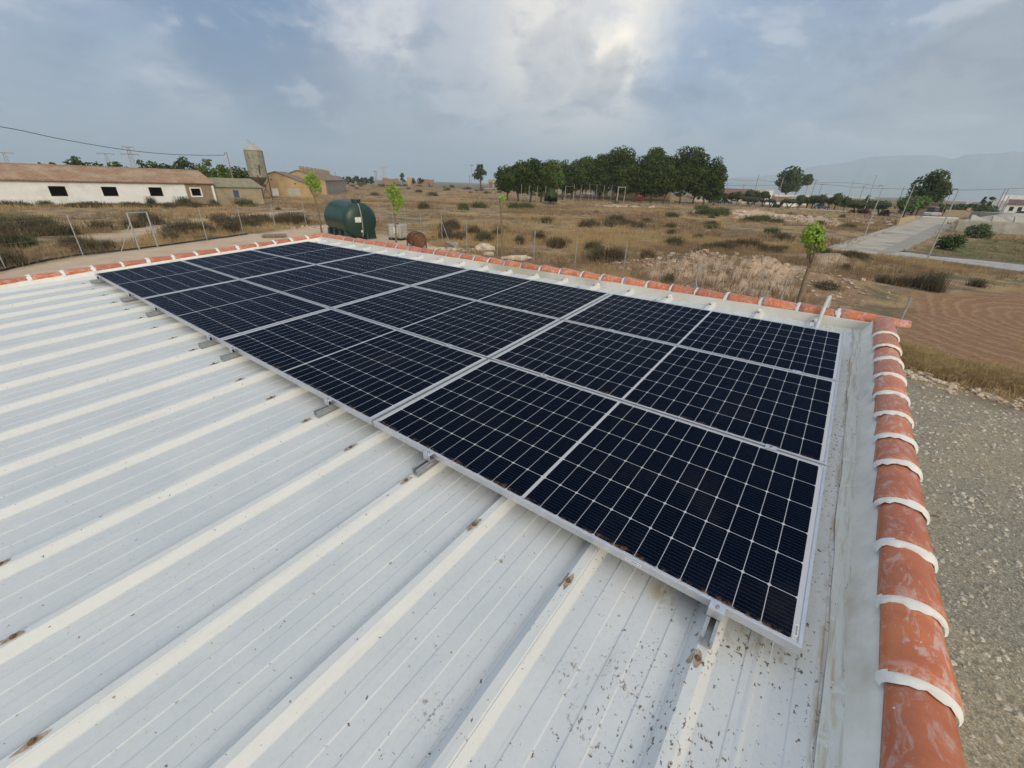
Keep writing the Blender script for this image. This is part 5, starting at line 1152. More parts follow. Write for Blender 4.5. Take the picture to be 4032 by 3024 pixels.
mb = MB(); mb.box((endx(.45, cz + .1) - .0125, .36, cz + .19), (.004, .06, .07)); mb.box((endx(.45, cz + .1) - .0125, .36, cz + .14), (.004, .035, .03))
for k in range(12): mb.box((endx(.45, cz + .1) - .0125, .20 + k * .029, cz + .02 + (.0 if k % 2 else .004)), (.004, .02, .022)); mb.box((endx(.45, cz + .1) - .0125, .215 + k * .026, cz - .02), (.004, .018, .014))
mb.build('notice_print', M_greyw, sg)
mb = MB(); mb.box((endx(.14, cz - .75) - .0, .13, cz - .72), (.02, .12, .14)); mb.build('plate', M_white, tank)
# IBC container
M_ibc = simple('cloudy_plastic', (.60, .58, .52), (.50, .47, .41), 1.5, .5, .05, c3=(.42, .38, .31), s3=1.1); M_cage = simple('cage_tube', (.40, .40, .39), (.33, .33, .32), 5, .5, 0, metal=.5)
Pi = g(Q2, 1453, 985); zi = gz1(Pi); ibc = empty('liquid_container', (Pi[0] - .15, Pi[1] + .45, zi), math.radians(17), 'white plastic liquid container in a metal cage on a pallet, right of the green tank', 'container')
mb = MB(); mb.box((0, 0, .66), (1.12, .94, .98)); mb.build('inner_tank', M_ibc, ibc, bevel=.06)
mb = MB(); mb.lathe([(0, 1.15), (.11, 1.15), (.11, 1.19), (0, 1.19)], 16); mb.build('cap', M_black, ibc)
mb = MB(); w2, d2 = .59, .49
for k in range(7):
    x = -w2 + 2 * w2 * k / 6
    for s in (-1, 1): mb.tube([(x, s * d2, .14), (x, s * d2, 1.17)], .011, 6)
for k in range(6):
    y = -d2 + 2 * d2 * k / 5
    for s in (-1, 1): mb.tube([(s * w2, y, .14), (s * w2, y, 1.17)], .011, 6)
for z in (.15, .35, .55, .76, .97, 1.17):
    mb.tube([(-w2, -d2, z), (w2, -d2, z), (w2, d2, z), (-w2, d2, z), (-w2, -d2, z)], .013, 6)
for x in (-.3, .3): mb.tube([(x, -d2, 1.17), (x, d2, 1.17)], .013, 6)
mb.build('cage', M_cage, ibc)
mb = MB(); mb.box((0, 0, .125), (1.2, 1.0, .022)); mb.box((0, 0, .01), (1.2, 1.0, .02))
for x in (-.53, 0, .53):
    for y in (-.42, 0, .42): mb.box((x, y, .067), (.12, .12, .092))
mb.build('pallet', M_black, ibc)
mb = MB(); mb.box((.12, -d2 - .018, .72), (.38, .006, .42)); mb.build('label_plate', M_white, ibc)
mb = MB(); mb.tube([(.2, -.44, .24), (.2, -.56, .22)], .05, 10); mb.build('valve', simple('blue_valve', (.08, .13, .22), (.06, .1, .18), 5), ibc)
mb = MB(); mb.box((.26, -d2 - .018, .42), (.14, .006, .14)); mb.build('tag', simple('yellow_tag', (.55, .50, .12), (.5, .45, .1), 5), ibc)
# rusty vessel
M_ru = simple('rusted_steel', (.17, .075, .035), (.085, .042, .026), 3, .85, .5, .01, c3=(.24, .13, .07), s3=2)
Pr = g(Q2, 1610, 1040, GZ + .1); rt = empty('rusty_vessel', (Pr[0], Pr[1] + .3, gz1(Pr) + .02), math.radians(-18), 'rusty steel drum lying on its side with two hoops, behind the parapet', 'drum')
mb = MB(); mb.lathe([(.0, -1.0), (.30, -1.0), (.42, -.7), (.48, -.3), (.48, .45), (.40, .75), (.18, .9), (0, .9)], 22, (0, 0, .48), M=Mx); mb.build('body', M_ru, rt, smooth=True)
for x in (-.35, .38):
    mb = MB(); mb.tube([(x, .54 * math.cos(a), .48 + .54 * math.sin(a)) for a in np.linspace(0, PI, 14)] , .045, 8); mb.tube([(x, .54, .48), (x, .54, 0)], .045, 8); mb.tube([(x, -.54, .48), (x, -.54, 0)], .045, 8); mb.build('hoop', M_ru, rt, smooth=True)
mb = MB(); mb.tube(smooth_path([(.7, -.3, .7), (1.0, -.4, .8), (1.15, -.4, .5), (1.1, -.4, .1)], 5), .03, 6); mb.build('handle', M_ru, rt)
# wooden pallet
Pq = g(Q2, 400, 955); e = empty('wooden_pallet', (Pq[0], Pq[1], gz1(Pq)), math.radians(62), 'old wooden pallet lying on the bare yard left of the young tree', 'pallet')
for k in range(7): mb = MB(); mb.box((0, -.72 + .24 * k, .125), (1.6, .16, .02)); mb.build('deck_board', M_wood, e)
for x in (-.74, 0, .74): mb = MB(); mb.box((x, 0, .06), (.1, 1.6, .105)); mb.build('bearer', M_wood, e)
# concrete kerb pieces behind parapet
for (x, y, l, rz, lb) in ((1650, 945, 2.4, -.5, 'long grey kerb stone leading away right of the rusty drum'), (1900, 1050, 2.2, -.5, 'long grey kerb stone beside the leaning fence brace')):
    P = g(Q2, x + 40, y); mb = MB(); mb.box((0, 0, .12), (l, .3, .3)); o = mb.build('kerb_stone', M_greyw, loc=(P[0], P[1], gz1(P)), bevel=.02); o.rotation_euler = (0, 0, rz); tag(o, lb, 'kerb stone')
P = g(Q2, 1975, 1058); mb = MB(); mb.box((0, 0, .2), (.4, .25, .4)); mb.box((.05, -.13, .2), (.16, .02, .2)); o = mb.build('concrete_block', M_conc, loc=(P[0], P[1], gz1(P)), bevel=.02); tag(o, 'pale hollow concrete block at the foot of the braced fence post', 'block')
P = g(Q2, 1850, 985); mb = MB(); mb.box((0, 0, .15), (.7, .35, .18)); mb.box((.1, .02, .26), (.5, .3, .04)); o = mb.build('brick_pile', M_tile, loc=(P[0] - .8, P[1] - .5, gz1(P)), bevel=.01); tag(o, 'small pile of red bricks behind the rusty drum', 'bricks')
# black irrigation pipe along the fence foot
hp = [g(Q1, x, y) for x, y in ((-300, 1395), (0, 1343), (330, 1268), (660, 1215), (1100, 1168), (1640, 1098), (1960, 1052))]
mb = MB(); hv = smooth_path([(p[0], p[1], 0) for p in hp], 10); mb.tube([(p.x, p.y, gz1((p.x, p.y)) + .05) for p in hv], .045, 6); tag(mb.build('irrigation_pipe', M_black), 'black irrigation pipe lying along the foot of the left fence', 'pipe')
# ---- fences
M_gal = simple('galvanised_post', (.46, .47, .47), (.36, .37, .37), 6, .45, .05, metal=.5)
M_wire = simple('fence_wire', (.34, .34, .33), (.28, .28, .27), 6, .6, 0, metal=.3)
def fence(label, posts, hs, braces=(), wires=True, gate=None, r=.025):
    b0 = posts[0]; e = empty('wire_fence', (b0[0], b0[1], gz1(b0)), 0, label, 'fence'); O = Vector(e.location)
    tops = []
    for (p, h) in zip(posts, hs):
        z = gz1(p); mb = MB(); mb.tube([Vector((p[0], p[1], z - .3)) - O, Vector((p[0], p[1], z + h)) - O], r, 8); mb.lathe([(0, .03), (r * 1.25, .02), (r * 1.25, -.03)], 8, Vector((p[0], p[1], z + h)) - O); mb.build('post', M_gal, e, smooth=False); tops.append(Vector((p[0], p[1], z)))
    for (i, f, q) in braces:
        t = tops[i] + Vector((0, 0, hs[i] * f)); qq = Vector((q[0], q[1], gz1(q))); mb = MB(); mb.tube([t - O, qq - O], .018, 8); mb.build('brace', M_gal, e)
    if wires:
        mb = MB()
        for i in range(len(tops) - 1):
            a, b = tops[i], tops[i + 1]; L_ = (b - a).length
            for f in (.03, .5, .96): mb.tube([a + Vector((0, 0, hs[i] * f)) - O, b + Vector((0, 0, hs[i + 1] * f)) - O], .0032, 4, cap=False)
        mb.build('wire', M_wire, e)
    return e, tops, O
lp = [g(Q1, -420, 1420), g(Q1, 40, 1310), g(Q1, 660, 1220), g(Q1, 1105, 1172), g(Q1, 1252, 1156), g(Q1, 1642, 1101), g(Q1, 1930, 1056), g(Q1, 2185, 1015), g(Q2, 412, 895), g(Q2, 678, 866), (-33.5, 24.0)]
hl = [2.0] * 11
e, tp_, O = fence('wire fence with a tall empty gate frame running between the yard and the long shed', lp[:9] + [lp[9]], hl, braces=[(3, .75, g(Q1, 958, 1193)), (4, .75, g(Q1, 1385, 1110))])
mb = MB(); mb.tube([tp_[3] + Vector((0, 0, 2.03)) - O, tp_[4] + Vector((0, 0, 2.03)) - O], .03, 8); mb.build('gate_bar', M_gal, e)
for k in (3, 4): mb = MB(); mb.tube([tp_[k] - O, tp_[k] + Vector((0, 0, 2.05)) - O], .042, 8); mb.build('gate_post', M_gal, e)
fp2 = [g(Q2, 678, 866), (-34.5, 25.5), g(Q2, 1290, 830), g(Q2, 1412, 862)] 
rp = [(-34.5, 25.6), (-29.6, 26.6), (-26.6, 25.9), g(Q2, 1545, 880), g(Q2, 1680, 952), g(Q2, 1862, 1022), g(Q2, 2077, 1096), g(Q3, 475, 952), g(Q3, 738, 992), g(Q3, 1035, 1037), g(Q3, 1383, 1095)]
def toppt(Q, x, y, h): 
    P = g(Q, x, y, GZ + h); return P
rp += [toppt(Q4, 95, 870, 1.85), toppt(Q4, 672, 975, 1.75), toppt((3000, 1100, 2.0736), 1215, 158, 1.7)]
rh = [1.85, 1.85, 1.85, 1.85, 1.9, 1.95, 1.95, 1.85, 1.8, 1.75, 1.75, 1.85, 1.75, 1.7]
fence('wire fence with thin grey posts running behind the tiled parapet past the green tank', rp, rh, braces=[(5, .85, g(Q2, 1942, 1055)), (11, .62, g(Q4, -70, 1062)), (11, .62, (rp[11][0] + .62, rp[11][1] - .75))])
# ================================================================== centre: pines, school, pitch
for i, (cx, yt, yb, hwp, bs, mat, lb) in enumerate([
        (545, 280, 520, 60, .38, 0, 'leftmost pine of the grove, lower than its neighbours'), (628, 240, 540, 62, .36, 0, 'second pine from the left end of the grove'), (715, 222, 542, 58, .36, 0, 'third pine from the left, behind the tall floodlight'), (795, 222, 540, 62, .34, 0, 'fourth pine from the left of the grove, right of the floodlight'),
        (865, 232, 530, 62, .30, 1, 'lighter layered pine above the weeping bush'), (948, 236, 520, 42, .40, 0, 'thin gappy pine beside the lighter layered one'), (1010, 240, 518, 62, .36, 0, 'pine above the empty gate frame on the pitch'), (1095, 208, 520, 78, .34, 0, 'broad pine left of the tall twin-topped pines'),
        (1215, 162, 520, 82, .30, 0, 'tall pine in the middle of the grove, left of the widest one'), (1340, 142, 525, 96, .28, 0, 'widest tall pine in the middle of the grove'), (1470, 240, 540, 46, .34, 0, 'lower pine in the gap right of the widest pine'), (1590, 152, 552, 92, .30, 0, 'tall pine over the red play structure'),
        (1680, 225, 552, 76, .28, 0, 'pine with low dark crown between the two tallest right-hand pines'), (1800, 136, 552, 98, .30, 0, 'tallest pine of the right-hand half of the grove'), (1893, 165, 552, 70, .30, 0, 'tall pine just right of the tallest right-hand one'), (1975, 220, 550, 82, .28, 0, 'pine near the right end of the grove'),
        (2048, 310, 545, 48, .24, 0, 'last low pine with a pointed branch at the right end of the grove'), (1530, 300, 545, 50, .32, 0, 'pine behind the one over the play structure')]):
    D = {0: 128, 1: 128, 2: 126, 3: 126, 4: 128, 5: 150, 6: 150}.get(i, 158)
    P = atD(Q3, cx, yb, D); h = zat(P, Q3, cx, yt) - gz1(P); hw = fw(Q3, cx - hwp, cx + hwp, yt + 80, P) / 2 * 1.5; bs *= .55
    tree('pine_tree', P, h, hw, bs, D * .0032, M_pine if mat == 0 else M_pine2, lb, 'pine', 'pines of the grove in front of the yellow school', nl=54, seed=100 + i, trunk=.26, lean=(-1) ** i * .5)
P = atD(Q3, 355, 428, 300); tree('pine_tree', P, zat(P, Q3, 355, 268) - GZ, fw(Q3, 300, 410, 330, P) / 2, .35, .95, M_pine, 'lone dark pine standing apart left of the grove, beside a floodlight', 'pine', nl=22, seed=130, trunk=.5, z=GZ)
P = atD(Q5, 1085, 470, 300); e = tree('pine_tree', P, zat(P, Q5, 1110, 112) - GZ, fw(Q5, 955, 1245, 260, P) / 2 * 1.2, .26, .95, M_pine, 'umbrella pine with a slanting second stem behind the white houses', 'pine', nl=46, seed=131, trunk=.3, z=GZ)
P2 = atD(Q5, 1300, 470, 300); f2 = facing(P); dx_ = (Vector(P2) - Vector(P)).dot(Vector(f2)); cz_ = zat(P2, Q5, 1300, 285) - GZ
sg_ = 1 if True else -1; cc = Vector((P2[0] - P[0], P2[1] - P[1], cz_)); rr_ = fw(Q5, 1235, 1365, 285, P2) / 2 * 1.25
V = leafcloud([tuple(cc + Vector((random.uniform(-.4, .4) * rr_, random.uniform(-.4, .4) * rr_, random.uniform(-.5, .7) * rr_))) for _ in range(10)], [(rr_ * .55, rr_ * .55, rr_ * .42)] * 10, [170] * 10, 1.2); quads_mesh('side_crown', V, M_pine, e)
mb = MB(); b_ = atD(Q5, 1150, 450, 300); mb.tube([(b_[0] - P[0], b_[1] - P[1], 0), tuple(cc)], [.24, .14], 7); mb.build('side_trunk', M_bark, e)
P = atD(Q4, 1560, 500, 170); tree('pine_tree', P, zat(P, Q4, 1560, 292) - GZ, fw(Q4, 1408, 1700, 400, P) / 2, .14, .55, M_pine, 'wide spreading pine behind the bright green round trees near the road', 'pine', nl=34, seed=132, trunk=.4, z=GZ)
# school
M_yel = simple('yellow_render', (.42, .31, .13), (.37, .27, .11), .6, .9, .1); M_base = simple('grey_base', (.20, .19, .18), (.16, .15, .15), 1, .9, .1)
As = g(Q3, 905, 520); Bs = g(Q3, 1725, 552); As = atD(Q3, 905, 520, 172); Bs = atD(Q3, 1725, 552, 176); ds = np.array(Bs) - np.array(As); Ls = float(np.linalg.norm(ds)); ds = ds / Ls; ns = np.array([-ds[1], ds[0]]); ns = ns if np.dot(ns, np.array(As) - CW[:2]) > 0 else -ns
school = empty('school_building', (As[0], As[1], GZ), math.atan2(ds[1], ds[0]), 'long yellow single-storey building with pale windows behind the pines', 'building')
zs1 = 3.7
mb = MB(); mb.box((Ls / 2, 5.05 if np.dot(ns, (-ds[1], ds[0])) > 0 else -5.05, zs1 / 2 + .4), (Ls, 10, zs1 - .8)); mb.build('wall', M_yel, school)
sgn = -1 if np.dot(ns, (-ds[1], ds[0])) > 0 else 1
mb = MB(); mb.box((Ls / 2, -sgn * 5.05, .4), (Ls + .1, 10.15, .85)); mb.build('base', M_base, school)
mb = MB(); mb.box((Ls / 2, -sgn * 5.05, zs1 + .1), (Ls + .8, 10.8, .2)); mb.build('roof', M_tile, school)
for x in (930, 995, 1062, 1098, 1138, 1172, 1237, 1292, 1345, 1520, 1600):
    Pw = onwall(Q3, x, 470, As, ds); s = (Vector((Pw.x, Pw.y)) - Vector(As)).length
    mb = MB(); mb.prism([(s - .65, 0, 1.3), (s + .65, 0, 1.3), (s + .65, 0, 2.7), (s + .35, 0, 3.1), (s - .35, 0, 3.1), (s - .65, 0, 2.7)], (0, .06 * sgn, 0)); w_ = mb.build('window', M_white, school)
    mb = MB(); mb.box((s, .075 * sgn, 2.0), (.06, .02, 1.4)); mb.build('glazing_bar', M_greyw, w_)
# low building farther left of the grove
P = atD(Q3, 450, 410, 330); w = fw(Q3, 412, 490, 395, P); h = zat(P, Q3, 450, 378) - GZ; e = empty('distant_house', (P[0], P[1], GZ), math.atan2(facing(P)[1], facing(P)[0]), 'grey distant house between the lone pine and the grove', 'house')
mb = MB(); mb.prism([(-w / 2, 0, -1), (w / 2, 0, -1), (w / 2, 0, h * .8), (w * .1, 0, h), (-w / 2, 0, h * .95)], (0, 8, 0)); mb.build('wall', M_beige, e); mb = MB(); mb.box((-w * .28, -.1, h * .4), (w * .35, .2, h * .7)); mb.build('door', M_base, e)
# sports-ground posts, goals, floodlights
def pole(Q, xb, yb, xt, yt, label, cat, name='pole', r=.06, mat=None, D=None, top=None, group=None):
    P = g(Q, xb, yb) if D is None else atD(Q, xb, yb, D); z0 = gz1(P) if D is None else GZ; h = zat(P, Q, xt, yt) - z0; e = empty(name, (P[0], P[1], z0), math.atan2(facing(P)[1], facing(P)[0]), label, cat, group)
    mb = MB(); mb.tube([(0, 0, -.4), (0, 0, h)], [r, r * .7], 8); mb.build('pole' if name != 'pole' else 'shaft', mat or M_gal, e)
    if top == 'flood': mb = MB(); mb.box((0, 0, h), (1.5, .2, .12)); [mb.box((s * .5, -.2, h - .15), (.45, .3, .4)) for s in (-1, 1)]; mb.build('floodlight_head', M_greyw, e)
    if top == 'globe': mb = MB(); mb.ell((0, 0, h + .25), (.34, .34, .34), 16, 10); mb.build('globe', M_white, e, smooth=True)
    if top == 'lamp': mb = MB(); mb.bar((0, 0, h - .02), (-.2, -.05, h + .05), .06); mb.box((-.24, -.05, h + .04), (.34, .16, .08)); mb.build('lamp_head', M_greyw, e, bevel=.03)
    if top == 'cross': mb = MB(); mb.bar((-.8, 0, h - .2), (.8, 0, h - .2), .1); [mb.box((s * .7, 0, h - .05), (.08, .08, .2)) for s in (-1, 0, 1)]; mb.build('crossarm', M_wood, e)
    return e
pole(Q3, 728, 490, 735, 268, 'tall floodlight mast in front of the third pine', 'floodlight', 'floodlight_mast', .11, top='flood')
pole(Q3, 292, 455, 290, 275, 'floodlight mast beside the lone pine', 'floodlight', 'floodlight_mast', .14, top='flood', D=200)
pole(Q3, 1390, 538, 1395, 425, 'globe lamp post at the right end of the pitch fence', 'lamp post', 'globe_lamp', .06, top='globe')
MW = M_gal
fb = [(650, 490, 415), (706, 488, 425), (765, 490, 425), (825, 492, 425), (1028, 520, 412), (1080, 520, 416), (1138, 522, 418), (1190, 526, 418), (1243, 528, 422), (1296, 530, 424), (1340, 535, 428)]
fb = [(x, yb, yt) for x, yb, yt in fb]
e = empty('pitch_fence', (*atD(Q3, 1138, 522, 150), GZ), 0, 'row of tall thin posts fencing the sports pitch before the yellow building', 'fence'); O = Vector(e.location); tl = []
for (x, yb, yt) in fb:
    P = atD(Q3, x, yb, 118 if x < 900 else 150); z0 = gz1(P); h = zat(P, Q3, x, yt) - z0; mb = MB(); mb.tube([Vector((P[0], P[1], z0 - .3)) - O, Vector((P[0], P[1], z0 + h)) - O], .055, 6); mb.build('post', MW, e); tl.append((P, h, z0))
mb = MB()
for a, b in zip(tl[4:-1], tl[5:]): mb.tube([Vector((a[0][0], a[0][1], a[2] + a[1])) - O, Vector((b[0][0], b[0][1], b[2] + b[1])) - O], .012, 4)
mb.build('wire', M_wire, e)
def goal(Q, x0, x1, yt, yb, D, label, depth=1.2, net=True, w=.05, crossbar=1.0):
    P = atD(Q, (x0 + x1) / 2, yb, D); W2 = fw(Q, x0, x1, yb, P) / 2; h = zat(P, Q, (x0 + x1) / 2, yt) - gz1(P); e = empty('goal_frame', (P[0], P[1], gz1(P)), math.atan2(facing(P)[1], facing(P)[0]), label, 'goal')
    mb = MB(); mb.tube([(-W2, 0, -.3), (-W2, 0, h)], w, 6); mb.tube([(W2, 0, -.3), (W2, 0, h)], w, 6); mb.build('upright', M_white, e); mb = MB(); mb.tube([(-W2, 0, h * crossbar), (W2, 0, h * crossbar)], w, 6); mb.build('crossbar', M_white, e)
    if net:
        for s in (-1, 1): mb = MB(); mb.tube([(s * W2, 0, h), (s * W2, depth, h * .9), (s * W2, depth * 1.2, 0)], w * .5, 5); mb.build('back_stay', M_gal, e)
        mb = MB()
        for s in (-1, 1):
            for k in range(3): mb.tube([(s * W2, 0, h * (.12 + .33 * k)), (s * W2, 0, h * (.27 + .33 * k))], w * 1.15, 6)
        mb.build('dark_band', M_black, e)
    return e
goal(Q3, 1090, 1165, 480, 522, 145, 'white football goal with banded posts right of the empty gate frame')
goal(Q3, 378, 446, 447, 486, 150, 'white football goal far left of the grove')
goal(Q3, 966, 1028, 412, 522, 148, 'tall empty white gate frame on the pitch fence', net=False, crossbar=.84)
goal(Q3, 1345, 1394, 430, 537, 148, 'tall grey gate frame beside the globe lamp', net=False, crossbar=.95)
# weeping bush
P = g(Q3, 862, 560); h = zat(P, Q3, 862, 440) - gz1(P); hw = fw(Q3, 815, 905, 500, P) / 2; e = empty('weeping_bush', (P[0], P[1], gz1(P)), 0, 'drooping grey-green bushy tree in front of the lighter layered pine', 'bush')
M_weep = leafmat('weeping_leaves', (.045, .075, .03), (.07, .105, .045), .8); n = 1100; a = rng.random(n) * 2 * PI; q = np.sqrt(rng.random(n)); top = h * (1 - .35 * q); L_ = top * (.35 + .5 * rng.random(n)); x = np.cos(a) * q * hw; y = np.sin(a) * q * hw
V = np.empty((n, 4, 3)); wv = .10; V[:, 0] = np.stack([x - wv * np.sin(a), y + wv * np.cos(a), top], -1); V[:, 1] = np.stack([x + wv * np.sin(a), y - wv * np.cos(a), top], -1); V[:, 2] = np.stack([x * 1.08 + wv * .3, y * 1.08, top - L_], -1); V[:, 3] = np.stack([x * 1.08 - wv * .3, y * 1.08, top - L_], -1)
quads_mesh('crown', np.concatenate([V, leafcloud([(0, 0, h * .6)], [(hw * .85, hw * .85, h * .38)], [600], .3, shell=.5)]), M_weep, e); mb = MB(); mb.tube([(0, 0, -.2), (0, 0, h * .7)], .12, 6); mb.build('trunk', M_bark, e)
# red play structure
P = atD(Q3, 1505, 545, 150); z0 = gz1(P); e = empty('play_structure', (P[0], P[1], z0), math.atan2(facing(P)[1], facing(P)[0]), 'red playground structure under the tall pine', 'playground'); h = zat(P, Q3, 1505, 490) - z0; M_red = simple('red_plastic', (.35, .025, .02), (.28, .02, .018), 3, .5, 0)
mb = MB()
for x in (-.5, .5):
    for y in (-.5, .5): mb.bar((x * 2.0, y, -.1), (x, y, h * .75), .12, up=(1, 0, 0))
mb.build('post', M_red, e); mb = MB(); mb.box((0, 0, h * .45), (1.2, 1.2, .12)); mb.prism([(-.8, -.7, h * .72), (.8, -.7, h * .72), (0, -.7, h)], (0, 1.4, 0)); mb.build('roof', M_red, e); mb = MB(); mb.prism([(.6, -.25, h * .45), (.6, .25, h * .45), (2.0, .25, .05), (2.0, -.25, .05)], (0, 0, .08)); mb.build('slide', M_red, e)
P = atD(Q3, 1430, 540, 150); mb = MB(); w = fw(Q3, 1400, 1462, 520, P) / 2
for z in (.2, 1.0, 1.9): mb.bar((-w, 0, z), (w, 0, z), .08)
for x in (-1, 0, 1): mb.bar((x * w, 0, -.2), (x * w, 0, 1.95), .1, up=(1, 0, 0))
o = mb.build('timber_frame', simple('brown_frame', (.15, .09, .05), (.12, .07, .04), 3, .8, .1), loc=(P[0], P[1], gz1(P))); o.rotation_euler = (0, 0, math.atan2(facing(P)[1], facing(P)[0])); tag(o, 'brown timber frame between the globe lamp and the red play structure', 'frame')

# ================================================================== right: park row, houses, cars
M_topi = leafmat('clipped_leaves', (.035, .075, .018), (.055, .105, .025), .6); M_topi2 = leafmat('bright_clipped_leaves', (.06, .14, .018), (.09, .19, .025), .6); M_flatl = leafmat('grey_clipped_leaves', (.04, .07, .03), (.06, .095, .045), .6)
ords = 'first second third fourth fifth sixth seventh eighth ninth tenth eleventh twelfth thirteenth fourteenth fifteenth sixteenth'.split()
def ball(Q, cx, cy, r, yb, D, mat, label, flat=1.0, group=None, stems=1):
    P = atD(Q, cx, yb, D); z0 = GZ + .05; R = fw(Q, cx - r, cx + r, cy, P) / 2 * 1.18; zc = zat(P, Q, cx, cy) - z0; e = empty('clipped_tree', (P[0], P[1], z0), 0, label, 'clipped tree', group)
    leaf = D * .0032; n = int(4 * PI * R * R * .9 / (leaf * leaf) * (.6 + .4 * flat) * 1.5)
    V = leafcloud([(0, 0, zc), (R * .12, 0, zc + R * .05 * flat), (-R * .1, R * .1, zc)], [(R * .98, R * .98, R * .94 * flat), (R * .9, R, R * .96 * flat), (R * .9, R * .85, R * .9 * flat)], [n // 2, n // 4, n // 4], leaf * 1.2, shell=.82); quads_mesh('crown', V, mat, e)
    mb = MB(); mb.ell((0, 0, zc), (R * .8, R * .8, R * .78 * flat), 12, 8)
    if stems == 1: mb.tube([(0, 0, -.2), (0, 0, zc)], .14, 7)
    else: [mb.tube([(0, 0, -.2), (s * R * .2, 0, zc * .45), (s * R * .55, 0, zc)], [.22, .16, .09], 6) for s in (-1, 1)]
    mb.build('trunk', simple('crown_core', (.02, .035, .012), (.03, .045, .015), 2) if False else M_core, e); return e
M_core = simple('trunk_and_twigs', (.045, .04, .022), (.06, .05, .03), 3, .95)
for i, (cx, cy, r, yb, D) in enumerate([(130, 487, 52, 582, 172), (240, 478, 46, 585, 172), (320, 486, 38, 588, 172), (392, 480, 46, 592, 172), (470, 475, 54, 605, 170), (600, 462, 66, 605, 172), (690, 462, 46, 605, 174), (790, 467, 54, 605, 172), (1240, 525, 66, 640, 160), (1337, 537, 46, 645, 160), (1402, 522, 60, 645, 160), (1492, 520, 64, 655, 158), (1600, 540, 46, 660, 158), (1682, 515, 76, 662, 156), (1800, 540, 54, 665, 156)]):
    ball(Q5, cx, cy, r, yb, D, M_topi, '%s ball-clipped tree from the left in the park row' % ords[i], group='ball-clipped trees along the park')
for (cx, cy, r, yb, D, fl, lb) in ((640, 522, 112, 600, 165, .30, 'flat-topped clipped tree under the white house with the gable'), (1115, 545, 95, 640, 158, .28, 'flat-topped clipped tree in front of the low white house'), (1950, 580, 112, 690, 146, .26, 'flat-topped clipped tree above the dark red bush'), (2245, 592, 100, 710, 140, .26, 'flat-topped clipped tree right of the leaning park lamp')):
    ball(Q5, cx, cy, r, yb, D, M_flatl, lb, fl, 'flat-topped clipped trees in the park', 2)
ball(Q4, 1420, 500, 74, 590, 135, M_topi2, 'bright green round tree below the spreading pine, left one', .8); ball(Q4, 1500, 495, 60, 590, 140, M_topi2, 'bright green round tree below the spreading pine, right one', .8)
for (cx, cy, r, yb, D, lb) in ((800, 560, 40, 605, 164, 'twisted dark little tree left of the bowl-shaped bush'), (890, 560, 50, 612, 163, 'twisted wide little tree beside the bowl-shaped bush')):
    ball(Q5, cx, cy - 20, r, yb, D, M_flatl, lb, .5, None, 2)
def blob(Q, cx, yt, yb, hwp, D, mat, label, name='clipped_bush', cat='bush'):
    P = atD(Q, cx, yb, D); R = fw(Q, cx - hwp, cx + hwp, yb, P) / 2; h = zat(P, Q, cx, yt) - GZ; o = quads_mesh(name, leafcloud([(0, 0, h * .45)], [(R, R, h * .6)], [420], D * .004, shell=.3), mat); o.location = (P[0], P[1], GZ); return tag(o, label, cat)
blob(Q5, 960, 582, 635, 50, 160, M_flatl, 'bowl-shaped clipped bush under the low white house'); blob(Q5, 2050, 640, 712, 85, 145, simple('red_leaves', (.10, .018, .02), (.16, .03, .03), 4, .8), 'dark red bush under the flat-topped tree', 'red_bush'); blob(Q5, 1910, 655, 705, 45, 146, simple('dark_red_leaves', (.06, .022, .02), (.10, .035, .03), 4, .8), 'small brown-red bush left of the dark red one', 'red_bush'); blob(Q4, 1300, 545, 580, 30, 138, simple('dark_red_leaves2', (.07, .02, .02), (.11, .03, .03), 4, .8), 'dark red bush right of the leaning park lamp', 'red_bush')
# houses
M_roofr = tilemat('village_roof', (.30, .17, .12), (.25, .14, .10), 3, 2.2)
def house(Q, xl, xr, yb, ye, yr, D, label, wall=None, roof=None, depth=8, wins=(), parapet=0, flatroof=False):
    P = atD(Q, (xl + xr) / 2, (ye + yb) / 2, D); W = fw(Q, xl, xr, (ye + yb) / 2, P); hz = zat(P, Q, (xl + xr) / 2, ye) - GZ; hr = zat(P, Q, (xl + xr) / 2, yr) - GZ; f_ = facing(P); e = empty('house', (P[0], P[1], GZ), math.atan2(f_[1], f_[0]), label, 'house')
    mb = MB(); mb.box((0, depth / 2 + .02, hz / 2 - .3), (W, depth, hz + .6)); mb.build('wall', wall or M_ww, e)
    if flatroof: mb = MB(); mb.box((0, depth / 2, hz + .15), (W + .3, depth + .3, .25)); mb.build('roof', roof or M_ww, e)
    else:
        mb = MB(); mb.prism([(-W / 2 - .3, -.4, hz - .05), (W / 2 + .3, -.4, hz - .05), (W / 2 + .3, depth / 2, hr), (-W / 2 - .3, depth / 2, hr)], (0, 0, .15)); mb.prism([(-W / 2 - .3, depth + .4, hz - .05), (W / 2 + .3, depth + .4, hz - .05), (W / 2 + .3, depth / 2 + .003, hr), (-W / 2 - .3, depth / 2 + .003, hr)], (0, 0, .15)); mb.build('roof', roof or M_roofr, e)
        mb = MB()
        for s in (-1, 1): mb.prism([(s * (W / 2 - .01), 0.05, hz - .06), (s * (W / 2 - .01), depth - .05, hz - .06), (s * (W / 2 - .01), depth / 2, hr - .02)], (-s * .2, 0, 0))
        mb.build('gable', wall or M_ww, e)
    for u in wins:
        x = (u - .5) * W; mb = MB(); mb.box((x, .0, hz * .55), (1.0, .06, 1.3)); w_ = mb.build('window', M_int, e); mb = MB(); mb.box((x, -.04, hz * .55 - .72), (1.2, .16, .08)); mb.build('sill', M_white, w_)
    return e
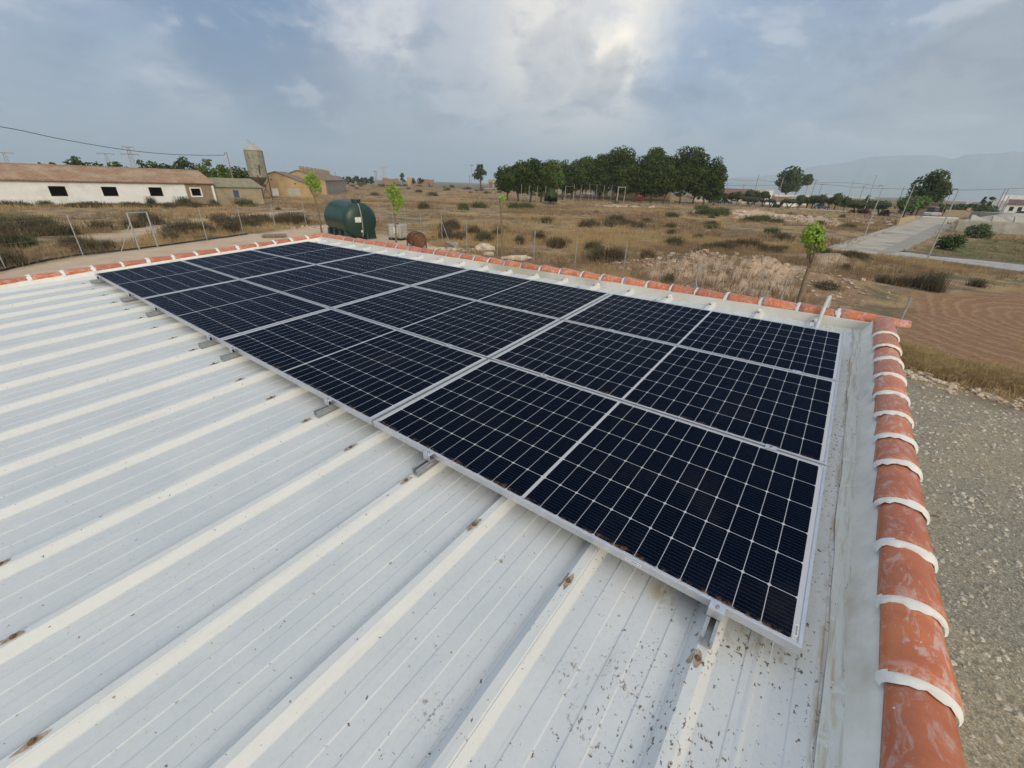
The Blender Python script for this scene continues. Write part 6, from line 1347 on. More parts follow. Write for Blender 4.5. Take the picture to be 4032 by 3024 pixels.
# cars sit before the houses; houses
M_cream = simple('cream_render', (.62, .55, .44), (.54, .48, .38), 1, .9, .1)
house(Q5, 190, 590, 590, 452, 390, 205, 'long low house with a reddish tiled roof behind the first ball trees', M_cream, wins=(.1, .3, .5, .7, .9))
house(Q5, 585, 830, 600, 440, 408, 214, 'house with a sandy roof band beside the white gable', M_ww, M_ochre2, wins=(.3, .7))
house(Q5, 825, 912, 600, 412, 412, 204, 'tall plain white house with an outside stair gable', M_ww, flatroof=True, wins=(.6,))
house(Q5, 890, 1120, 640, 545, 492, 186, 'low white house with a brick-red lean-to roof behind the bowl-shaped bush', M_ww, wins=(.25, .6))
house(Q5, 930, 1350, 590, 480, 470, 208, 'long low white building behind the brick-red lean-to roof', M_ww, M_ww, flatroof=True, depth=10)
house(Q5, 1120, 1225, 640, 515, 492, 188, 'small pale-roofed house right of the brick-red lean-to roof', M_ww, M_greyw)
house(Q5, -60, 140, 575, 470, 440, 205, 'cream house half hidden behind the last pines', M_cream, wins=(.3, .6))
# white farmhouse right
e = house(Q6, 1830, 2330, 1222, 1052, 958, 236, 'white farmhouse with a brown tiled strip at the right edge', M_ww, tilemat('brown_strip', (.22, .15, .12), (.18, .12, .10), 3, 2.2), depth=7, wins=(.25, .6))
mb = MB(); P = Vector(e.location); zt_h = zat(P, Q6, 2000, 862) - GZ; W = 26; mb.box((-1.6, 6.0, zt_h / 2), (fw(Q6, 1830, 2330, 900, P) + 1.0, 3.6, zt_h)); mb.build('upper_storey', M_ww, e)
wl_ = fw(Q6, 1515, 1830, 1100, P); hl_ = zat(P, Q6, 1650, 968) - GZ; mb = MB(); mb.box((-fw(Q6, 1830, 2330, 1150, P) / 2 - wl_ / 2 - .05, 3.5, hl_ / 2), (wl_, 6.8, hl_)); mb.build('side_block', simple('blueish_wall', (.58, .60, .62), (.50, .53, .56), 1, .9, .1), e)
# park edge: low white rails and walls
def lowwall(label, pts, z, t, mat, name, Q=Q5, cat='wall', D=None):
    P = [atD(Q, x, y, D) if D else g(Q, x, y) for x, y in pts]; mb = MB()
    for a, b in zip(P[:-1], P[1:]): mb.bar((a[0], a[1], GZ + z / 2), (b[0], b[1], GZ + z / 2), t, z)
    return tag(mb.build(name, mat), label, cat)
lowwall('low white wall edging the park on the left half', [(1000, 632), (1350, 652)], .35, .3, M_white, 'low_wall'); lowwall('low white wall edging the park, long right stretch', [(1350, 655), (1750, 678), (2230, 712)], .35, .3, M_white, 'low_wall')
lowwall('thin white kerb behind the park wall', [(1400, 645), (1760, 665), (2230, 694)], .15, .3, M_white, 'low_wall'); lowwall('grey low wall before the first ball trees', [(-300, 560), (0, 578), (300, 592), (600, 608), (1000, 628)], .4, .25, M_greyw, 'low_wall')
# wooden park posts
for i, (x, yb, yt) in enumerate([(118, 588, 530), (222, 590, 530), (300, 592, 532), (388, 600, 536), (455, 610, 534), (1385, 655, 570), (1430, 632, 565), (1445, 672, 575), (1545, 668, 575), (1625, 672, 585), (1955, 702, 640), (1225, 628, 575)]):
    P = g(Q5, x, yb); h = zat(P, Q5, x + 8, yt) - GZ; mb = MB(); mb.tube([(0, 0, -.2), (0, 0, h)], .07, 6); mb.ell((0, 0, h), (.09, .09, .05), 8, 5); tag(mb.build('park_post', M_wood, loc=(P[0], P[1], GZ)), 'pale wooden stake standing among the ball-clipped trees', 'post', 'wooden stakes along the park row')
# cars
def car(Q, cx, yb, D, L_, rz, body, label, name='parked_car', van=False, roof=None):
    P = atD(Q, cx, yb, D); z0 = GZ + .06; e = empty(name, (P[0], P[1], z0), math.atan2(facing(P)[1], facing(P)[0]) + rz, label, 'van' if van else 'car'); w = 1.75; hb = .95 if not van else 1.1; ht = 1.48 if not van else 2.2
    mb = MB(); mb.prism([(-L_ / 2, -w / 2, .35), (L_ / 2, -w / 2, .35), (L_ / 2 + .05, -w / 2, .62), (L_ / 2 - .1, -w / 2, hb * .86), (L_ * .2, -w / 2, hb), (-L_ * .42, -w / 2, hb), (-L_ / 2, -w / 2, hb * .8)], (0, w, 0)); mb.build('body', body, e, bevel=.06)
    mb = MB(); mb.prism([(L_ * .22, -w * .43, hb + .002), (L_ * .08, -w * .40, ht), (-L_ * .32, -w * .40, ht), (-L_ * .42, -w * .43, hb + .002)], (0, w * .84, 0)); mb.build('cabin', M_glass, e, bevel=.04)
    mb = MB(); mb.box((-L_ * .12, 0, ht + .015), (L_ * .38, w * .78, .05)); mb.build('roof', roof or body, e, bevel=.02)
    for x in (-L_ * .31, L_ * .31):
        for y in (-w / 2, w / 2): 
            mb = MB(); Mw = Matrix(((1, 0, 0), (0, 0, 1), (0, 1, 0))); mb.lathe([(0, -.1), (.30, -.1), (.32, -.05), (.32, .05), (.30, .1), (0, .1)], 16, (x, y * .92, .32), M=Mw); wh = mb.build('wheel', M_black, e); mb = MB(); mb.lathe([(0, -.11), (.18, -.11), (.18, .11), (0, .11)], 12, (x, y * .92, .32), M=Mw); mb.build('rim', M_alu, wh)
    for y in (-.6, .6): mb = MB(); mb.box((L_ / 2 + .0, y, .68), (.12, .3, .14)); mb.build('headlight', M_white, e)
    return e
M_glass = simple('car_glass', (.02, .025, .03), (.03, .03, .035), 3, .12, 0)
def paint(n, c): return simple(n, c, tuple(x * .85 for x in c), 2, .28, 0)
car(Q5, 198, 585, 182, 3.9, .5, paint('green_dark', (.03, .05, .03)), 'car with bright yellow-green roof behind the first ball trees', roof=paint('lime', (.55, .62, .03)))
car(Q5, 330, 590, 180, 4.3, .2, paint('blue_car', (.03, .07, .15)), 'dark blue car parked behind the third ball tree'); car(Q5, 268, 590, 188, 4.2, .2, paint('black_car', (.02, .022, .03)), 'black car parked left of the blue car')
car(Q5, 455, 592, 186, 4.2, .1, paint('silver_car', (.4, .4, .42)), 'silver car parked behind the fifth ball tree'); car(Q5, 1520, 640, 170, 4.3, .2, paint('blue_car2', (.05, .09, .16)), 'blue car behind the middle ball trees')
car(Q4, 1607, 584, 152, 4.6, 1.2, paint('white_van', (.5, .5, .5)), 'white van parked at the far end of the road', van=True)
car(Q4, 1520, 572, 165, 4.3, .1, paint('dark_car', (.03, .03, .04)), 'dark car parked left of the white van'); car(Q4, 1445, 568, 170, 4.3, .1, paint('maroon_car', (.10, .02, .02)), 'maroon car behind the bright green round trees')
car(Q6, 2190, 1258, 205, 4.3, .1, paint('dark_car2', (.03, .03, .04)), 'dark car at the right edge in front of the white farmhouse')
# lamps
pole(Q4, 1160, 735, 1300, 386, 'leaning-looking street lamp on the pavement, left of the road', 'street lamp', 'street_lamp', .055, top='lamp'); pole(Q4, 1383, 655, 1497, 378, 'street lamp at the yellow ramp wall beside the road', 'street lamp', 'street_lamp', .06, top='lamp'); pole(Q4, 1572, 882, 1780, 410, 'nearest street lamp, standing on the cross street pavement', 'street lamp', 'street_lamp', .05, top='lamp')
for i, (Q, xb, yb, xt, yt, D, lb, mt) in enumerate([(Q5, 680, 500, 725, 210, 190, 'utility pole above the tiled roof, first left of the umbrella pine', None), (Q5, 960, 600, 1055, 252, 172, 'pale pole standing in front of the umbrella pine crown', None), (Q5, 1310, 520, 1355, 300, 215, 'utility pole just right of the umbrella pine', 'cross'), (Q5, 1390, 520, 1450, 277, 205, 'utility pole second right of the umbrella pine', 'cross'), (Q5, 1480, 520, 1525, 330, 225, 'short utility pole third right of the umbrella pine', 'cross'),
        (Q5, 1845, 540, 1920, 275, 190, 'pale thick pole rising over the park row', None), (Q5, 1995, 540, 2040, 352, 220, 'dark utility pole right of the pale thick pole', 'cross'), (Q5, 2085, 590, 2210, 226, 150, 'tall lamp mast right of the park row', 'lamp'), (Q5, 250, 420, 285, 240, 200, 'leaning utility pole touching the last pine', None), (Q5, 283, 420, 305, 262, 205, 'second pole beside the last pine', None), (Q5, 340, 420, 360, 322, 240, 'short pole above the reddish roof, left', 'cross'), (Q5, 548, 420, 568, 335, 240, 'short pole above the reddish roof, right', 'cross'),
        (Q6, 590, 1150, 755, 790, 190, 'dark pole left of the nearest street lamp head', None), (Q6, 1600, 1210, 1820, 740, 215, 'left one of the twin poles before the white farmhouse', None), (Q6, 1660, 1215, 1880, 728, 210, 'right one of the twin poles before the white farmhouse', None), (Q6, 1740, 1222, 1912, 872, 200, 'short dark pole against the white farmhouse corner', None), (Q4, 1404, 455, 1414, 392, 200, 'pole half hidden in the spreading pine', None)]):
    pole(Q, xb, yb, xt, yt, lb, 'utility pole' if mt != 'lamp' else 'street lamp', 'utility_pole' if mt != 'lamp' else 'street_lamp', .11, mat=M_wood if i not in (1, 5, 7) else M_gal, D=D, top=mt)
def wire(pts, r, label):
    V = []
    for (Q, x, y, D) in pts: p = atD(Q, x, y, D); V.append((p[0], p[1], zat(p, Q, x, y)))
    mb = MB(); mb.tube(smooth_path(V, 5), r, 4); tag(mb.build('overhead_cable', M_black), label, 'cable')
wire([(Q5, 210, 342, 240), (Q5, 560, 350, 240), (Q5, 1000, 345, 230), (Q5, 1450, 330, 205), (Q5, 1760, 352, 212), (Q5, 2040, 378, 220), (Q4, 1735, 412, 200), (Q6, 1880, 735, 210), (Q6, 2300, 715, 230)], .045, 'long overhead cable crossing behind the park poles')
wire([(Q5, 725, 270, 190), (Q5, 960, 305, 200), (Q5, 1355, 312, 215), (Q5, 1920, 318, 190), (Q5, 2260, 362, 200)], .035, 'upper overhead cable from the roof pole past the umbrella pine'); wire([(Q5, 305, 262, 205), (Q5, 520, 282, 200), (Q5, 725, 290, 190)], .03, 'thin overhead cable between the last pine and the roof pole')
# yellow ramp wall, pink wall, road sign
P0r, P1r = g(Q4, 1392, 640), g(Q4, 1520, 598); P0r, P1r = g(Q4, 1385, 652), g(Q4, 1512, 590); mb = MB(); mb.prism([(P0r[0], P0r[1], GZ), (P1r[0], P1r[1], GZ), (P1r[0], P1r[1], GZ + .35), (P0r[0], P0r[1], GZ + 1.25)], (-.25, .05, 0)); tag(mb.build('ramp_wall', simple('yellow_wall', (.52, .40, .20), (.44, .33, .17), 1, .9, .1)), 'short yellow wall beside the pavement of the road', 'wall')
P = atD(Q4, 1770, 590, 158); w = fw(Q4, 1680, 1862, 575, P); mb = MB(); mb.box((0, 0, .8), (w, .3, 1.9)); o = mb.build('sandy_wall', simple('sandy_wall', (.48, .37, .26), (.42, .32, .22), 1, .9, .1), loc=(P[0], P[1], GZ)); o.rotation_euler = (0, 0, math.atan2(facing(P)[1], facing(P)[0])); tag(o, 'sandy low wall across the far end of the road', 'wall')
P = atD(Q6, 1075, 1220, 150); f_ = facing(P); e = empty('road_sign', (P[0], P[1], GZ), math.atan2(f_[1], f_[0]), 'faded round red road sign at the far right of the road end', 'road sign'); h = zat(P, Q6, 1075, 1155) - GZ; mb = MB(); mb.tube([(0, 0, 0), (0, 0, h)], .04, 6); mb.build('post', M_gal, e); Mw = Matrix(((1, 0, 0), (0, 0, 1), (0, 1, 0))); mb = MB(); mb.lathe([(0, -.03), (.5, -.03), (.5, .0), (0, .0)], 20, (0, -.05, h), M=Mw); pl_ = mb.build('plate', simple('faded_red', (.42, .16, .12), (.38, .14, .10), 3), e); mb = MB(); mb.lathe([(0, -.04), (.3, -.04), (.3, -.031), (0, -.031)], 18, (0, -.05, h), M=Mw); mb.build('disc_centre', M_conc, pl_)
P = atD(Q4, 1560, 560, 160); w = fw(Q4, 1480, 1625, 540, P); mb = MB(); mb.box((0, 3, 1.4), (w, 6, 3.2)); mb.box((0, 3, 3.1), (w + .6, 6.6, .2)); o = mb.build('low_building', simple('brown_building', (.24, .17, .12), (.20, .14, .10), 1, .9, .1), loc=(P[0], P[1], GZ)); o.rotation_euler = (0, 0, math.atan2(facing(P)[1], facing(P)[0])); tag(o, 'low brown flat-roofed building behind the white van', 'building')
# concrete retaining wall with its sloping top
M_cw = simple('rough_concrete', (.36, .345, .30), (.28, .27, .235), .8, .95, .4, .05, c3=(.44, .42, .37), s3=.35)
Aw = g(Q4, 1960, 702); Bw = g(Q4, 2212, 712); Aw2 = g(Q4, 1765, 668); dw = np.array(Bw) - np.array(Aw); dw = dw / np.linalg.norm(dw); Awl = atD(Q4, 1765, 665, dist(Aw) + 4); dl = np.array(Aw) - np.array(Awl)
rw = empty('retaining_wall', (Aw[0], Aw[1], GZ), 0, 'long rough grey concrete wall with mortar splashes behind the round bushes', 'wall')
ext = (Bw[0] + dw[0] * 25, Bw[1] + dw[1] * 25)
pts = [Awl, Aw, ext]; mb = MB(); mb2 = MB(); O = Vector((Aw[0], Aw[1], GZ))
d0 = np.array(ext) - np.array(Awl); Ltot = np.linalg.norm(d0); d0 = d0 / Ltot; n0 = np.array([-d0[1], d0[0]]); n0 = n0 if n0.dot(np.array(Awl) - CW[:2]) > 0 else -n0
zl = onwall(Q4, 1900, 618, Awl, d0).z - GZ; zu = zat(Aw, Q4, 1960, 570) - GZ
n0v = Vector((n0[0], n0[1], 0)); a3 = Vector((Awl[0], Awl[1], GZ)) - O; b3 = Vector((ext[0], ext[1], GZ)) - O
mb.prism([a3 - Vector((0, 0, .5)), b3 - Vector((0, 0, .5)), b3 + Vector((0, 0, zl)), a3 + Vector((0, 0, zl * .95))], n0v * .35); mb.build('lower_wall', M_cw, rw)
a4 = a3 + n0v * 3.0; b4 = b3 + n0v * 3.0; d0v = Vector((d0[0], d0[1], 0))
mb = MB(); mb.prism([a3 + n0v * .36 + Vector((0, 0, zl * .93)), b3 + n0v * .36 + Vector((0, 0, zl * .97)), b4 + Vector((0, 0, zu)), a4 + d0v * 7.0 + Vector((0, 0, zu))], (0, 0, .1)); mb.build('bank', M_cw, rw)
mb = MB(); r = random.Random(5)
for k in range(14):
    s0 = 2.5 + k * 2.6; c = a3 + d0v * s0; wv_ = 1.0; mb.prism([c + n0v * .42 + Vector((0, 0, zl + .04)) - d0v * wv_, c + n0v * .42 + Vector((0, 0, zl + .04)) + d0v * wv_, c + n0v * 1.9 + Vector((0, 0, zl + (zu - zl) * .62)) + d0v * .15, c + n0v * 1.9 + Vector((0, 0, zl + (zu - zl) * .62)) - d0v * .2], (0, 0, .13))
mb.build('mortar_splash', simple('pale_mortar_splash', (.44, .42, .36), (.38, .36, .31), 2), rw)
mb = MB(); mb.prism([a4 + d0v * 7.4 - Vector((0, 0, .5)), b4 - Vector((0, 0, .5)), b4 + Vector((0, 0, zu)), a4 + d0v * 7.4 + Vector((0, 0, zu))], n0v * 8); mb.build('raised_ground', M_cw, rw)
# hedge row and far vegetation
def mass(name, Q, pts, D0, D1, hfun, n, leaf, mat, label=None, cat='hedge'):
    """a belt of foliage from pixel list of tops"""
    cen = []; rad_ = []; x = np.array([p[0] for p in pts]); y = np.array([p[1] for p in pts])
    for i in range(n):
        t = i / (n - 1); xx = np.interp(t, np.linspace(0, 1, len(x)), x); yy = np.interp(t, np.linspace(0, 1, len(y)), y); D = D0 + (D1 - D0) * t + random.uniform(-4, 4)
        P = atD(Q, xx, yy, D); h = zat(P, Q, xx, yy) - GZ; h = max(.8, h) * random.uniform(.85, 1.02); cen.append((P[0], P[1], GZ + h * .5)); rad_.append((hfun, hfun, h * .55))
    o = quads_mesh(name, leafcloud(cen, rad_, [90] * n, leaf), mat)
    return tag(o, label, cat)
mass('hedge', Q6, [(190, 1030), (500, 1045), (900, 1040), (1250, 1050), (1560, 1060)], 200, 215, 2.8, 42, .8, M_dist, 'dark green hedge band running to the white farmhouse')
mass('hedge', Q5, [(1830, 520), (2100, 530), (2330, 535)], 215, 205, 3.0, 22, .8, M_dist, 'dark green hedge band behind the end of the park row')
for (Q, cx, yt, yb, hwp, D, lb) in ((Q6, 1385, 868, 1050, 60, 260, 'dark cypress-like tree left of the farmhouse, left one'), (Q6, 1530, 850, 1050, 90, 262, 'dark bushy tree touching the farmhouse, right one'), (Q6, 440, 955, 1060, 40, 230, 'low grey-green tree right of the spreading pine'), (Q5, 2110, 455, 520, 25, 240, 'little dark palm-like tree by the lamp mast'), (Q5, 1755, 450, 520, 20, 240, 'little dark tree above the park row')):
    P = atD(Q, cx, yb, D); tree('tree', P, zat(P, Q, cx, yt) - GZ, fw(Q, cx - hwp, cx + hwp, yb, P) / 2, .1, .9, M_dist, lb, nl=12, seed=cx, z=GZ)
# ---- far plain: greenhouse strips and fields, mountains
M_gh = simple('greenhouse_plastic', (.62, .62, .60), (.55, .55, .54), .02, .7, 0)
for i, (Q, x0, x1, y, th, D, lb) in enumerate([(Q5, 905, 1700, 404, 7, 1500, 'long white greenhouse strip on the plain behind the umbrella pine'), (Q5, 1480, 2212, 432, 9, 1150, 'wide white greenhouse strip on the plain right of the umbrella pine'), (Q5, 1450, 2212, 446, 5, 1000, 'second greenhouse strip just below the wide one'), (Q6, 560, 1500, 770, 14, 1400, 'faint white greenhouse strip right of the spreading pine'), (Q6, 1040, 1180, 1024, 9, 420, 'small white greenhouse roof above the dark hedge')]):
    P = atD(Q, (x0 + x1) / 2, y, D); W = fw(Q, x0, x1, y, P); h = 5; ar = math.atan2(facing(P)[1], facing(P)[0]); e = empty('greenhouse', (P[0], P[1], GZ), ar, lb, 'greenhouse'); mb = MB(); dz = D * D / 4.2 * (th / Q[2]) / F * .9; dz = min(dz, 260)
    nn_ = max(4, int(W / 40))
    for k in range(nn_): a = -W / 2 + W * k / nn_; b_ = a + W / nn_; mb.prism([(a, 0, 0), (b_, 0, 0), (b_, 0, 2.2), ((a + b_) / 2, 0, 3.2), (a, 0, 2.2)], (0, dz, 0))
    mb.build('plastic_roof', M_gh, e)
def mountains():
    sil = [(40, 400), (200, 350), (330, 328), (480, 325), (600, 314), (700, 292), (800, 268), (920, 250), (1050, 228), (1140, 208), (1230, 194), (1330, 187), (1500, 182), (1620, 186), (1700, 196), (1740, 208), (1800, 198), (1900, 186), (2000, 178), (2212, 163), (2700, 120), (3300, 160), (4000, 300)]
    R0m, R1m = 6800, 9600; aa = []; ee = []
    for x, y in sil:
        r_ = ray(Q4, x, y); aa.append(math.atan2(r_[1], r_[0])); ee.append(r_[2] / math.hypot(r_[0], r_[1]))
    aa = np.array(aa); ee = np.array(ee); o_ = np.argsort(aa); az_ = np.linspace(aa.min(), aa.max(), 320); el = np.interp(az_, aa[o_], ee[o_]); el = np.clip(el, 0, 1) * sm(0, .05, np.minimum(az_ - az_[0], az_[-1] - az_) + .012)
    V = []; m_ = 26
    for j in range(m_):
        t = j / (m_ - 1); R = R0m + (R1m - R0m) * t
        prof = math.sin(min(1, t * 1.35) * PI / 2) ** 1.3 if t < .74 else math.cos((t - .74) / .26 * PI / 2)
        hh = el * (R0m + (R1m - R0m) * .74) * prof + CW[2] - GZ
        ridge = (fbm(az_ * 60 + 4, np.full(az_.shape, t * 5.), 4) - .5) * 90 * (math.sin(t * PI) if t < .7 else .05)
        z = GZ - 6 + hh + ridge * (el > .004)
        V.append(np.stack([CW[0] + R * np.cos(az_), CW[1] + R * np.sin(az_), z], -1))
    V = np.array(V).reshape(-1, 3); n = 320; Fc = [(j * n + i, (j + 1) * n + i, (j + 1) * n + i + 1, j * n + i + 1) for j in range(m_ - 1) for i in range(n - 1)]
    mb = MB(); mb.add([tuple(v) for v in V], Fc); o = mb.build('mountains', simple('mountain_scrub', (.24, .245, .25), (.29, .29, .29), .004, .95, .0), smooth=True); return tag(o, kind='structure')
mountains()
# distant field patches
for i, (Q, pts, c) in enumerate([(Q5, [(900, 420), (2212, 452), (2212, 472), (900, 440)], (.20, .17, .10)), (Q6, [(560, 840), (1500, 835), (1500, 880), (560, 885)], (.17, .13, .09)), (Q6, [(400, 930), (1300, 915), (1300, 960), (400, 975)], (.12, .125, .07)), (Q5, [(1400, 400), (2212, 412), (2212, 420), (1400, 410)], (.22, .19, .12))]):
    P = [g(Q, x, y) for x, y in pts]
    if all(dist(p) < 5200 for p in P): mb = MB(); mb.prism([(p[0], p[1], GZ + .1) for p in P], (0, 0, .25)); tag(mb.build('field', simple('field_%d' % i, c, tuple(x * .85 for x in c), .02, .95, 0)), kind='structure')

# ================================================================== air, sky, light, camera
m = bpy.data.materials.new('haze'); m.use_nodes = True; nt = m.node_tree; nt.nodes.remove(nt.nodes['Principled BSDF']); vo = nt.nodes.new('ShaderNodeVolumePrincipled'); vo.inputs['Color'].default_value = (.76, .90, 1.0, 1); vo.inputs['Density'].default_value = .00020; vo.inputs['Anisotropy'].default_value = .2
nt.links.new(vo.outputs[0], nt.nodes['Material Output'].inputs['Volume'])
mb = MB(); mb.box((CW[0], CW[1], (GZ - 12 + 690) / 2), (25000, 25000, 690 - GZ + 12)); tag(mb.build('haze', m), kind='stuff')
w = bpy.data.worlds.new('World'); sc.world = w; w.use_nodes = True; nt = w.node_tree; nt.nodes.clear()
SUN_EL, SUN_AZ = math.radians(22), math.atan2(-.60, .80)       # heading towards the sun in x,y
out = nt.nodes.new('ShaderNodeOutputWorld'); bg = nt.nodes.new('ShaderNodeBackground'); sky = nt.nodes.new('ShaderNodeTexSky'); sky.sky_type = 'NISHITA'; sky.sun_disc = False; sky.sun_elevation = SUN_EL; sky.sun_rotation = PI / 2 - SUN_AZ
sky.air_density = 1.0; sky.dust_density = 2.0; sky.ozone_density = 1.5
nt.links.new(sky.outputs[0], bg.inputs[0]); bg.inputs[1].default_value = .075
V_ = nt.nodes.new('ShaderNodeTexCoord').outputs['Generated']
sp = nt.nodes.new('ShaderNodeSeparateXYZ'); nt.links.new(V_, sp.inputs[0])
zc = math_(nt, 'MAXIMUM', sp.outputs[2], 0.0); den = math_(nt, 'ADD', zc, .16)
cb = nt.nodes.new('ShaderNodeCombineXYZ'); nt.links.new(math_(nt, 'DIVIDE', sp.outputs[0], den), cb.inputs[0]); nt.links.new(math_(nt, 'DIVIDE', sp.outputs[1], den), cb.inputs[1]); PV = cb.outputs[0]
def dirn(x, y): r_ = ray(QF, x, y); return tuple(r_ / np.linalg.norm(r_))
def blobm(x, y, r0, r1):
    """1 inside r0 degrees of the direction of a sky feature, 0 beyond r1 degrees"""
    d = nt.nodes.new('ShaderNodeVectorMath'); d.operation = 'DOT_PRODUCT'; nrm = nt.nodes.new('ShaderNodeVectorMath'); nrm.operation = 'NORMALIZE'
    wv = nt.nodes.new('ShaderNodeVectorMath'); wv.operation = 'MULTIPLY_ADD'; nz = noise(nt, V_, 2.6, 5, .6, 0, 1); nt.links.new(nz, wv.inputs[0]); wv.inputs[1].default_value = (.34, .34, .34); nt.links.new(V_, wv.inputs[2])
    sb = nt.nodes.new('ShaderNodeVectorMath'); sb.operation = 'SUBTRACT'; nt.links.new(wv.outputs[0], sb.inputs[0]); sb.inputs[1].default_value = (.17, .17, .17)
    nt.links.new(sb.outputs[0], nrm.inputs[0]); nt.links.new(nrm.outputs[0], d.inputs[0]); d.inputs[1].default_value = dirn(x, y)
    return ramp(nt, d.outputs['Value'], math.cos(math.radians(r1)), math.cos(math.radians(r0)))
VS = mapping(nt, V_, (1, 1, 1.9), (0, 0, .4))
wv = nt.nodes.new('ShaderNodeVectorMath'); wv.operation = 'MULTIPLY_ADD'; nt.links.new(noise(nt, VS, 2.2, 3, .5, 0, 1), wv.inputs[0]); wv.inputs[1].default_value = (.30, .30, .20); nt.links.new(VS, wv.inputs[2]); VW = wv.outputs[0]
n_big = noise(nt, VW, 1.7, 5, .52); n_mid = noise(nt, VW, 3.6, 6, .58); n_fin = noise(nt, VW, 9.0, 6, .60)
VO = mapping(nt, VW, (1, 1, 1), (0, 0, 0), (.030, -.045, -.055)); rel_ = math_(nt, 'SUBTRACT', n_mid, noise(nt, VO, 3.6, 6, .58))
VO2 = mapping(nt, VW, (1, 1, 1), (0, 0, 0), (.012, -.018, -.024)); rel2_ = math_(nt, 'SUBTRACT', n_fin, noise(nt, VO2, 9.0, 6, .60))
base = mixc(nt, ramp(nt, n_big, .38, .62), (.31, .44, .68), (.47, .56, .73))
base = mixc(nt, math_(nt, 'MULTIPLY', ramp(nt, n_mid, .48, .66), .60), base, (.68, .74, .86))
base = mixc(nt, math_(nt, 'MULTIPLY', ramp(nt, n_mid, .50, .34), .55), base, (.19, .29, .48))
def over(x, y, r0, r1, colr, k, tex=None):
    global base
    f = math_(nt, 'MULTIPLY', blobm(x, y, r0, r1), k)
    if tex is not None: f = math_(nt, 'MULTIPLY', f, tex)
    base = mixc(nt, f, base, colr)
soft = ramp(nt, n_mid, .30, .60); soft2 = ramp(nt, n_fin, .32, .62)
over(450, 60, 4, 17, (.13, .245, .46), .85)
over(570, 190, 2, 9, (.14, .245, .44), .8)
over(740, 90, 1, 8, (.66, .68, .76), .6, soft)
over(230, 200, 3, 13, (.60, .62, .74), .8, soft)
over(395, 160, .5, 4, (.72, .72, .80), .7, soft2)
over(40, 60, 2, 14, (.40, .52, .70), .55)
over(90, 250, 3, 12, (.26, .34, .52), .5)
over(1060, 260, 6, 16, (.13, .14, .21), .95)
over(800, 265, 3, 13, (.20, .24, .36), .8)
over(1080, 180, 3, 12, (.50, .52, .60), .7)
over(1190, 190, 4, 14, (.72, .70, .74), .65, soft)
over(980, 90, 4, 15, (.66, .69, .76), .75)
over(900, 160, 3, 12, (.46, .51, .62), .6)
over(1200, 60, 4, 20, (.84, .83, .84), .55)
over(780, 20, 1, 5, (1.0, .95, .93), .75, soft2)
over(1330, 120, 3, 19, (1.0, .95, .88), .78, soft)
over(1140, 90, 1, 6, (1.0, .95, .86), .7, soft2)
over(1250, 10, 2, 9, (1.2, 1.12, 1.0), .75, soft2)
over(1400, 60, 1, 7, (1.8, 1.6, 1.25), .80, soft2)
over(1210, 110, 1, 4.5, (.42, .43, .50), .75, soft2)
over(1330, 150, .5, 3.5, (.44, .45, .52), .7, soft2)
over(1545, 200, .8, 4, (.86, .74, .72), .7, soft)
over(1500, 40, 1, 6, (1.0, .95, .90), .5, soft2)
over(1650, 150, 4, 16, (.66, .72, .82), .65)
over(1690, 60, 3, 12, (.32, .45, .68), .7)
over(1930, 110, 4, 17, (.24, .34, .52), .75)
over(1780, 250, 3, 12, (.50, .56, .66), .6)
over(2160, 180, 3, 12, (.46, .47, .48), .75)
# relief: billows lit from the bright side
rl = math_(nt, 'ADD', math_(nt, 'MULTIPLY', rel_, 3.0), math_(nt, 'MULTIPLY', rel2_, 1.6)); up_ = ramp(nt, rl, .0, .6); dn_ = ramp(nt, rl, .0, -.6)
base = mixc(nt, math_(nt, 'MULTIPLY', up_, .42), base, (.95, .95, .97)); base = mixc(nt, math_(nt, 'MULTIPLY', dn_, .42), base, (.13, .19, .33))
# towards the horizon everything melts into haze
hz = ramp(nt, sp.outputs[2], .13, .0)
base = mixc(nt, math_(nt, 'MULTIPLY', hz, .75), base, mixc(nt, blobm(1900, 330, 10, 50), (.37, .46, .60), (.62, .68, .73)))
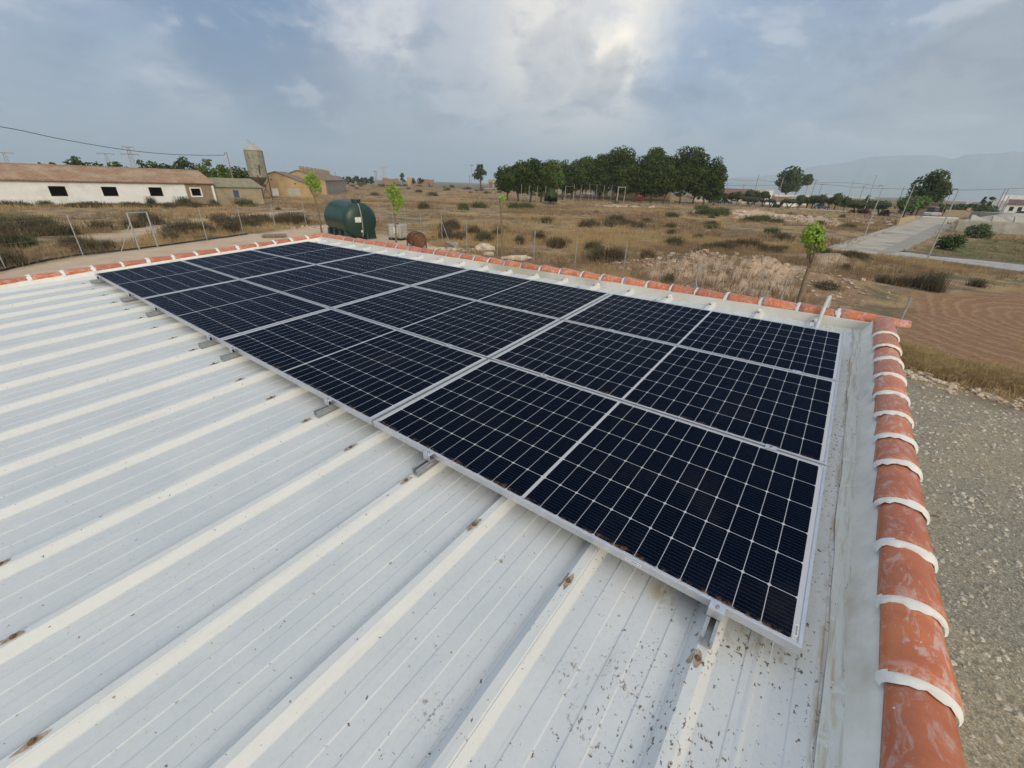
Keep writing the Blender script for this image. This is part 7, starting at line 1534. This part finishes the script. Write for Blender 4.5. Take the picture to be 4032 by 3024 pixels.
# brighter thin overcast overhead and behind the viewer
back = ramp(nt, sp.outputs[2], .60, .95); base = mixc(nt, back, base, (.72, .84, 1.0))
d2 = nt.nodes.new('ShaderNodeVectorMath'); d2.operation = 'DOT_PRODUCT'; nt.links.new(V_, d2.inputs[0]); d2.inputs[1].default_value = (math.cos(SUN_AZ) * .8, math.sin(SUN_AZ) * .8, .6)
base = mixc(nt, ramp(nt, d2.outputs['Value'], .45, .95), base, (1.25, 1.12, .92))
bg2 = nt.nodes.new('ShaderNodeBackground'); nt.links.new(base, bg2.inputs[0]); bg2.inputs[1].default_value = 1.0
mx = nt.nodes.new('ShaderNodeMixShader'); mx.inputs[0].default_value = .88; nt.links.new(bg.outputs[0], mx.inputs[1]); nt.links.new(bg2.outputs[0], mx.inputs[2]); nt.links.new(mx.outputs[0], out.inputs[0])
ld = bpy.data.lights.new('sun', 'SUN'); ld.energy = 2.0; ld.angle = math.radians(26); ld.color = (1.0, .89, .72); lo = bpy.data.objects.new('sun', ld); COL.objects.link(lo)
sv = Vector((math.cos(SUN_AZ) * math.cos(SUN_EL), math.sin(SUN_AZ) * math.cos(SUN_EL), math.sin(SUN_EL))); lo.rotation_euler = sv.to_track_quat('Z', 'Y').to_euler(); lo.location = (20, -10, 30)
cd = bpy.data.cameras.new('camera'); cam = bpy.data.objects.new('camera', cd); COL.objects.link(cam); sc.camera = cam
cd.sensor_width = 36; cd.lens = 36 * F / 4032; cd.clip_end = 30000; cd.clip_start = .05
Rb = Matrix(((RC[0][0], -RC[1][0], -RC[2][0]), (RC[0][1], -RC[1][1], -RC[2][1]), (RC[0][2], -RC[1][2], -RC[2][2]))).to_4x4()
cam.matrix_world = Matrix.Translation(CW.tolist()) @ Rb
sc.view_settings.view_transform = 'Standard'; sc.view_settings.look = 'None'; sc.view_settings.gamma = 1; sc.view_settings.exposure = 0
sc.render.engine = 'CYCLES'; sc.cycles.max_bounces = 6; sc.cycles.volume_bounces = 2; sc.cycles.transparent_max_bounces = 4; sc.cycles.use_adaptive_sampling = True
